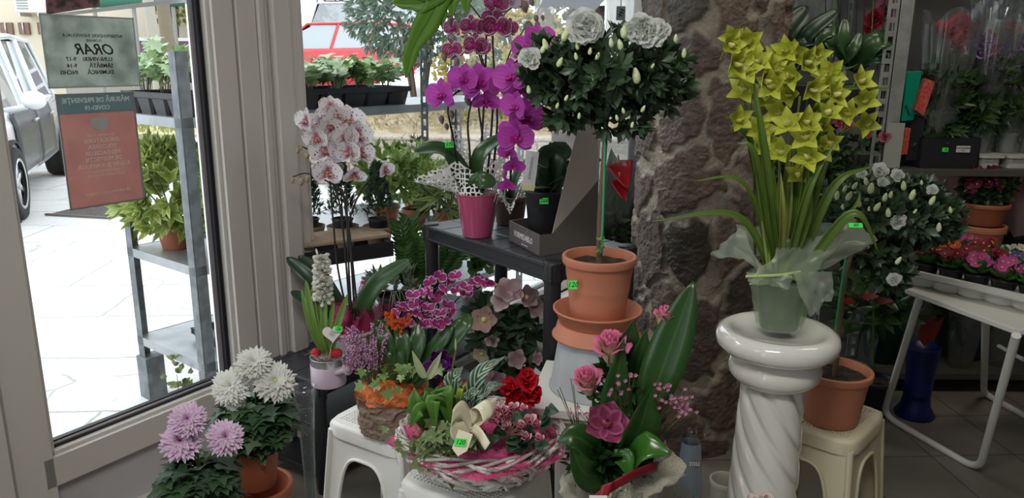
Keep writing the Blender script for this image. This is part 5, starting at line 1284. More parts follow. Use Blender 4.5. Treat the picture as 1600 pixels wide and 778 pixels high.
# ================================================================ outdoor shelf, right of the frame
def rackpt(px, py, z): return P(px, py, z=z)
z2 = ZS[1]
CARD = mat('brown_pulp_card', (.36, .27, .18), .85, col2=(.30, .22, .15), ns=20)
ca0, ca1 = P(452, 392, z=z2+.085), P(612, 371, z=z2+.085); cu = (ca1-ca0); cL = cu.length; cu.normalize(); cv = V((-cu.y, cu.x, 0)); ca0.z = z2
t = thing('seedling_carton', ca0+cu*cL/2, 'brown pulp carton with round cups holding three dwarf conifers', 'tray')
mb = MB(); mb.obox(ca0+Z*.085, cu*cL, cv*.19, Z*.016); mb.build('rim', CARD, t, smooth=False, bevel=.006)
conf_s = []
for i in range(3):
    c = P((483, 536, 592)[i], 360, z=z2+.085); c.z = z2+.001; mb = MB(); mb.lathe([(.0, 0.01), (.04, .01), (.055, .085), (.060, .105), (.066, .105), (.060, .08), (0, .08)], c, 24); mb.build('cup', CARD, t); conf_s.append(c)
t2 = thing('glossy_black_board', Rk(.8, .2, z2), 'glossy black sheet lying on the outdoor shelf under the brown carton', 'board'); mb = MB(); mb.obox(Rk(.30, .01, z2+.001), ra_*.95, rb_*.46, Z*.008); mb.build('board', mat('glossy_black', (.02, .021, .023), .12), t2, smooth=False)
t2 = thing('black_crate', ca0+cu*cL/2, 'shallow black crate under the brown conifer carton', 'crate'); mb = MB(); q0 = ca0-cu*.005-cv*.004+Z*.010
for o2, a2, b2 in ((q0, cu*(cL+.01), cv*.005), (q0+cv*.2, cu*(cL+.01), cv*.005), (q0, cu*.005, cv*.2), (q0+cu*(cL+.005), cu*.005, cv*.2)): mb.obox(o2, a2, b2, Z*.06)
mb.build('walls', BLKP, t2, smooth=False)
CONI = leafm('conifer_green', (.035, .085, .045), (.09, .16, .09), .6); 
for i, (c, w) in enumerate(zip(conf_s, ('dwarf conifer nearest the door frame in the brown carton', 'dwarf conifer in the middle of the brown carton, behind the orchid stems', 'dwarf conifer at the right end of the brown carton'))):
    b_ = c+Z*.085; t = thing('dwarf_conifer', b_, w, 'conifer', 'dwarf conifers in the brown carton'); lathe_pot(t, b_+Z*.001, .042, .036, .05, BLKP, rim=.008); mb = MB(); rg = random.Random(i)
    for k in range(520):
        s_ = rg.random()**.8; a = rg.uniform(0, 6.3); R_ = .068*(1-s_)**.85+.004; p = b_+Z*(.06+.215*s_)+V((math.cos(a)*R_*rg.uniform(.4, 1), math.sin(a)*R_*rg.uniform(.4, 1), 0))
        d = V((math.cos(a), math.sin(a), .7))
        for q in range(4): leaf(mb, p, d+rdir(rg)*.6, Z, .026, .007, 'lance', .2, nu=1, nv=2)
    mb.build('needles', CONI, t); stem(t, [b_+Z*.04, b_+Z*.24], .004, .002, STEMB, 'trunk')
# big leafy pots further along the outdoor shelf
for i, (px_, py_, r_, W_, H_, n_, m_, lab, pf, L_) in enumerate(((604, 352, .075, .13, .13, 55, GLEAF, 'bushy yellow-green umbrella plant in a terracotta pot right of the conifers', 'obov', .07), (650, 358, .07, .14, .13, 55, VARI2, 'green and cream leafed plant in a terracotta pot left of the black table', 'obov', .065), (700, 362, .07, .12, .10, 45, leafm('lance_pale_leaf', (.13, .22, .05), (.25, .34, .12), .4, edge=(.45, .48, .25)), 'slender-leaved shrub on the outdoor shelf behind the black table', 'lance', .12))):
    b_ = P(px_, py_, z=z2+.003); potplant('umbrella_plant' if i < 2 else 'slender_leaf_shrub', lab, b_, r_*.85, .10, b_+Z*(.24 if i < 2 else .17), (W_, W_*.9, H_), n_, 6, L_, L_*.42 if i < 2 else .018, m_, 90+i, prof=pf, zmin=-.8, TERRA_=0) if False else potplant('umbrella_plant' if i < 2 else 'slender_leaf_shrub', lab, b_, r_*.85, .10, b_+Z*(.24 if i < 2 else .17), (W_, W_*.9, H_), n_, 6, L_, L_*.42 if i < 2 else .018, m_, 90+i, prof=pf, zmin=-.8)
b_ = P(688, 345, z=z2+.003)+rb_*.16; t = potplant('rosemary_pot', 'grey-green rosemary-like bush at the back of the outdoor shelf', b_, .06, .10, b_+Z*.25, (.07, .07, .16), 60, 10, .035, .005, leafm('grey_needle', (.10, .15, .09), (.2, .26, .17), .6), 97, prof='lance')
# things low on the rack by the door
a_ = Rk(.12, .06, ZS[2])
tray('black_tray', 'empty black carrying tray on the lowest outdoor shelf beside the door', a_, ra_*.40, rb_*.24, .05, (3, 2))
c = Rk(.30, .22, .05); t = thing('white_tub', c+Z*.26, 'white plastic tub behind the rack post at the bottom of the door glass', 'tub'); mb = MB(); mb.lathe([(0, 0), (.06, 0), (.068, .10), (.072, .10), (.072, .112), (.066, .112), (.058, .01), (0, .01)], c+Z*.12, 32); mb.build('body', mat('tub_white', (.78, .78, .78), .4), t)
t = thing('cardboard_box', c, 'brown cardboard box on the ground under the outdoor rack', 'box'); mb = MB(); mb.obox(Rk(.16, .08, .05), ra_*.30, rb_*.26, Z*.12); mb.build('carton', mat('cardboard', (.38, .27, .17), .85), t, smooth=False, bevel=.003)
b_ = Rk(-.02, .18, .05); t = thing('small_leafy_plant', b_, 'small round-leaved plant on the ground behind the rack post', 'plant'); mb = MB(); bush(mb, b_+Z*.17, (.05, .05, .10), 22, 4, .03, .022, 'round', 7); mb.build('foliage', leafm('round_pale_leaf', (.16, .22, .08), (.3, .34, .16), .5), t); stem(t, [b_, b_+Z*.2], .003, .001, STEMB)

# ================================================================ hanging fern
hb = V((-.20, 2.05, 1.83)); FERN = leafm('fern_frond', (.10, .24, .02), (.15, .32, .035), .38, vein=(.07, .15, .02), trans=.45)
t = thing('hanging_fern', hb, 'broad-lobed green fern hanging from the ceiling above the orchids', 'fern')
mb = MB(); mb.lathe([(0, 0), (.07, 0), (.10, .12), (.105, .12), (.105, .135), (.095, .135), (.07, .02), (0, .02)], hb, 32); mb.build('pot', BLKP, t)
mb = MB()
for k in range(3): a = k*2.1; mb.tube([hb+V((.1*math.cos(a), .1*math.sin(a), .13)), hb+Z*.6, V((hb.x, hb.y, 2.95))], .0015, n=5)
mb.build('cord', GASK, t)
ht = hb+Z*.13; Yf = 1.95
for pts, W_ in (([P(698, -28, Yf), P(676, 20, Yf), P(645, 75, Yf), P(634, 122, Yf)], .062), ([P(700, -20, Yf), P(665, 2, Yf), P(640, 5, Yf), P(612, 4, Yf)], .052), ([P(700, -30, Yf), P(692, 0, Yf), P(690, 42, Yf)], .048), ([P(720, -30, Yf), P(708, 0, Yf), P(706, 28, Yf)], .036), ([P(735, -30, Yf), P(728, 0, Yf), P(731, 22, Yf)], .034), ([P(690, -30, Yf), P(660, -12, Yf), P(630, -10, Yf)], .05)):
    q = cr(pts, 7); mb = MB(); rows = []; N_ = len(q)
    for i, p in enumerate(q):
        s_ = i/(N_-1); d = (q[min(i+1, N_-1)]-q[max(i-1, 0)]).normalized(); sd = d.cross(V((0, -1, 0))).normalized(); w = W_/2*(min(1, .6+s_*1.5)*max(0, 1-s_**1.8)**.75+.04)*(1+.13*math.sin(s_*17)); nn = sd.cross(d)
        rows.append([p+sd*(w*x)+nn*(.2*w*x*x) for x in (-1, -.5, 0, .5, 1)])
    mb.grid(rows); fr_ = mb.build('frond', FERN, t, solid=.0008)
    mb = MB(); mb.tube(cr([ht-Z*.02, ht+V((0, 0, .08)), q[0]], 5), .003, .002, 6); mb.build('stalk', STEMG, fr_)

# ================================================================ low shelf left: hyacinth can
ZL = .432
hc = P(514, 598, z=ZL); rc = .5*52*hc.length/1200*.93
rc = .5*52*(hc-V((0, 0, EYE))).length/1200
t = thing('watering_can_planter', hc, 'small lilac watering can with zinc band holding the white hyacinth', 'watering can'); hz = P(514, 556, hc.y).z-hc.z
LIL = mat('lilac_enamel', (.46, .36, .43), .35); ZINC = mat('zinc_band', (.50, .52, .53), .3, .8)
mb = MB(); mb.lathe([(0, 0), (rc*.98, 0), (rc, .003), (rc, hz*.72), (rc*.97, hz*.73), (rc*.9, hz*.7), (rc*.9, .01), (0, .01)], hc, 40); mb.build('body', LIL, t)
mb = MB(); mb.lathe([(rc*.97, hz*.70), (rc*.975, hz*.98), (rc*1.0, hz), (rc*.93, hz), (rc*.92, hz*.7)], hc, 60, fn=lambda a, z: 1+.008*math.sin(a*30)); mb.build('band', ZINC, t)
sp0, sp1 = P(524, 583, hc.y-.04), P(541, 577, hc.y-.07); ax = (sp1-sp0).normalized(); mb = MB(); mb.tube([sp0, sp1], .009, .010, 14); mb.build('spout', LIL, t)
Am = Matrix(frame(ax)).transposed(); mb = MB(); mb.lathe([(.008, -.004), (.020, .004), (.021, .007), (.0, .009)], sp1, 28, axis=Am)
mb.build('rose_head', LIL, t); mb = MB()
for k in range(12): a = k*pi/6; p = sp1+Am @ V((.012*math.cos(a), .012*math.sin(a), .0085)); mb.ball(p, .0012, 6, 4)
mb.build('holes', INK, t)
ht_ = hc+Z*hz; NEST = mat('straw_nest', (.62, .56, .46), .8); rg = random.Random(3); mb = MB()
for k in range(150):
    a = rg.uniform(0, 6.3); r0 = rg.uniform(0, rc*.9); p = ht_+V((r0*math.cos(a), r0*math.sin(a), rg.uniform(-.004, .008))); d = rdir(rg, 0, .5)*rg.uniform(.02, .04); mb.tube([p, p+d*.5+Z*.006, p+d], .0004, n=3)
mb.build('straw', NEST, t)
for dx in (-.034, .026, .038): mb = MB(); mb.ball(ht_+V((dx, -.018, .017)), .017, 12, 8); mb.build('red_ball', mat('red_wool', (.42, .015, .03), .75, bs=.4, bscale=200), t)
hrt = P(519, 521, hc.y-.055); r_, u_, f_ = frame(towards(hrt, .1)); mb = MB(); ol = []
for k in range(40):
    a = 2*pi*k/40; ol.append(hrt+r_*(.0019*16*math.sin(a)**3)+u_*(.0019*(13*math.cos(a)-5*math.cos(2*a)-2*math.cos(3*a)-math.cos(4*a))))
mb.prism(ol, f_*.003); hh_ = mb.build('heart_tag', mat('white_felt', (.72, .68, .67), .8), t, smooth=False); tag(hh_, 'white heart-shaped tag with a snowflake cut-out')
mb = MB()
for k in range(8): a = k*pi/4; mb.obox(hrt+f_*.0034+(r_*math.cos(a)+u_*math.sin(a))*.003-(r_*-math.sin(a)+u_*math.cos(a))*.0007, (r_*math.cos(a)+u_*math.sin(a))*.008, (r_*-math.sin(a)+u_*math.cos(a))*.0016, f_*.0004)
mb.build('cut_out', mat('grey_hole', (.2, .18, .17), .8), hh_, smooth=False); mb = MB(); mb.tube([hrt-u_*.02, P(515, 556, hc.y-.03)], .0012, n=5); mb.build('pick', NEST, hh_)
c = P(529, 514, hc.y-.06); price(t, c, towards(c), .024, .017, '26', -.15)
t = thing('hyacinth', ht_, 'white hyacinth in bloom with light green leaves in the lilac watering can', 'hyacinth')
HYL = leafm('hyacinth_leaf', (.12, .24, .04), (.19, .33, .07), .35, trans=.2); yh = hc.y
for x, y, W_ in ((471, 452, .020), (478, 438, .026), (487, 450, .024), (508, 450, .026), (543, 460, .026), (522, 470, .02), (497, 470, .022)):
    leafto(t, ht_+V(((x-506)/1200*.2, 0, 0)), P(x, y, yh-.02), (0, -.9, .3), W_, HYL, sag=.02, mid=ht_.lerp(P(x, y, yh-.02), .5)+V(((x-506)*.00006, -.03, -.01)), cup=.5)
HYW = petalm('hyacinth_white', (.80, .80, .72), trans=.3, var=.04); st0, st1 = ht_, P(502, 398, yh-.04); stem(t, [st0, st1.lerp(st0, .5), st1], .006, .003, HYL)
mb = MB(); rg = random.Random(9)
for k in range(120):
    s_ = k/119; p = P(505, 468, yh-.03).lerp(st1, s_); a = k*2.4; e = rg.uniform(-.5, .6); s_ = min(1, max(0, s_+rg.uniform(-.03, .03))); d = V((math.cos(a)*math.cos(e), math.sin(a)*math.cos(e), math.sin(e))); q = p+d*(.019*(1-.5*s_**2))
    mb.tube([p, q], .0025, .0035, 5); r_, u_, f_ = frame(d)
    for j in range(6): b2 = j*pi/3; rd = r_*math.cos(b2)+u_*math.sin(b2); leaf(mb, q, rd*.8+f_*.7, f_, .021, .0085, 'lance', 1.9, .3, 0, 1, 4)
mb.build('flower_spike', HYW, t); bud(t, P(495, 393, yh-.04), (-.2, 0, 1), .022, .009, HYW, 'bud')

# ================================================================ white spotted orchid in pink mesh
wo_ = P(553, 556, z=ZL); hw = P(553, 512, wo_.y).z-wo_.z
t = thing('potted_orchid', wo_, 'white orchid with dark speckles rising from a pink mesh wrap in a ribbed white pot', 'orchid')
WPL = mat('white_ribbed_pot', (.62, .60, .58), .5); mb = MB(); rw = .078
mb.lathe([(0, 0), (rw*.8, 0), (rw*.98, hw-.012), (rw*1.03, hw-.01), (rw*1.03, hw), (rw*.95, hw), (rw*.75, .01), (0, .01)], wo_, 96, fn=lambda a, z: 1+.014*math.sin(a*32)); mb.build('pot', WPL, t)
PMESH, nt, b, out = newmat('pink_mesh'); tc = nt.nodes.new('ShaderNodeTexCoord'); wv = []
for rz in (.7, -.7):
    mp = nt.nodes.new('ShaderNodeMapping'); mp.inputs['Rotation'].default_value = (0, rz, 0); nt.links.new(tc.outputs['Object'], mp.inputs[0]); sx = nt.nodes.new('ShaderNodeSeparateXYZ'); nt.links.new(mp.outputs[0], sx.inputs[0])
    wv.append(mth(nt, 'SINE', mth(nt, 'MULTIPLY', sx.outputs[0], 1150)))
b.inputs['Base Color'].default_value = (.42, .03, .12, 1); b.inputs['Roughness'].default_value = .6; nt.links.new(step(nt, mth(nt, 'MAXIMUM', wv[0], wv[1]), .05, .35), b.inputs['Alpha'])
wrapcollar(t, wo_, rw*.95, lobes(.10, .055, [(.15, .7, .05, .10), (pi*.85, .7, .00, .05), (pi*.45, .7, .02, .12), (-.9, .6, .02, .06), (pi*1.3, .6, .0, .02)]), hw-.03, PMESH, 5, n=90, crumple=.03)
wrapcollar(t, wo_, rw*.85, lobes(.05, .12, [(.5, .9, .05, .03), (pi*1.1, .8, .03, .05)]), hw-.03, PMESH, 15, n=70, crumple=.03)
Yw = wo_.y; wt_ = wo_+Z*(hw-.01)
leafto(t, wt_, P(641, 405, Yw-.10), (.2, -.8, .6), .065, ORL, mid=P(585, 448, Yw-.10)); leafto(t, wt_, P(448, 402, Yw), (0, -.7, .7), .06, ORL2, mid=P(490, 440, Yw-.02))
leafto(t, wt_, P(466, 400, Yw+.03), (0, -.7, .7), .055, ORL2, mid=P(500, 430, Yw+.03)); leafto(t, wt_, P(455, 455, Yw-.02), (0, -.5, .8), .045, ORL2, mid=P(485, 475, Yw-.04))
for l in (((550, 500), (545, 420), (541, 300), (539, 275), (534, 235), (529, 205), (520, 190), (513, 178)), ((545, 500), (528, 420), (520, 340), (516, 283), (512, 240), (500, 215), (488, 192)), ((555, 500), (548, 400), (540, 330), (535, 300), (511, 283), (479, 271), (458, 276)), ((548, 500), (535, 350), (525, 300), (503, 257), (486, 237), (470, 229), (462, 233)), ((560, 500), (548, 380), (546, 345), (563, 300), (587, 271), (602, 262), (616, 266))):
    stem(t, [P(x, y, Yw-.05) for x, y in l], .0038, .0022, ORSTEM)
for i, (x, y, s, dx, dz) in enumerate(((516, 169, 34, .2, .4), (527, 182, 34, .4, .2), (479, 190, 36, -1, 0), (503, 196, 46, -.2, .1), (518, 198, 40, .3, 0), (496, 216, 38, -.5, -.3), (545, 191, 46, .1, .2), (558, 212, 42, .4, -.1), (540, 214, 36, 0, 0), (511, 235, 50, -.1, 0), (529, 232, 36, .4, 0), (546, 238, 38, -.4, -.1), (563, 240, 38, .5, -.1), (512, 270, 42, -.1, -.2), (553, 274, 34, .2, -.9), (602, 266, 26, .8, -.2))):
    c = P(x, y, Yw-.09-.012*(i % 3)); phal(t, c, towards(c, dx, dz), s*Yw/1200*1.2, SPW, SPL, i+100)
for x, y, s in ((469, 196, 9), (465, 235, 9), (470, 232, 7), (480, 243, 10), (457, 282, 9), (471, 284, 11), (480, 280, 10), (512, 201, 12), (614, 270, 9), (532, 262, 12), (559, 263, 9), (498, 228, 6)): bud(t, P(x, y, Yw-.06), (-.2, 0, -1), s*1.2*Yw/1200, s*Yw/1200, BUDG)

# plants on the far end of the low shelf
b_ = P(650, 498, z=ZL); t = thing('zamioculcas', b_, 'dark glossy upright plant with paired leaves on the low shelf, behind the table leg', 'potted plant'); lathe_pot(t, b_, .06, .05, .10, BLKP)
ms = MB(); mb = MB(); rg = random.Random(2)
for x, y in ((625, 352), (640, 345), (672, 365), (655, 372), (690, 372), (705, 385), (715, 395), (632, 392)):
    q = cr([b_+Z*.09, b_.lerp(P(x, y, b_.y), .5)+V((0, 0, .03)), P(x, y, b_.y-.05)], 9); ms.tube(q, .005, .002, 6)
    for i in range(5, len(q)):
        d = (q[i]-q[i-1]).normalized()
        for sg in (1, -1): sd = d.cross(V((0, -1, .3))).normalized()*sg; leaf(mb, q[i], sd*.8+d*.7, V((0, -1, .5)), .062, .024, 'ovate', .3, .3, 0, 1, 4)
mb.build('leaves', leafm('zz_leaf', (.03, .09, .02), (.07, .16, .04), .25, trans=.1), t); ms.build('stems', STEMG, t)
b_ = P(618, 508, z=ZL); t = thing('trailing_plant', b_, 'grey-green trailing plant with hanging tendrils in a black pot on the low shelf', 'potted plant'); lathe_pot(t, b_, .07, .055, .13, BLKP)
mb = MB(); bush(mb, b_+Z*.17, (.11, .08, .06), 24, 5, .06, .02, 'lance', 5, zmin=-.2, bend=.6); mb.build('foliage', leafm('felt_leaf', (.09, .14, .08), (.20, .25, .17), .6, edge=(.34, .38, .28)), t); ms = MB(); rg = random.Random(4)
for k in range(26): a = rg.uniform(3.0, 6.6); p = b_+V((.07*math.cos(a), .07*math.sin(a), .13)); q = p+V((.03*math.cos(a)+rg.gauss(0, .02), .03*math.sin(a), -rg.uniform(.03, .10))); ms.tube(cr([b_+Z*.14, p+V((0, 0, .03)), q], 4), .0018, .001, 4)
ms.build('tendrils', mat('pale_tendril', (.34, .38, .28), .6), t)
b_ = P(738, 478, z=ZL+.02); b_ = P(735, 470, 3.25); b_.z = ZL; t = thing('jade_succulent', b_, 'round-leaved succulent between the table legs in front of the bright paving', 'succulent'); lathe_pot(t, b_, .05, .04, .08, mat('grey_pot', (.40, .40, .38), .6))
mb = MB(); bush(mb, P(738, 412, 3.25), (.07, .06, .07), 16, 4, .06, .052, 'round', 6, bend=.2, cup=.5); mb.build('foliage', leafm('jade_leaf', (.09, .19, .07), (.16, .28, .11), .35, edge=(.2, .3, .12)), t); stem(t, [b_+Z*.06, P(736, 440, 3.25), P(738, 412, 3.25)], .008, .005, STEMB, 'trunk')

# ================================================================ bark planter on the left stool
bc_ = P(603, 672, z=.452)+vy*.035; rB = .098; hB = .115
t = thing('bark_planter', bc_, 'round bark-clad planter with orange fibre and purple bow on the left stool', 'planter')
bm, nt, b, out = newmat('rough_bark'); vo = tex(nt, 'voronoi', 16, coord='Object'); n1 = tex(nt, scale=50, detail=8); mp = nt.nodes.new('ShaderNodeMapping'); tc = nt.nodes.new('ShaderNodeTexCoord'); nt.links.new(tc.outputs['Object'], mp.inputs[0]); mp.inputs['Scale'].default_value = (1, 1, 2.6); nt.links.new(mp.outputs[0], vo.inputs['Vector']); nt.links.new(mp.outputs[0], n1.inputs['Vector'])
c = mix(nt, n1.outputs[0], (.20, .145, .11), (.68, .56, .46)); nt.links.new(mix(nt, vo.outputs['Color'], c, (.25, .17, .12)), b.inputs['Base Color']); nt.links.new(mix(nt, step(nt, vo.outputs['Distance'], .1, .5), c, (.22, .16, .12)), b.inputs['Base Color']); b.inputs['Roughness'].default_value = .95; bump(nt, b, n1.outputs[0], 1, .006)
mb = MB(); rows = []
for i in range(61):
    z_ = hB*i/60; row = []
    for k in range(240):
        a = 2*pi*k/240; q = V((math.cos(a)*rB, math.sin(a)*rB, z_)); dd, pp_ = noise.voronoi(V((q.x*24+.4*noise.noise(q*40), q.y*24, q.z*48+.5*noise.noise(q*30)))); e = dd[1]-dd[0]; pl = noise.cell(pp_[0]*3.1)
        r_ = rB*(1-.10*(z_/hB-.4)**2*2)+min(1, e*6)*.010*(.4+pl)+.003*noise.fractal(q*60, 1, 2, 4); row.append(bc_+V((math.cos(a)*r_, math.sin(a)*r_, z_+.004*noise.noise(V((a*6, 0, 1)))*(z_/hB))))
    rows.append(row)
rows.append([bc_+(p-bc_)*.88+Z*.0 for p in rows[-1]]); rows.append([V((bc_.x+(p.x-bc_.x)*.88, bc_.y+(p.y-bc_.y)*.88, bc_.z+.06)) for p in rows[-2]]); mb.grid(rows, True); mb.build('bark_wall', bm, t)
def fluff(t, c, R, m, n, seed, L=.05, nm='fibre', sheet=True):
    rg = random.Random(seed); mb = MB(); c = V(c)
    if sheet:
        rows = []
        for i in range(13):
            th_ = pi/2*i/12; rows.append([c+V((R[0]*math.cos(a)*math.cos(th_)*(1+.25*noise.noise(V((a*2, th_*3, seed)))), R[1]*math.sin(a)*math.cos(th_)*(1+.2*noise.noise(V((a*2, th_*3, seed+4)))), R[2]*math.sin(th_)*(.8+.9*abs(noise.noise(V((math.cos(a)*3, math.sin(a)*3, th_*2+seed))))))) for a in [2*pi*k/40 for k in range(40)]])
        mb.grid(rows, True)
    for k in range(n):
        d = rdir(rg, 0, 1); p = c+V((d.x*R[0], d.y*R[1], d.z*R[2]))*rg.uniform(.85, 1.1); tg = d.cross(rdir(rg)).normalized()*rg.uniform(.4, 1)*L
        mb.tube([p-tg*.5, p+d*.004, p+tg*.5], .0005, n=3, cap=False)
    return mb.build(nm, m, t)
ORF = mat('orange_sisal', (.62, .13, .03), .8, col2=(.72, .22, .06), ns=60, bs=.5, bscale=140); PKF = mat('pink_sisal', (.55, .05, .17), .8, col2=(.66, .11, .26), ns=50, bs=.6, bscale=160); CRF = mat('cream_sisal', (.56, .52, .40), .8, col2=(.66, .62, .50), ns=50, bs=.5, bscale=160)
bt = bc_+Z*hB; ybk = bc_.y
fluff(t, bt-Z*.012, (rB*1.02, rB*1.02, .045), ORF, 600, 2, nm='orange_fibre')
pb_ = P(690, 558, ybk-.06); mb = MB()
for a in (0, 1.1, 2.2, 3.4, 4.6, 5.5): leaf(mb, pb_, (math.cos(a), -.4, math.sin(a)), (0, -1, 0), .05, .045, 'wide', .9, .6, .3, 2, 5)
mb.build('purple_bow', mat('purple_satin', (.10, .012, .14), .3), t, solid=.001)
mb = MB(); leaf(mb, P(668, 590, ybk-.09), (.3, -.2, 1), (0, -1, 0), .06, .06, 'wide', .2, .3, .2, 2, 4); mb.build('purple_paper', mat('purple_satin', (.10, .012, .14), .3), t, solid=.001)
fluff(t, P(692, 565, ybk-.01), (.03, .03, .03), ORF, 80, 4, nm='orange_fibre')
# its plants
t = thing('mini_orchid', bt, 'miniature purple orchid with white-rimmed petals planted in the bark planter', 'orchid'); ym = ybk
fl = ((625, 482), (634, 478), (649, 476), (654, 491), (661, 459), (672, 441), (686, 432), (695, 452), (703, 440), (712, 432), (685, 459), (681, 470), (668, 482), (677, 486), (689, 490), (699, 478), (676, 505), (661, 507), (713, 454), (728, 450), (727, 459), (741, 442), (752, 440), (762, 443), (683, 509), (638, 505), (694, 503), (645, 462), (657, 476), (671, 458), (668, 497), (705, 490), (620, 490), (634, 491))
for i, (x, y) in enumerate(fl): c = P(x, y, ym-.05-.03*((i*7) % 5)/5); phal(t, c, towards(c, random.Random(i*7).uniform(-1.1, 1.1), random.Random(i*5+50).uniform(-.6, .7)), (21+6*random.Random(i).random())*ym/1200, MINI, MINIL, i+200, roll=random.Random(i*3).uniform(-.6, .6))
for l in (((655, 570), (638, 540), (636, 500), (660, 465), (700, 440)), ((660, 570), (655, 530), (655, 490), (675, 450)), ((670, 570), (676, 530), (678, 490), (690, 460)), ((665, 575), (690, 520), (712, 470), (745, 450), (772, 447)), ((650, 570), (640, 520), (630, 485))): stem(t, [P(x, y, ym-.02) for x, y in l], .003, .0015, ORSTEM)
for x, y, W_, mx, my in ((590, 500, .05, 605, 545), (600, 530, .05, 620, 560), (690, 520, .05, 690, 560), (655, 500, .05, 650, 545), (620, 505, .045, 630, 545), (700, 490, .045, 690, 530), (732, 490, .05, 715, 520)): leafto(t, bt+V(((x-650)*.0003, 0, -.01)), P(x, y, ym-.02), (0, -.8, .5), W_, ORL, mid=P(mx, my, ym-.05))
bud(t, P(775, 445, ym-.05), (1, 0, 0), .016, .012, BUDG)
t = thing('kalanchoe', P(618, 520, ym-.03), 'orange kalanchoe cluster in the bark planter beside the purple orchid', 'flower'); stem(t, [bt+V((-.03, -.02, 0)), P(620, 540, ym-.04), P(620, 508, ym-.05)], .004, .003, STEMG); KAL = petalm('kalanchoe_orange', (.75, .13, .03), trans=.2); mb = MB(); rg = random.Random(3)
for k in range(95):
    x, y = (rg.gauss(622, 9), rg.gauss(503, 5.5)) if k < 75 else (rg.gauss(610, 5), rg.gauss(492, 3)); c = P(x, y, ym-.07+rg.uniform(-.012, .012))
    for j in range(4): a = j*pi/2+k; leaf(mb, c, (math.cos(a), -.5, math.sin(a)), (0, -1, 0), .0062, .005, 'round', .3, .2, 0, 1, 2)
    mb.ball(c, .0025, 5, 4)
mb.build('flower_cluster', KAL, t); mb = MB(); bush(mb, P(606, 525, ym-.03), (.03, .03, .03), 8, 4, .04, .03, 'round', 3); mb.build('leaves', DLEAF, t)
t = thing('heather', bt+V((-.05, 0, 0)), 'pink-purple heather leaning left out of the bark planter', 'heather'); mb = MB(); ms = MB(); rg = random.Random(12)
for k in range(34):
    x, y = rg.uniform(525, 606), rg.uniform(508, 560); x0_, y0_ = 590, 590; tip = P(x, y+max(0, (560-x)*.15), ym-.03-rg.uniform(0, .07)); q = cr([bt+V((-.05, -.03, 0)), (bt+V((-.05, -.03, 0))).lerp(tip, .6)+Z*.012, tip], 8); ms.tube(q, .0012, .0008, 4)
    for i in range(7, len(q)):
        for j in range(5): d = rdir(rg); mb.ball(q[i]+d*.0055, (.0024, .0024, .0032), 5, 3)
mb.build('blossom', mat('heather_pink', (.42, .16, .34), .7, col2=(.60, .40, .52), ns=90), t); ms.build('twigs', mat('heather_twig', (.10, .14, .06), .7), t)
mb = MB(); rg = random.Random(13)
def ivyspray(t, pts, n, L, m, seed, nm='leaves', spread=.012, back=(0, -1, .4)):
    rg = random.Random(seed); mb = MB(); ms = MB()
    for pl in pts:
        q = cr(pl, 8); ms.tube(q, .0012, .0009, 4)
        for i in range(n): p = q[rg.randrange(len(q))]+V((rg.gauss(0, spread), rg.gauss(0, spread*.6), rg.gauss(0, spread))); ivyleaf(mb, p, V((rg.uniform(-1, 1), rg.uniform(-.8, .1), rg.uniform(-1, .4))), V(back)+rdir(rg)*.4, L*rg.uniform(.6, 1.15))
    mb.build(nm, m, t); ms.build('stems', STEMG, t)
t = thing('trailing_ivy', bt+V((0, -.07, 0)), 'variegated ivy trailing over the front rim of the bark planter', 'ivy'); ivyspray(t, [[P(640, 578, ym-.08), P(610, 585, ym-.11), P(580, 606, ym-.12)], [P(645, 575, ym-.08), P(620, 590, ym-.12), P(622, 600, ym-.12)], [P(630, 570, ym-.06), P(600, 570, ym-.1), P(570, 585, ym-.11)], [P(650, 572, ym-.07), P(668, 580, ym-.09), P(680, 590, ym-.1)]], 4, .034, IVY, 6)
# ================================================================ wicker basket arrangement
WICK = mat('white_wicker', (.80, .78, .74), .6, col2=(.70, .67, .62), ns=25); YB = 1.80
bk = P(752, 700, YB); BC = V((bk.x, YB, .452)); RBk = .205; HBk = .105
t = thing('wicker_basket', BC, 'wide white wicker basket of plants with pink fibre and cream bow on the front stool', 'basket'); rg = random.Random(21); mb = MB()
def bowl(a, s): r_ = RBk*(.62+.38*math.sin(s*pi/2)); return BC+V((math.cos(a)*r_, math.sin(a)*r_*.86, .012+HBk*s))
for k in range(76):
    a0 = rg.uniform(0, 6.3); da = rg.choice((-1, 1))*rg.uniform(.5, 1.3); s0, s1 = rg.uniform(0, .25), rg.uniform(.8, 1.08); off = rg.uniform(-.006, .010)
    pts = []
    for i in range(7):
        q = i/6; p = bowl(a0+da*q, s0+(s1-s0)*math.sin(q*pi/2)); o = (p-BC); o.z = 0; pts.append(p+o.normalized()*(off+.006*math.sin(q*9+k)))
    mb.tube(cr(pts, 4), .0066, .005, 6)
for k in range(9):
    pts = []
    for i in range(33):
        a = 2*pi*i/32; s_ = .12*k+.03*math.sin(a*3+k*2); p = bowl(a, s_); o = p-BC; o.z = 0; pts.append(p+o.normalized()*(.004*math.sin(a*8+k*pi)))
    mb.tube(pts, .004, n=6)
for k in range(12):
    pts = []
    for i in range(33):
        a = 2*pi*i/32; p = bowl(a, 1.0); o = p-BC; o.z = 0; w_ = a*5+k*2*pi/12*3; pts.append(p+o.normalized()*(.012*math.cos(w_))+Z*(.012*math.sin(w_)))
    mb.tube(cr(pts, 2), .0042, n=6)
mb.build('rods', WICK, t)
mb = MB(); mb.lathe([(0, .008), (RBk*.60, .008), (RBk*.80, .08), (RBk*.86, HBk*.8), (0, HBk*.8)], BC, 40, fn=lambda a, z: 1-.14*abs(math.sin(a))**2); mb.build('lining', mat('basket_lining', (.45, .42, .37), .9), t)
bkT = BC+Z*(HBk*.85)
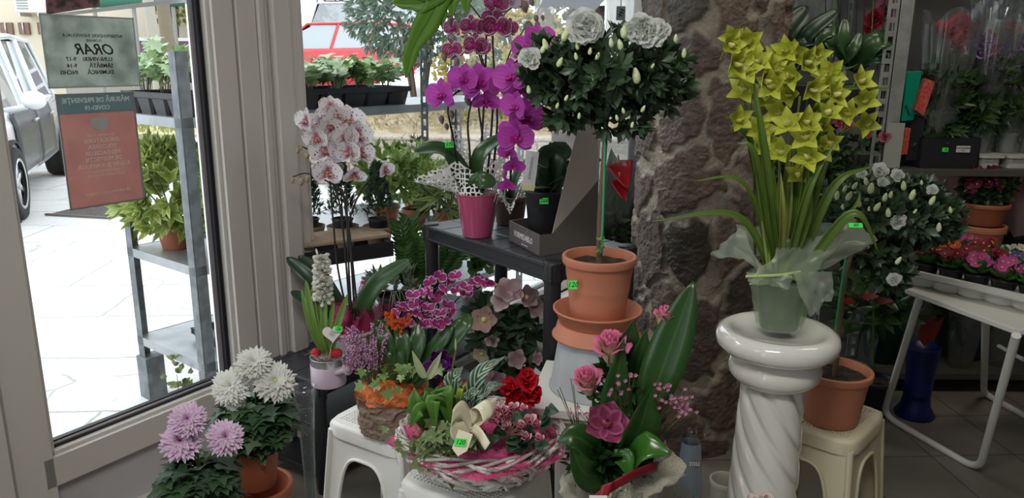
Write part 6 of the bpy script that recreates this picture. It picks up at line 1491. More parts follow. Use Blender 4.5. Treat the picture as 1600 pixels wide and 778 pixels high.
fluff(t, bkT+V((0, -.012, .006)), (RBk*1.0, RBk*.87, .055), PKF, 900, 6, L=.07, nm='pink_fibre')
def B(x, y, dY=0.): return P(x, y, YB+dY)
# ribbon bow
SAT = mat('cream_satin', (.80, .75, .56), .28)
mb = MB()
def band(mb, pts, w, axis=None):
    q = cr(pts, 8); rows = []
    for i, p in enumerate(q):
        rows.append([p+V(w)*x for x in (-.5, -.17, .17, .5)])
    mb.grid(rows)
band(mb, [B(738, 662, -.17), B(722, 640, -.19), B(706, 655, -.22), B(712, 674, -.22), B(738, 666, -.17)], (0.004, .02, .036))
band(mb, [B(738, 662, -.17), B(744, 634, -.16), B(757, 634, -.17), B(762, 655, -.18), B(738, 666, -.17)], (.026, .02, .012))
band(mb, [B(740, 660, -.16), B(762, 640, -.14), B(776, 630, -.12)], (.004, .01, .034))
band(mb, [B(738, 668, -.18), B(748, 676, -.2), B(762, 698, -.22)], (.012, .0, .02))
mb.build('cream_bow', SAT, t, solid=.0008)
tagc = B(721, 692, -.235); r_, u_, f_ = frame(towards(tagc)); R_ = Matrix.Rotation(-.35, 3, f_); r_ = R_ @ r_; u_ = R_ @ u_; mb = MB(); mb.prism([tagc-r_*.016+u_*.026, tagc-r_*.016-u_*.018, tagc+r_*.002-u_*.030, tagc+r_*.018-u_*.012, tagc+r_*.018+u_*.026], f_*.0008); rt = mb.build('ribbon_tail', SAT, t, smooth=False)
c = B(719, 691, -.238); price(t, c, f_, .026, .017, '120', -.12)
# peace lily
PLM = leafm('peace_lily_leaf', (.05, .17, .02), (.12, .29, .04), .42, vein=(.05, .13, .02), trans=.2)
t = thing('peace_lily', B(676, 660), 'peace lily with bright green leaves and pale spathes at the left of the wicker basket', 'peace lily'); root_ = BC+V((-.08, -.02, HBk*.9))
for x, y, W_, mx, my, dy in ((647, 606, .05, 655, 640, -.12), (640, 668, .042, 662, 640, -.16), (703, 668, .062, 692, 612, -.12), (664, 606, .05, 676, 625, -.08), (634, 645, .036, 655, 640, -.1), (714, 600, .036, 700, 620, -.05), (690, 600, .042, 685, 625, -.03), (636, 620, .036, 655, 630, -.05), (680, 672, .045, 678, 625, -.15)):
    leafto(t, root_, B(x, y, dy), (0, -.9, .4), W_, PLM, mid=B(mx, my, dy), prof='ovate', cup=.3)
SPA = leafm('pale_spathe', (.42, .50, .24), (.58, .62, .40), .4, trans=.4)
for x0_, y0_, x1_, y1_ in ((668, 605, 644, 548), (672, 606, 690, 550)):
    leafto(t, B(x0_-3, y0_-14, -.12), B(x1_, y1_, -.12), (0, -1, .1), .019, SPA, prof='ovate', cup=.8, nm='spathe', sag=.02); stem(t, [root_, B(675, 635, -.1), B(x0_-3, y0_-12, -.12)], .0018, .0014, STEMG)
stem(t, [root_, B(704, 600, -.1), B(713, 545, -.12)], .0022, .0016, STEMG); bud(t, B(712, 538, -.12), (0, 0, 1), .032, .007, SPA)
# striped dracaena-like leaves
STR = leafm('striped_leaf', (.045, .12, .05), (.07, .16, .07), .35, stripes=(.50, .58, .52), trans=.15)
t = thing('striped_leaf_plant', B(730, 640), 'plant with silver-striped leaves arching behind the cream bow', 'plant'); rt_ = BC+V((-.03, .0, HBk*.9))
for x, y, W_, mx, my in ((790, 556, .042, 745, 592), (724, 572, .045, 708, 600), (700, 580, .04, 706, 605), (765, 612, .028, 735, 618), (750, 630, .024, 725, 622), (775, 616, .03, 745, 622), (792, 600, .024, 760, 610), (690, 612, .03, 705, 625)): leafto(t, rt_, B(x, y, -.05), (0, -.8, .5), W_, STR, mid=B(mx, my, -.08), prof='lance', cup=.4)
leafto(t, rt_, B(728, 598, -.07), (0, -.9, .3), .02, mat('lime_leaf', (.33, .48, .06), .4), mid=B(718, 620, -.08), prof='lance')
# ivy of the basket
t = thing('basket_ivy', B(694, 700), 'variegated ivy spilling over the front left of the wicker basket', 'ivy'); VIV = leafm('cream_edged_ivy', (.10, .18, .05), (.19, .26, .10), .4, edge=(.52, .54, .30)); ii = BC+V((-.10, -.06, HBk*.95))
ivyspray(t, [[ii, B(690, 665, -.11), B(668, 690, -.13)], [ii, B(700, 690, -.13), B(690, 735, -.13)], [ii, B(710, 700, -.13), B(715, 738, -.13)], [ii, B(680, 690, -.13), B(676, 725, -.13)], [ii, B(720, 670, -.16), B(745, 690, -.13)], [ii, B(690, 680, -.15), B(665, 665, -.13)], [ii, B(705, 700, -.14), B(700, 722, -.13)]], 22, .042, VIV, 16, spread=.015)
ivyspray(t, [[B(668, 690, -.13), B(640, 688, -.15), B(600, 676, -.1)], [B(668, 700, -.13), B(630, 705, -.13), B(612, 700, -.1)]], 6, .02, VIV, 18, nm='trailing_leaves', spread=.008)
mb = MB()
for x, y in ((657, 673), (659, 690), (653, 678)): mb.ball(B(x, y, -.13), .008, 8, 6)
mb.build('pink_berries', mat('berry_pink', (.60, .10, .16), .5), t)
# cyclamens
CYL = leafm('cyclamen_leaf', (.018, .055, .03), (.04, .10, .05), .4, edge=(.07, .13, .08), trans=.06)
PW = petalm('pink_white_cyclamen', (.62, .06, .16), tip=(.84, .68, .70), trans=.25, var=.05)
t = thing('cyclamen', B(795, 700), 'cyclamen with frilled pink and white flowers at the front of the wicker basket', 'cyclamen'); cc_ = BC+V((.05, -.05, HBk*.8)); mb = MB(); rg = random.Random(5)
for k in range(58):
    x, y = rg.uniform(752, 838), rg.uniform(664, 732); 
    if (x-795)**2/44**2+(y-698)**2/36**2 > 1: continue
    p = B(x, y, -.08-rg.uniform(0, .06)); leaf(mb, p, (rg.uniform(-.6, .6)+(x-795)/60, -.5, rg.uniform(-.7, .2)-(y-700)/80), (rg.uniform(-.3, .3), -.8, .6), rg.uniform(.03, .042), .042, 'heart', .5, .3, .05, 2, 4)
mb.build('leaves', CYL, t)
for i, (x, y, s) in enumerate(((787, 640, 34), (800, 634, 30), (775, 646, 24), (790, 662, 28), (769, 654, 20), (818, 634, 22), (826, 654, 34), (815, 660, 26), (838, 658, 22), (822, 678, 28), (842, 680, 26), (812, 672, 20), (778, 634, 22))):
    c = B(x, y+6, -.16); stem(t, [cc_, B(795, 680, -.16), c+V((0, .01, 0))], .002, .0016, mat('cyclamen_stem', (.16, .06, .05), .5)); ruffle(t, c, (rg.uniform(-.3, .3), -.55, 1), s*.52*YB/1200, PW, 9, i, W=.75, spread=.9, ruf=.2)
REDP = petalm('red_cyclamen', (.68, .015, .03), trans=.22, var=.12)
t = thing('cyclamen', B(810, 640, .12), 'tall cyclamen with large frilled red blooms behind the pink and white one', 'cyclamen'); cc2 = BC+V((.06, .06, HBk*.8))
for i, (x, y, s) in enumerate(((822, 592, 50), (800, 600, 46), (838, 606, 44), (812, 618, 46), (790, 606, 34), (832, 622, 36), (800, 625, 34), (845, 650, 24), (822, 580, 36))):
    c = B(x, y+6, -.02); ruffle(t, c, (rg.uniform(-.7, .7), -.8, rg.uniform(.2, 1)), s*.5*YB/1200, REDP, 10, i+40, W=1.0, spread=1.3, ruf=.3); stem(t, [cc2, B(812, 650, .02), c], .0025, .002, mat('cyclamen_stem', (.16, .06, .05), .5))
mb = MB()
for k in range(34): p = B(rg.uniform(795, 870), rg.uniform(640, 690), rg.uniform(-.06, .04)); leaf(mb, p, (rg.uniform(-1, 1), -.5, rg.uniform(-.6, .4)), (0, -.7, .7), .045, .045, 'heart', .5, .3, .05, 2, 4)
mb.build('leaves', CYL, t)
t = thing('kalanchoe', B(728, 612, .02), 'small red kalanchoe flowers behind the striped leaves in the wicker basket', 'flower'); mb = MB()
for k in range(70):
    c = B(rg.gauss(722, 16), rg.gauss(611, 7), -.02+rg.uniform(-.02, .02))
    for j in range(4): a = j*pi/2+k; leaf(mb, c, (math.cos(a), -.5, math.sin(a)), (0, -1, 0), .007, .006, 'round', .3, .2, 0, 1, 2)
mb.build('flower_cluster', petalm('kalanchoe_red', (.62, .02, .015), trans=.15), t); stem(t, [cc2+V((-.06, 0, 0)), B(724, 640, .0), B(722, 612, 0)], .004, .003, STEMG)

# ================================================================ chrysanthemums
MUML = leafm('mum_leaf', (.025, .065, .025), (.06, .12, .05), .5, trans=.1)
PKM = petalm('pink_mum_petal', (.66, .38, .62), tip=(.80, .62, .78), centre=(.55, .26, .50), trans=.25, var=.04); WHM = petalm('white_mum_petal', (.84, .85, .80), trans=.25, var=.02)
def mumleaves(t, c, R, n, seed, L=.05):
    mb = MB(); rg = random.Random(seed); c = V(c)
    for k in range(n):
        d = rdir(rg, -.9, .9); p = c+V((d.x*R[0], d.y*R[1], d.z*R[2]))*rg.uniform(.55, 1); dd = V((d.x, d.y-.2, d.z*.4-.25))+rdir(rg)*.4
        ivyleaf(mb, p, dd, d+V((0, 0, .7)), L*rg.uniform(.7, 1.2))
    mb.build('leaves', MUML, t)
pk = P(312, 770, 1.62); PB = V((pk.x, 1.62, .14))
t = thing('potted_chrysanthemum', PB, 'pink chrysanthemum with three large blooms at the bottom left below the door glass', 'chrysanthemum'); lathe_pot(t, PB, .075, .058, .15, TERRA)
mumleaves(t, P(312, 748, 1.62), (.078, .07, .055), 250, 3); mumleaves(t, P(312, 790, 1.62), (.08, .07, .05), 160, 5)
for i, (x, y, R_, dx, dz, m_) in enumerate(((293, 656, 31, 0, .5, PKM), (283, 690, 35, -.15, .25, PKM), (352, 684, 32, .1, .45, PKM))):
    c = P(x, y, 1.56); mum(t, c-towards(c)*.012, towards(c, dx, dz), R_*1.62/1200, m_, i, centre=None); stem(t, [PB+Z*.12, P(315, 745, 1.62), c], .003, .0022, STEMG)
wp = P(400, 742, 1.86)
for i, (z_, r0_, r1_, h_, lab) in enumerate(((.02, .085, .07, .20, 'terracotta pot standing on the floor under the white chrysanthemum pots'), (.215, .088, .075, .16, 'second terracotta pot of the stack, with a wide rolled rim'))):
    c = V((wp.x, 1.86, z_)); t = thing('terracotta_pot', c, lab, 'flower pot', 'stacked terracotta pots'); lathe_pot(t, c, r0_, r1_, h_, TERRA, rim=.03, soil=False, lip=1.07)
zb = .375
t = thing('potted_chrysanthemum', V((wp.x, 1.86, zb)), 'white chrysanthemum in a terracotta pot on stacked pots by the door corner', 'chrysanthemum'); WBt = V((wp.x, 1.86, zb)); hwp = P(400, 690, 1.86).z-zb; lathe_pot(t, WBt, .066, .052, max(hwp, .05), TERRA, rim=.02)
mumleaves(t, P(400, 655, 1.86), (.10, .09, .075), 420, 4, .045)
for i, (x, y, R_, dx, dz, cen) in enumerate(((397, 568, 31, .1, .9, None), (362, 604, 34, -.3, .3, None), (429, 597, 36, .25, .4, mat('mum_centre', (.55, .60, .12), .7)), (368, 630, 17, -.1, -.2, None))):
    c = P(x, y, 1.80); mum(t, c-towards(c)*.012, towards(c, dx, dz), R_*1.86/1200, WHM, i+7, centre=cen, layers=8 if cen else 9); stem(t, [WBt+Z*.06, P(400, 655, 1.86), c], .003, .0022, STEMG)

# ================================================================ rose bouquet
YQ = 1.55; BZ = BQ+Z*.442
t = thing('rose_bouquet', BZ, 'bouquet of pink and cream roses in cream fibre wrap with red ribbon', 'bouquet')
def Q(x, y, dY=0.): return P(x, y, YQ+dY)
ctr = Q(965, 760); RSE = petalm('pink_tipped_rose', (.78, .74, .46), tip=(.80, .20, .40), edge=(.74, .12, .33), edge_at=.86, tip_at=.62, trans=.3, var=.05); DK = leafm('aspidistra_leaf', (.015, .055, .012), (.03, .085, .02), .3, vein=(.05, .11, .03), trans=.1)
for i, (x, y, R_, f_, op) in enumerate(((955, 545, 40, (-.12, -.30, 1), .62), (919, 598, 37, (-.25, -.35, 1), .55), (1038, 497, 27, (.12, -.25, 1), .4))):
    c = Q(x, y, -.03); rose(t, c, f_, R_*YQ/1200, RSE, i, open_=op, n=22); stem(t, [ctr, Q((x+965)/2+5, (y+760)/2, -.02), c-V(f_).normalized()*.03], .003, .003, STEMG)
leafto(t, Q(985, 700, -.02), Q(1084, 440, -.05), (-.3, -.9, .1), .088, DK, mid=Q(1030, 590, -.05), prof='asp', cup=.15)
leafto(t, Q(975, 720, -.05), Q(1017, 610, -.06), (.3, -.9, .1), .085, DK, mid=Q(1003, 660, -.09), prof='ovate', cup=.4)
leafto(t, Q(970, 720, -.03), Q(975, 528, -.06), (0, -1, .1), .07, DK, mid=Q(962, 620, -.04), prof='lance', cup=.3)
leafto(t, Q(965, 720, -.05), Q(1047, 708, -.12), (0, -.7, .7), .075, leafm('glossy_green', (.03, .12, .015), (.05, .17, .02), .22, trans=.1), mid=Q(1005, 698, -.1), prof='ovate', cup=.2)
leafto(t, Q(960, 730, -.05), Q(870, 690, -.1), (0, -.8, .6), .065, DK, mid=Q(905, 685, -.1), prof='lance'); leafto(t, Q(960, 740, -.05), Q(890, 690, -.12), (.4, -.9, .3), .07, DK, mid=Q(915, 740, -.12), prof='ovate')
leafto(t, Q(985, 690, 0), Q(1002, 545, .02), (0, -1, .1), .05, DK, sag=.02, prof='lance'); leafto(t, Q(990, 620, 0), Q(1032, 530, 0), (0, -1, .1), .05, DK, sag=.02, prof='lance'); leafto(t, Q(965, 720, -.05), Q(985, 748, -.12), (0, -1, .2), .05, leafm('glossy_green2', (.05, .2, .02), (.07, .24, .03), .25), mid=Q(975, 715, -.1), prof='ovate')
for x, y, x2, y2, W_ in ((975, 560, 990, 500, .05), (990, 590, 1010, 515, .045), (960, 680, 925, 625, .05), (975, 700, 1035, 660, .05), (955, 745, 945, 690, .06), (985, 745, 1020, 750, .05), (935, 745, 900, 750, .05)): leafto(t, Q(x, y, .0), Q(x2, y2, -.04), (0, -1, .3), W_, DK, prof='ovate', sag=.05)
mb = MB(); bush(mb, Q(968, 715, .01), (.075, .05, .075), 60, 5, .05, .022, 'ovate', 23, zmin=-.6); bush(mb, Q(935, 715, -.05), (.06, .03, .05), 40, 5, .045, .018, 'ovate', 24); bush(mb, Q(975, 600, .0), (.045, .03, .08), 34, 5, .045, .018, 'lance', 25); mb.build('filler_leaves', DK, t)
c = Q(948, 664, -.14); CYP = petalm('dusky_orchid', (.26, .04, .11), edge=(.36, .09, .17), trans=.2); f0 = towards(c, 0, .2); cymb(t, c, f0, .098, CYP, mat('dusky_lip', (.45, .14, .18), .5, col2=(.30, .02, .06), ns=120), 3, 'flower', wf=1.0, pf='round')
WXF = petalm('waxflower_pink', (.60, .26, .38), trans=.2); twig = mat('thin_twig', (.13, .10, .05), .7); rg = random.Random(8); mb = MB(); ms = MB()
for cx_, cy_, n_, sp_, m_ in ((1055, 625, 26, 14, 0), (1042, 600, 10, 12, 0), (1068, 640, 10, 8, 0), (893, 712, 14, 7, 0), (908, 716, 7, 8, 0), (962, 608, 9, 9, 0), (978, 593, 5, 8, 0), (912, 640, 6, 12, 0), (1000, 640, 0, 5, 0)):
    for k in range(n_):
        c = Q(rg.gauss(cx_, sp_), rg.gauss(cy_, sp_*.7), -.08+rg.uniform(-.03, .03)); ms.tube([c, c.lerp(Q((cx_+980)/2, cy_+50, -.05), .8)], .0007, n=3)
        for j in range(5): a = j*1.2566+k; leaf(mb, c, (math.cos(a), -.4, math.sin(a)), (0, -1, .2), .0055, .005, 'round', .2, .2, 0, 1, 2)
    if n_: mb.build('waxflower_sprig', WXF, t)
    mb = MB()
for k in range(16):
    a = Q(905, 700, -.05); b_ = Q(rg.uniform(868, 905), rg.uniform(590, 690), -.08); ms.tube(cr([a, a.lerp(b_, .5)+V((0, 0, .01)), b_], 4), .0009, n=3)
    for j in range(6): p = a.lerp(b_, rg.uniform(.4, 1)); mb.ball(p+rdir(rg)*.006, .0016, 5, 3)
for k in range(10): a = Q(1010, 690, -.03); b_ = Q(rg.uniform(1020, 1075), rg.uniform(590, 660), -.08); ms.tube(cr([a, a.lerp(b_, .5), b_], 4), .0009, n=3)
ms.build('twigs', twig, t)
mb = MB()
def sheet(mb, A_, B2, C_, D_, n=14, amp=.01, seed=0):
    rows = []
    for i in range(n+1):
        s = i/n; row = []
        for j in range(n+1):
            u = j/n; p = (A_*(1-u)+B2*u)*(1-s)+(D_*(1-u)+C_*u)*s; w = V((noise.noise(V((u*5, s*3, seed))), noise.noise(V((u*4, s*3, seed+5))), noise.noise(V((u*4, s*4, seed+9)))))
            row.append(p+w*amp*(1+s)+V((0, -amp*math.sin(u*pi*3)*s, 0)))
        rows.append(row)
    mb.grid(rows)
SISW, nt, b, out = newmat('cream_fibre_wrap'); nn1 = tex(nt, scale=16, detail=3); tc = nt.nodes.new('ShaderNodeTexCoord'); wvn = nt.nodes.new('ShaderNodeTexWave'); wvn.inputs['Scale'].default_value = 150; wvn.inputs['Distortion'].default_value = 22; wvn.inputs['Detail'].default_value = 3; nt.links.new(tc.outputs['Object'], wvn.inputs[0])
nt.links.new(mix(nt, wvn.outputs[1], (.42, .38, .28), (.74, .71, .58)), b.inputs['Base Color']); b.inputs['Roughness'].default_value = .8; nt.links.new(step(nt, wvn.outputs[1], .0, .22), b.inputs['Alpha']); bump(nt, b, wvn.outputs[1], .6, .004)
sheet(mb, Q(985, 765, -.05), Q(1010, 778, -.12), Q(1075, 742, -.06), Q(1040, 686, -.02), seed=2); sheet(mb, Q(965, 790, -.05), Q(925, 800, -.14), Q(868, 768, -.12), Q(905, 716, -.05), seed=4); sheet(mb, Q(940, 800, -.10), Q(990, 800, -.16), Q(985, 765, -.16), Q(950, 760, -.13), seed=6)
sheet(mb, Q(900, 720, .06), Q(1040, 700, .06), Q(1020, 800, .05), Q(930, 800, .05), seed=7); sheet(mb, Q(1000, 775, -.13), Q(1060, 790, -.1), Q(1040, 810, -.1), Q(960, 815, -.12), seed=9)
mb.build('fibre_wrap', SISW, t)
mb = MB(); RIB = mat('red_satin', (.24, .008, .02), .4)
band(mb, [Q(1028, 728, -.10), Q(990, 742, -.15), Q(950, 765, -.17), Q(905, 798, -.17)], (.003, 0, .024)); band(mb, [Q(950, 755, -.17), Q(940, 780, -.18), Q(920, 800, -.18)], (.024, 0, .01)); mb.build('red_ribbon', RIB, t, solid=.001)
cardp = Q(935, 782, -.19); r_, u_, f_ = frame(towards(cardp, .1, .4)); mb = MB(); mb.obox(cardp-r_*.018-u_*.02, r_*.036, u_*.03, f_*.001); mb.build('card', mat('card_white', (.62, .60, .60), .7), t, smooth=False)

# ================================================================ hellebore under the table
YH = 2.52; hb_ = V((P(795, 600, YH).x, YH, .25))
t = thing('plastic_crate', hb_-Z*.25, 'black plastic crate on the floor under the hellebore', 'crate'); mb = MB(); mb.obox(hb_+V((-.13, -.1, -.25)), (.26, 0, 0), (0, .2, 0), (0, 0, .248)); mb.build('body', BLK2, t, smooth=False, bevel=.008)
t = thing('hellebore', hb_, 'hellebore with dusty pink open flowers and dark leaves behind the black table legs', 'hellebore'); lathe_pot(t, hb_, .09, .07, .13, BLKP); mb = MB(); rg = random.Random(33)
for k in range(46):
    c = P(rg.uniform(745, 850), rg.uniform(470, 600), YH+rg.uniform(-.1, .12)); a = rg.uniform(0, 6.3)
    for j in range(5): q = a+j*.7-1.4; leaf(mb, c, (math.cos(q), -.4+rg.uniform(-.3, .3), math.sin(q)*.8), (0, -.7, .6), .085, .03, 'lance', .7, .3, 0, 1, 5)
mb.build('leaves', leafm('hellebore_leaf', (.022, .05, .028), (.05, .085, .045), .4, vein=(.07, .11, .06), trans=.06), t)
for x, y in ((757, 500), (795, 465), (808, 560), (770, 590), (752, 552), (835, 470), (770, 640)): stem(t, [hb_+Z*.12, P((x+800)/2, (y+620)/2, YH), P(x, y, YH-.1)], .003, .002, mat('hellebore_stem', (.14, .12, .07), .6))
HP1 = petalm('hellebore_pink', (.50, .33, .28), centre=(.48, .46, .28), trans=.3, veins=(.42, .22, .22)); HP2 = petalm('hellebore_mauve', (.42, .27, .29), tip=(.54, .42, .42), trans=.3); HP3 = petalm('hellebore_cream', (.56, .52, .36), trans=.3); STA = mat('stamen_yellow', (.55, .48, .18), .7)
for i, (x, y, R_, m_, dx, dz) in enumerate(((757, 499, 24, HP1, -.2, -.1), (795, 457, 26, HP2, 0, .6), (787, 470, 22, HP2, -.6, .2), (822, 465, 22, HP2, .8, .4), (835, 480, 20, HP2, .7, 0), (808, 560, 18, HP2, .0, -.2), (753, 552, 17, HP3, -.4, -.6), (774, 592, 22, HP2, .2, -.5), (762, 582, 16, HP2, -.5, -.2), (768, 530, 14, HP2, 0, -.6), (838, 560, 12, HP2, .6, 0), (712, 600, 14, HP2, -.4, .2), (740, 612, 14, HP2, -.2, -.4))):
    c = P(x, y, YH-.14); simple5(t, c, towards(c, dx, dz), R_*.98*YH/1200, m_, STA if i in (0, 3, 6) else None, W=.85, el=.3, cup=.3, prof='wide', seed=i)

# ================================================================ anthurium on a tall black stand, window corner
YA = 3.25; ax_ = P(958, 400, YA).x
t = thing('tall_plant_stand', (ax_, YA, 0), 'tall black metal plant stand with an upright pole beside the stone pillar', 'stand'); mb = MB(); mb.lathe([(0, 0), (.09, 0), (.09, .015), (.02, .02), (.02, .74), (.08, .75), (.08, .76), (0, .76)], (ax_, YA, 0), 24); mb.build('column', BLK2, t)
pA, pB_ = P(992, 350, YA), P(1000, 0, YA); mb = MB(); mb.obox((P(991, 180, YA).x-.018, YA-.02, 0), (.034, 0, 0), (0, .034, 0), (0, 0, 2.4)); mb.build('pole', BLK2, t, smooth=False)
ab = V((ax_, YA, .762)); t = thing('anthurium', ab, 'red anthurium and dark foliage in clear film between the azalea trunk and the pillar', 'anthurium'); lathe_pot(t, ab, .055, .045, .10, BLKP)
REDA = petalm('anthurium_red', (.40, .012, .02), veins=(.30, .01, .02), rough=.2, trans=.1); 
for x, y, dx, dz, L_ in ((966, 262, .3, .5, .13), (925, 250, -.5, .3, .11), (968, 290, .2, -.4, .10), (920, 285, -.4, 0, .08)):
    c = P(x, y, YA-.08); stem(t, [ab+Z*.08, P(950, 320, YA), c], .003, .002, STEMG); mb = MB(); leaf(mb, c+V((0, 0, .03)), (dx, -.4, -1), (0, -1, .3), L_, L_*.85, 'heart', .3, .2, .05, 3, 8); sp_ = mb.build('spathe', REDA, t, solid=.001); mb = MB(); mb.tube([c+V((0, 0, .025)), c+V((-.01, -.05, .06))], .005, .003, 8); mb.build('spadix', mat('spadix_yellow', (.62, .45, .22), .6), sp_)
for x, y in ((955, 232), (972, 305), (940, 310), (978, 330), (925, 330), (965, 340)): c = P(x, y, YA); leafto(t, ab+Z*.09, c, (0, -.9, .3), .10, leafm('anthurium_leaf', (.02, .09, .02), (.05, .16, .03), .3), prof='ovate', sag=.1)
mb = MB(); bush(mb, P(950, 355, YA), (.09, .07, .08), 26, 5, .07, .03, 'ovate', 44); mb.build('foliage', DLEAF, t)
CELL = glassm('clear_cellophane', (.85, .88, .90), .12, .22, .9, fac=.10)
def cone_film(t, c, r0, r1, z0, z1, seed, m=CELL, n=48, flat=.0, nm='film'):
    mb = MB(); rows = []; c = V(c)
    for i in range(13):
        s = i/12; row = []
        for k in range(n):
            a = 2*pi*k/n; r = r0+(r1-r0)*s; r *= 1+.16*noise.noise(V((math.cos(a)*2.5, math.sin(a)*2.5, s*2+seed)))+.05*math.sin(a*11+seed)*s; row.append(c+V((r*math.cos(a), r*math.sin(a), z0+(z1-z0)*s*(1+.06*math.sin(a*3+seed)))))
        rows.append(row)
    mb.grid(rows, True); return mb.build(nm, m, t)
cone_film(t, ab, .06, .11, .02, .42, 4)
# white wrapping films hanging at the window top
FILM = glassm('milky_film', (.80, .80, .77), .25, .1, .85, fac=.72)
for i, (x0_, x1_, yb_, Yq, lab) in enumerate(((838, 866, 112, 2.75, 'milky plastic sleeve hanging left of the grey carton'), (948, 966, 95, 3.0, 'narrow milky plastic strip hanging left of the hanging tag'), (972, 1003, 110, 3.0, 'crumpled white plastic strip hanging beside the black pole'))):
    a, b_ = P(x0_, -60, Yq), P(x1_, yb_, Yq); t = thing('plastic_sleeve', (a.x, Yq, b_.z), lab, 'plastic sleeve', 'hanging plastic sleeves'); mb = MB(); rows = []
    for r in range(16):
        rows.append([V((a.x+(b_.x-a.x)*u+.012*noise.noise(V((u*3, r*.5, i))), Yq+.03*noise.noise(V((u*4, r*.6, i+7)))+.02*math.sin(u*6), a.z+.9+(b_.z-a.z-.9)*r/15)) for u in np.linspace(0, 1, 12)])
    mb.grid(rows); mb.build('film', FILM, t)
hc_ = P(970, 22, 2.95); t = thing('hanging_tag', hc_, 'grey-green tag with a dark sprig drawing hanging between two plastic strips', 'tag'); mb = MB(); mb.obox(hc_+V((-.017, 0, -.022)), (.034, 0, 0), (0, .004, 0), (0, 0, .05)); mb.build('card', mat('tag_green', (.16, .19, .17), .6), t, smooth=False, bevel=.004)
mb = MB(); mb.tube([hc_+V((-.008, -.002, -.012)), hc_+V((.006, -.002, .018))], .0015, n=4)
for s_ in (.3, .6, .9): p = hc_+V((-.008+.014*s_, -.002, -.012+.03*s_)); mb.tube([p, p+V((.010, 0, -.004))], .0015, n=4); mb.tube([p, p+V((-.008, 0, .004))], .0015, n=4)
mb.build('sprig_drawing', INK, t); mb = MB(); mb.tube([hc_+Z*.028, V((hc_.x, hc_.y, 2.95))], .001, n=4); mb.build('string', GASK, t)

# ================================================================ yellow cymbidium on the twisted pedestal
cb = TPc+Z*.822; yc = cb.y
t = thing('potted_orchid', cb, 'yellow-green orchid with many blooms, pot wrapped in pale green film on the pedestal', 'orchid'); hcy = P(1212, 425, yc).z-cb.z
lathe_pot(t, cb, .062, .048, hcy, mat('grey_green_pot', (.045, .06, .058), .4), rim=.01, lip=1.02)
ORGZ = glassm('pale_green_film', (.84, .93, .78), .25, .10, .97, fac=.30); top = cb+Z*hcy
ORGC = glassm('pale_green_film_thin', (.86, .95, .80), .25, .12, .97, fac=.20); cone_film(t, cb, .052, .078, .002, hcy, 3, ORGC); cone_film(t, cb, .054, .084, .002, hcy*.98, 9, ORGC)
def Cc(x, y, d=0.): return P(x, y, yc+d)
mb = MB(); 
def sheet2(mb, pts, n=16, amp=.007, seed=0):
    sheet(mb, *pts, n=n, amp=amp, seed=seed)
sheet2(mb, (Cc(1205, 440, -.07), Cc(1160, 400, -.02), Cc(1110, 400, -.02), Cc(1155, 355, -.02)), seed=1)
sheet2(mb, (Cc(1180, 430, -.09), Cc(1260, 440, -.10), Cc(1325, 370, -.04), Cc(1230, 372, -.04)), seed=2)
sheet2(mb, (Cc(1220, 440, -.05), Cc(1290, 420, -.03), Cc(1372, 375, .02), Cc(1318, 330, .05)), seed=3)
sheet2(mb, (Cc(1237, 425, -.10), Cc(1300, 425, -.10), Cc(1303, 462, -.12), Cc(1265, 495, -.12)), seed=4, n=12)
sheet2(mb, (Cc(1165, 425, -.07), Cc(1237, 430, -.11), Cc(1235, 448, -.11), Cc(1170, 445, -.09)), seed=5, n=12)
sheet2(mb, (Cc(1150, 400, .06), Cc(1290, 400, .06), Cc(1310, 350, .08), Cc(1150, 350, .08)), seed=6)
mb.build('film_wrap', ORGZ, t)
mb = MB(); mb.tube(cr([Cc(1165, 432, -.08), Cc(1215, 430, -.10), Cc(1250, 425, -.09)], 6), .004, n=6); mb.build('tie', mat('lime_tie', (.45, .60, .20), .5), t)
CL = leafm('cymbidium_leaf', (.07, .15, .02), (.15, .24, .04), .35, vein=(.18, .26, .07), trans=.2); CL2 = leafm('cymbidium_leaf_yellow', (.22, .28, .05), (.30, .34, .08), .4, trans=.2)
b0 = top-Z*.02
for x0_, x, y, mx, my, W_, dy, m_ in ((1200, 1018, 346, 1150, 338, .022, -.02, CL), (1198, 1080, 282, 1165, 290, .014, -.05, CL), (1195, 1140, 195, 1180, 240, .030, -.02, CL), (1200, 1152, 222, 1180, 250, .024, -.10, CL), (1210, 1174, 108, 1192, 230, .026, -.12, CL), (1205, 1195, 150, 1200, 280, .022, .02, CL), (1225, 1262, 150, 1245, 270, .02, .02, CL), (1232, 1395, 136, 1285, 172, .026, -.1, CL), (1235, 1345, 190, 1290, 250, .022, -.05, CL), (1230, 1365, 258, 1300, 295, .026, -.06, CL), (1235, 1340, 100, 1280, 150, .02, .05, CL), (1220, 1290, 200, 1255, 290, .024, .0, CL), (1205, 1160, 120, 1175, 250, .02, .06, CL), (1215, 1240, 180, 1228, 290, .024, .03, CL2), (1212, 1262, 262, 1258, 330, .036, -.08, CL), (1210, 1220, 270, 1222, 330, .02, -.1, CL2), (1240, 1374, 395, 1330, 335, .026, -.12, CL), (1240, 1345, 300, 1330, 330, .012, -.1, CL), (1218, 1310, 215, 1262, 300, .022, -.12, CL), (1208, 1185, 280, 1193, 330, .026, -.06, CL), (1222, 1204, 230, 1212, 320, .022, -.08, CL), (1230, 1255, 205, 1246, 300, .022, -.02, CL)):
    leafto(t, b0+V(((x0_-1215)*.0014, 0, 0)), Cc(x, y, dy), (0, -.85, .5), W_, m_, mid=Cc(mx, my, dy), prof='grass', cup=.6)
SP = mat('cymbidium_spike', (.20, .27, .06), .45); DST = mat('dark_cane', (.035, .03, .02), .5)
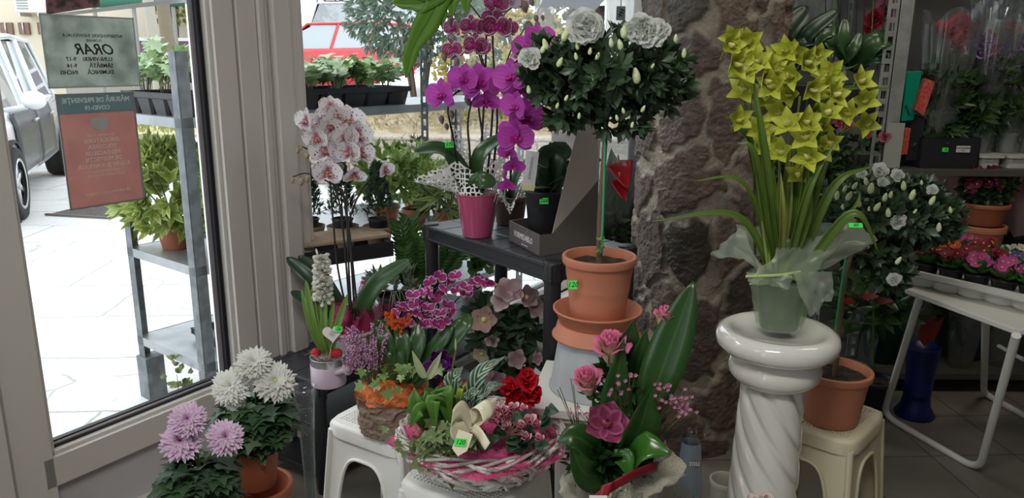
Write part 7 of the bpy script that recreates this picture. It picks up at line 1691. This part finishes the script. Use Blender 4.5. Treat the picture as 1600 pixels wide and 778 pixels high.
for l in (((1205, 425), (1192, 330), (1180, 220), (1165, 110), (1150, 60)), ((1212, 425), (1215, 330), (1218, 250), (1212, 170), (1235, 100)), ((1225, 425), (1252, 330), (1275, 260), (1298, 190), (1275, 100)), ((1220, 425), (1235, 340), (1240, 240), (1250, 150)), ((1228, 425), (1262, 330), (1300, 240), (1335, 170)), ((1200, 420), (1186, 300), (1180, 220), (1155, 190))): stem(t, [Cc(x, y, -.03) for x, y in l], .0042, .003, SP)
for l in (((1180, 410), (1178, 300), (1182, 180)), ((1225, 410), (1240, 300), (1240, 190)), ((1240, 400), (1275, 290), (1292, 200))): stem(t, [Cc(x, y, .0) for x, y in l], .003, .003, DST, 'support_cane')
CYY = petalm('yellow_green_petal', (.58, .64, .07), tip=(.70, .74, .14), trans=.3, var=.10); CYL_ = mat('pale_yellow_lip', (.72, .68, .24), .5)
fl = ((1149, 56), (1138, 72), (1162, 82), (1144, 99), (1166, 113), (1183, 98), (1170, 64), (1163, 142), (1190, 127), (1212, 133), (1232, 78), (1246, 82), (1275, 84), (1254, 98), (1240, 116), (1298, 113), (1263, 137), (1291, 141), (1237, 148), (1339, 130), (1350, 158), (1329, 178), (1350, 194), (1275, 172), (1276, 202), (1223, 174), (1233, 195), (1149, 188), (1185, 203), (1203, 226), (1195, 158), (1218, 94), (1261, 247), (1298, 228), (1247, 277), (1256, 192), (1290, 180), (1205, 110), (1262, 215), (1300, 150), (1225, 238), (1283, 232))
for i, (x, y) in enumerate(fl):
    rg = random.Random(i+300); dY = -.14+.10*rg.random(); c = Cc(x, y, dY); cymb(t, c, towards(c, rg.uniform(-.9, .9), rg.uniform(-.3, .6)), rg.uniform(.074, .088), CYY, CYL_, i); 
    stem(t, [c+V((0, .01, 0)), c+V((rg.uniform(-.01, .01), .04, -.03))], .0016, .002, SP, 'flower_stalk', 5, 2)
c = Cc(1337, 352, -.17); price(t, c, towards(c, .2, .8), .030, .013, '60', .05)

# striped flower tip at the bottom edge
tb_ = P(1182, 800, 1.45); SB_ = V((tb_.x, 1.45, .34)); t = thing('plant_stand', (tb_.x, 1.45, 0), 'small round white stand below the striped red and white bloom', 'stand'); mb = MB(); mb.lathe([(0, 0), (.08, 0), (.08, .02), (.03, .03), (.03, .31), (.08, .32), (.08, .338), (0, .338)], (tb_.x, 1.45, 0), 24); mb.build('column', STOOLM, t)
t = thing('potted_flower', SB_, 'red and white striped bloom just showing at the bottom edge in front of the pedestal', 'flower'); lathe_pot(t, SB_, .05, .04, .09, TERRA); SW = petalm('striped_red_white', (.80, .74, .68), veins=(.62, .02, .02), trans=.2)
for x, y in ((1178, 790), (1196, 788), (1165, 795)): c = P(x, y, 1.42); ruffle(t, c, (0, -.3, 1), .03, SW, 9, x); stem(t, [SB_+Z*.08, c], .003, .002, STEMG)
# pale cup on the floor by the pillar
cu = P(1133, 765, 2.1); t = thing('cream_cup', (cu.x, 2.1, 0), 'cream flower pot standing on the floor between the pillar and the pedestal', 'pot'); lathe_pot(t, V((cu.x, 2.1, 0)), .045, .036, max(.06, P(1133, 748, 2.1).z), mat('cream_pot', (.42, .40, .32), .5), soil=False)

# ================================================================ right side: rack contents
ZR1, ZR0 = 1.046, 1.271
def rp(x, y, Y): return P(x, y, Y)
def sleeve_bunch(name, label, base, pot, hgt, r0, r1, petal, n, seed, cat='wrapped flowers', leafmat=None, group=None, fs=.03, topfrac=.75, potm=None, kind_='ruffle'):
    t = thing(name, base, label, cat, group); base = V(base); rg = random.Random(seed); lathe_pot(t, base, pot, pot*.8, .085, potm or BLKP, rim=.008)
    mb = MB(); bush(mb, base+Z*(hgt*.42), (r1*.85, r1*.7, hgt*.32), 60, 6, .08, .028, 'ovate', seed, zmin=-.9); mb.build('foliage', leafmat or DLEAF, t)
    ms = MB()
    for k in range(n):
        a = rg.uniform(0, 6.3); q = rg.uniform(.1, .9)*r1; c = base+V((math.cos(a)*q, math.sin(a)*q, hgt*rg.uniform(topfrac-.12, topfrac+.12))); ms.tube([base+Z*.07, c], .002, n=5)
        ruffle(t, c, (rg.uniform(-.5, .5), -.8, rg.uniform(.1, .9)), fs*rg.uniform(.8, 1.2), petal, 8, seed+k, W=.9)
    ms.build('stems', STEMG, t); cone_film(t, base, r0, r1, .0, hgt, seed); return t
DRED = petalm('dark_red_bloom', (.52, .04, .07), trans=.2); DPUR = petalm('deep_purple_bloom', (.17, .08, .27), tip=(.34, .22, .44), trans=.2); WHB = petalm('white_bloom', (.5, .5, .46), trans=.2); PINKB = petalm('pink_bloom', (.55, .20, .28), trans=.3)
# black crate with wrapped red flowers, right shelf
ca_, cb__ = P(1438, 246, 3.33), P(1530, 246, 3.33)
t = thing('black_crate', ((ca_.x+cb__.x)/2, 3.33, ZR1), 'black crate with a green price sticker and white label on the rack shelf', 'crate'); wd = cb__.x-ca_.x; hC = P(1480, 215, 3.33).z-ZR1; mb = MB()
mb.obox((ca_.x, 3.33, ZR1), (wd, 0, 0), (0, .30, 0), (0, 0, .012))
for o2, a2, b2 in (((ca_.x, 3.33, ZR1), (wd, 0, 0), (0, .008, 0)), ((ca_.x, 3.622, ZR1), (wd, 0, 0), (0, .008, 0)), ((ca_.x, 3.33, ZR1), (.008, 0, 0), (0, .30, 0)), ((cb__.x-.008, 3.33, ZR1), (.008, 0, 0), (0, .30, 0))): mb.obox(o2, a2, b2, (0, 0, hC))
mb.build('body', BLK2, t, smooth=False, bevel=.003); c = P(1477, 234, 3.325); price(t, c, (0, -1, .05), .026, .018, '15'); c = P(1505, 233, 3.325); mb = MB(); mb.obox(c+V((-.03, -.001, -.014)), (.06, 0, 0), (0, .001, 0), (0, 0, .028)); mb.build('white_label', mat('label_white', (.55, .55, .52), .6), t, smooth=False); text('label_text', 'ALSTROMERIA', t, c+V((0, -.003, .005)), .009, basis((1, 0, 0), (0, 0, 1)), INK); text('label_text', '15 L', t, c+V((0, -.003, -.006)), .010, basis((1, 0, 0), (0, 0, 1)), INK)
for i, (x, Y_, pt_, n_, lab) in enumerate(((1458, 3.42, DRED, 6, 'dark red flowers in clear film at the left of the black crate'), (1512, 3.50, DRED, 12, 'bunch of red flowers in tall clear film rising from the black crate'))):
    b_ = V((P(x, 240, Y_).x, Y_, ZR1+.013)); sleeve_bunch('wrapped_red_flowers', lab, b_, .045, .66 if i else .62, .05, .11, pt_, n_, 70+i, group='flowers in clear film on the rack', fs=.055, topfrac=.84)
# white carriers with violet bunches
for i, (x, lab) in enumerate(((1552, 'white plastic carrier tray on the rack, left one beside the black crate'), (1596, 'white plastic carrier tray at the right edge of the rack shelf'))):
    p = P(x, 245, 3.33); t = thing('carrier_tray', (p.x, 3.40, ZR1), lab, 'tray', 'white carrier trays'); mb = MB(); w_ = .085
    mb.prism(rrect(V((p.x-w_*.5-.012, 3.33, ZR1+.045)), V((.115, 0, 0)), V((0, .26, 0)), .02), (0, 0, .012))
    mb.build('rim', mat('dull_white_plastic', (.44, .44, .40), .5), t, smooth=False); mb = MB(); mb.prism(rrect(V((p.x-w_*.5, 3.345, ZR1)), V((.09, 0, 0)), V((0, .23, 0)), .02), (0, 0, .045)); mb.build('well', mat('dull_white_plastic', (.44, .44, .40), .5), t, smooth=False)
    b_ = V((p.x, 3.44, ZR1+.058)); sleeve_bunch('wrapped_violet_flowers', ('violet orchid-like flowers in clear film in the left white carrier', 'violet flowers in clear film at the right edge of the rack')[i], b_, .036, .60, .05, .11, DPUR, 16, 80+i, group='flowers in clear film on the rack', fs=.05, topfrac=.66, potm=mat('clear_pot', (.30, .32, .30), .3))
b_ = V((P(1570, 240, 3.6).x, 3.66, ZR1)); sleeve_bunch('wrapped_violet_flowers', 'tall violet bunch at the back of the rack shelf', b_, .05, .74, .06, .14, DPUR, 16, 85, group='flowers in clear film on the rack', fs=.045, topfrac=.75)
# green carton, red mesh
a_ = P(1432, 185, 3.32); t = thing('green_crate', (a_.x, 3.32, ZR1), 'emerald green plastic carton leaning in the rack behind the steel upright', 'crate'); mb = MB(); mb.prism([P(1418, 112, 3.34), P(1441, 111, 3.34), P(1428, 188, 3.34), P(1408, 190, 3.34), P(1406, 255, 3.34), P(1406, 190, 3.34)][:4], (0, .12, 0)); mb.build('body', mat('emerald_plastic', (.0, .20, .12), .35), t, smooth=False, bevel=.003)
mb = MB()
for k in range(4): mb.ball(P(1416+k*1.5, 166+k*4, 3.338), .005, 6, 4)
mb.build('holes', INK, t); mb = MB(); mb.obox(P(1415, 250, 3.36), (.06, 0, 0), (0, .2, 0), (0, 0, .18)); mb.build('base_block', BLK2, t, smooth=False)
for i, (pts, lab) in enumerate(((((1446, 122), (1462, 128), (1444, 182), (1430, 172)), 'red mesh packet leaning against the emerald carton'), (((1414, 200), (1424, 200), (1418, 242), (1408, 242)), 'narrow red packet standing on the rack shelf by the upright'))):
    t = thing('red_packet', P(*pts[3], 3.30), lab, 'packet', 'red packets'); mb = MB(); mb.prism([P(x, y, 3.31) for x, y in pts], (0, .03, 0)); mb.build('bag', mat('red_packet', (.34, .035, .025), .5, col2=(.45, .10, .08), ns=80), t, smooth=False, bevel=.004)
c = P(1393, 225, 3.27); t = thing('care_card', c, 'pale printed card on the steel upright', 'card'); mb = MB(); mb.obox(P(1378, 262, 3.28), (.075, 0, 0), (0, .002, 0), (0, 0, .19)); mb.build('card', mat('care_card', (.30, .31, .27), .6), t, smooth=False)
# shelf left of the upright: dark pots of orchids out of bloom
t = thing('black_trough', P(1300, 165, 3.35), 'black trough of leafy orchids on the upper left rack shelf', 'trough'); a_, b2_ = P(1215, 160, 3.34), P(1378, 160, 3.34); mb = MB(); mb.obox((a_.x, 3.34, ZR0), (b2_.x-a_.x, 0, 0), (0, .25, 0), (0, 0, .125)); mb.build('body', BLK2, t, smooth=False, bevel=.006)
t = thing('leafy_orchids', P(1300, 120, 3.4), 'orchids with long strap leaves and thin bare stems in the black trough', 'orchid'); zt_ = V((0, 0, ZR0+.12))
for x0_, x, y, mx, my, W_ in ((1215, 1262, 10, 1220, 60, .11), (1225, 1310, 15, 1260, 55, .07), (1240, 1318, 48, 1280, 58, .06), (1330, 1320, 28, 1318, 70, .06), (1330, 1400, 60, 1365, 68, .09), (1330, 1290, 55, 1300, 75, .05), (1225, 1190, 30, 1200, 70, .06), (1335, 1395, 100, 1365, 92, .06), (1280, 1300, 35, 1285, 70, .08), (1225, 1290, 65, 1250, 70, .05), (1300, 1345, 50, 1330, 80, .05), (1340, 1415, 85, 1375, 82, .03)):
    leafto(t, P(x0_, 110, 3.42), P(x, y, 3.34), (0, -.8, .5), W_, ORL2 if x0_ % 2 else ORL, mid=P(mx, my, 3.32))
for x, x2 in ((1285, 1290), (1296, 1305), (1312, 1306), (1322, 1322), (1333, 1338), (1342, 1352), (1356, 1366), (1290, 1270), (1370, 1385), (1300, 1318)): stem(t, [P(x, 110, 3.45), P((x+x2)/2+2, 40, 3.45), P(x2, -50, 3.45)], .0035, .0025, ORSTEM if x % 3 else STEMG)
for i, (x, y, s, m_) in enumerate(((1366, 30, 40, DRED), (1358, 45, 24, DRED), (1385, 15, 46, PINKB))): c = P(x, y, 3.5); ruffle(t, c, towards(c), s/2*3.5/1200, m_, 12, i)
# pink azaleas behind the yellow orchid
for i, (x, y, lab) in enumerate(((1330, 210, 'pink-flowered azalea on the rack behind the yellow orchid'),)):
    b_ = V((P(1325, 330, 3.45).x, 3.45, .621)); t = thing('pink_azalea', b_, lab, 'potted plant'); lathe_pot(t, b_, .08, .06, .13, TERRA); mb = MB(); bush(mb, P(1345, 225, 3.42), (.22, .12, .12), 130, 7, .04, .018, 'obov', 55); mb.build('foliage', AZL, t); stem(t, [b_+Z*.1, P(1340, 235, 3.42)], .012, .008, STEMB, 'trunk'); PKA = petalm('rose_pink_azalea', (.55, .12, .20), tip=(.64, .22, .28), trans=.3)
    for j, (x_, y_, s_) in enumerate(((1322, 196, 30), (1312, 190, 22), (1383, 214, 22), (1350, 205, 14), (1300, 188, 18), (1358, 212, 14), (1240, 215, 16), (1272, 190, 14))): c = P(x_, y_, 3.28); ruffle(t, c, towards(c), s_/2*3.3/1200, PKA, 10, j)
# below the shelf: pink wrapped bouquets and primroses in terracotta
PCELL = glassm('pink_cellophane', (.95, .66, .74), .15, .25, .95, fac=.7)
for i, (x, Y_, lab) in enumerate(((1445, 3.75, 'pink cellophane-wrapped bouquet below the rack shelf, nearest the steel upright'), (1500, 3.72, 'pink cellophane-wrapped bouquet below the shelf behind the dark primrose'), (1560, 3.74, 'pink cellophane-wrapped bouquet with red blooms under the right end of the shelf'))):
    b_ = V((P(x, 420, Y_).x, Y_-.1, .621)); t = thing('wrapped_bouquet', b_, lab, 'bouquet', 'pink wrapped bouquets'); mb = MB(); mb.lathe([(0, 0), (.05, 0), (.06, .12), (.055, .12), (0, .02)], b_, 20); mb.build('bucket', BLK2, t); cone_film(t, b_, .05, .14, .05, .37, 40+i, PCELL)
    for k in range(7): rg = random.Random(k+i*9); a = rg.uniform(0, 6.3); c = b_+V((.09*math.cos(a), .09*math.sin(a), rg.uniform(.20, .34))); ruffle(t, c, (0, -1, .5), .034, PINKB if i < 2 else DRED, 9, k); stem(t, [b_+Z*.05, c], .002, .002, STEMG)
# primrose tray on the folding table
tz = .708
PRTRAY = mat('white_tray_plastic', (.56, .56, .51), .5)
pa, pb2 = P(1412, 425, z=tz+.05), P(1620, 472, z=tz+.05); pa.z = pb2.z = 0; u1 = (pb2-pa); Lt = u1.length; u1.normalize(); u2 = V((-u1.y, u1.x, 0)); u2 = u2 if u2.y > 0 else -u2; Wt_ = .42
t = thing('primrose_tray', pa+u1*Lt/2+u2*.2+Z*tz, 'white moulded tray with round cups full of primroses on the folding table', 'tray'); mb = MB()
for o2, a2, b2 in ((pa, u1*Lt, u2*.02), (pa+u2*(Wt_-.02), u1*Lt, u2*.02), (pa, u1*.02, u2*Wt_), (pa+u1*(Lt-.02), u1*.02, u2*Wt_)): mb.obox(o2+Z*(tz+.040), a2, b2, Z*.022)
mb.obox(pa+Z*(tz+.040), u1*Lt, u2*Wt_, Z*.004); mb.build('rim', PRTRAY, t, smooth=False, bevel=.004)
cups = []
for i in range(5):
    for j in range(3):
        c = pa+u1*(Lt*(i+.5)/5)+u2*(.075+.135*j); mb = MB(); mb.lathe([(0, 0), (.045, 0), (.056, .012), (.060, .04), (.062, .0405)], c+Z*tz, 24); mb.build('cup', PRTRAY, t); cups.append((i, j, c+Z*(tz+.044)))
PRL = leafm('primrose_leaf', (.03, .10, .02), (.06, .17, .035), .5, vein=(.09, .20, .06), trans=.1); EYE_ = mat('primrose_eye', (.70, .42, .04), .6)
cols = {'dark red': petalm('prim_darkred', (.22, .012, .03), trans=.15), 'magenta pink': petalm('prim_pink', (.55, .08, .30), trans=.2), 'violet blue': petalm('prim_blue', (.10, .09, .28), tip=(.16, .15, .36), trans=.2), 'cream white': petalm('prim_white', (.62, .62, .5), trans=.2), 'orange-red': petalm('prim_orange', (.50, .08, .03), trans=.2)}
pal = [('dark red', 'orange-red', 'magenta pink'), ('dark red', 'dark red', 'dark red'), ('magenta pink', 'dark red', 'cream white'), ('magenta pink', 'violet blue', 'violet blue'), ('magenta pink', 'violet blue', 'cream white')]
whr = [('in the front row', 'in the middle row', 'in the back row'), ('first from the left', 'second from the left', 'third from the left', 'fourth from the left', 'at the right end')]
for i, j, c in cups:
    if i > 3 and j > 1: pass
    cn = pal[i][j]; t = thing('primrose', c, '%s primrose %s of the white tray, %s' % (cn, whr[0][j], whr[1][i]), 'primrose', 'primroses in the white tray'); lathe_pot(t, c, .042, .034, .04, BLKP, rim=.006); rg = random.Random(i*7+j); mb = MB()
    for k in range(18): a = k*2.4; e = rg.uniform(.05, .8); leaf(mb, c+Z*.035, (math.cos(a)*math.cos(e), math.sin(a)*math.cos(e), math.sin(e)), (0, 0, 1), rg.uniform(.06, .085), .036, 'obov', .8, .3, .15, 2, 5)
    mb.build('leaves', PRL, t)
    for k in range(12 if cn != 'cream white' else 7):
        a = rg.uniform(0, 6.3); q = rg.uniform(0, .045); p = c+V((q*math.cos(a), q*math.sin(a)-.005, .085+rg.uniform(-.012, .014))); simple5(t, p, (rg.uniform(-.6, .6), -.7, rg.uniform(.4, 1)), .019, cols[cn], EYE_, W=1.1, cup=.05, el=.1, seed=k, ruf=.1)
# primroses in stacked terracotta on the bench
b_ = V((P(1530, 370, 3.42).x, 3.42, .621)); zt2 = P(1530, 350, 3.42).z
c = b_; t = thing('terracotta_pot', c, 'empty orange terracotta pot under the dark primrose pot on the rack shelf', 'flower pot', 'terracotta pots on the rack'); lathe_pot(t, c, .098, .080, zt2-.621, TERRA2, rim=.03, soil=False)
c2 = c+Z*(zt2-.620); t = thing('primrose', c2, 'dark wine primrose in a terracotta pot stacked behind the folding table', 'primrose'); lathe_pot(t, c2, .098, .08, .10, TERRA, rim=.02); mb = MB(); bush(mb, c2+Z*.17, (.10, .08, .07), 80, 5, .05, .03, 'obov', 5); mb.build('leaves', DLEAF, t)
for k in range(22): rg = random.Random(k+400); p = P(rg.uniform(1512, 1562), rg.uniform(262, 298), 3.33); simple5(t, p, (rg.uniform(-.6, .6), -1, .5), .024, petalm('prim_wine', (.12, .01, .04), trans=.1), EYE_ if k % 3 == 0 else None, W=1.1, seed=k)
# dark things below and behind: dark green buckets, film
for i, (x, y, Y_, r_, h_, lab) in enumerate(((1310, 640, 3.0, .11, .26, 'dark green bucket on the floor behind the cream stool'), (1365, 610, 3.5, .13, .24, 'dark green bucket under the rack left of the blue vase'), (1490, 600, 3.55, .13, .28, 'dark bucket under the rack right of the blue vase'))):
    c = V((P(x, y, Y_).x, Y_, .102 if Y_ > 3.3 else 0)); t = thing('dark_bucket', c, lab, 'bucket', 'dark buckets on the floor'); lathe_pot(t, c, r_, r_*.8, h_, mat('dark_green_plastic', (.008, .04, .028), .4), soil=False)
for i, (x, lab) in enumerate(((1360, 'dark foliage in clear film in the bucket left of the blue vase'), (1490, 'dark foliage in clear film under the rack right of the blue vase'))):
    c = V((P(x, 610, 3.53).x, 3.53, .22)); t = thing('wrapped_foliage', c, lab, 'wrapped foliage', 'foliage in clear film'); mb = MB(); bush(mb, c+Z*.18, (.16, .1, .15), 60, 5, .09, .03, 'lance', i+3); mb.build('leaves', DLEAF, t); mb = MB(); mb.tube([c-Z*.1, c+Z*.2], .01, n=6); mb.build('stem', STEMG, t); cone_film(t, c, .08, .18, 0, .38, i+60)
c = P(1475, 352, 2.4)
t = thing('red_leaf_plant', V((P(1372, 540, 3.1).x, 3.1, 0)), 'dark plant with a few red leaves beside the azalea trunk', 'potted plant'); c = V((P(1372, 540, 3.1).x, 3.1, 0)); lathe_pot(t, c, .09, .07, .16, BLK2); mb = MB(); bush(mb, P(1365, 470, 3.1), (.16, .12, .16), 50, 5, .10, .035, 'lance', 6); mb.build('foliage', DLEAF, t); mb = MB()
for x, y in ((1345, 463), (1350, 410), (1300, 440), (1366, 470), (1335, 470)): leaf(mb, P(x, y, 2.98), (1 if x > 1340 else -1, -.3, .1), (0, -1, .4), .07, .03, 'ovate', .4)
mb.build('red_leaves', mat('dark_red_leaf', (.30, .02, .02), .4), t); stem(t, [c+Z*.14, P(1365, 470, 3.1)], .006, .004, STEMG)
# dark foliage filling beyond, behind the cymbidium (second shelf of the rack)
for i, (x, y, Yq, z_, lab) in enumerate(((1215, 250, 3.5, .621, 'dark leafy plant on the rack behind the pedestal orchid, left'), (1270, 300, 3.42, .621, 'dark leafy plant on the rack behind the pedestal orchid, right'))):
    b_ = V((P(x, y, Yq).x, Yq, z_)); t = thing('dark_leafy_plant', b_, lab, 'potted plant', 'dark plants on the middle rack shelf'); lathe_pot(t, b_, .08, .06, .12, BLK2); mb = MB(); bush(mb, b_+Z*.28, (.17, .14, .18), 60, 5, .10, .035, 'ovate', i+9); mb.build('foliage', DLEAF, t); stem(t, [b_+Z*.1, b_+Z*.3], .006, .004, STEMG)

# milky film hanging behind the rack
for i, (x0_, x1_, y1_, Yq, lab) in enumerate(((1196, 1300, 90, 3.78, 'large milky plastic sheet hanging behind the strap-leaved orchids'), (1530, 1640, 60, 3.9, 'milky plastic sheet behind the violet flowers at the top right'))):
    a, b_ = P(x0_, -80, Yq), P(x1_, y1_, Yq); t = thing('plastic_sheet', (a.x, Yq, b_.z), lab, 'plastic sheet'); mb = MB(); rows = []
    for r in range(18): rows.append([V((a.x+(b_.x-a.x)*u+.02*noise.noise(V((u*3, r*.4, i+20))), Yq+.05*noise.noise(V((u*7, r*.4, i+27))), 2.2+(b_.z-2.2)*r/17)) for u in np.linspace(0, 1, 26)])
    mb.grid(rows); mb.build('film', FILM, t)
# film sleeves of the lower rack catch the light between the dark plants
for i, (x, Y_) in enumerate(((1345, 3.36), (1500, 3.40), (1560, 3.42))):
    c = V((P(x, 560, Y_).x, Y_, .102)); t = thing('film_sleeve', c, ('empty clear film sleeve by the steel upright under the rack', 'empty clear film sleeve behind the blue vase', 'empty clear film sleeve under the rack at the right edge')[i], 'film sleeve', 'empty film sleeves under the rack'); cone_film(t, c, .05, .09, 0, .42, 90+i)
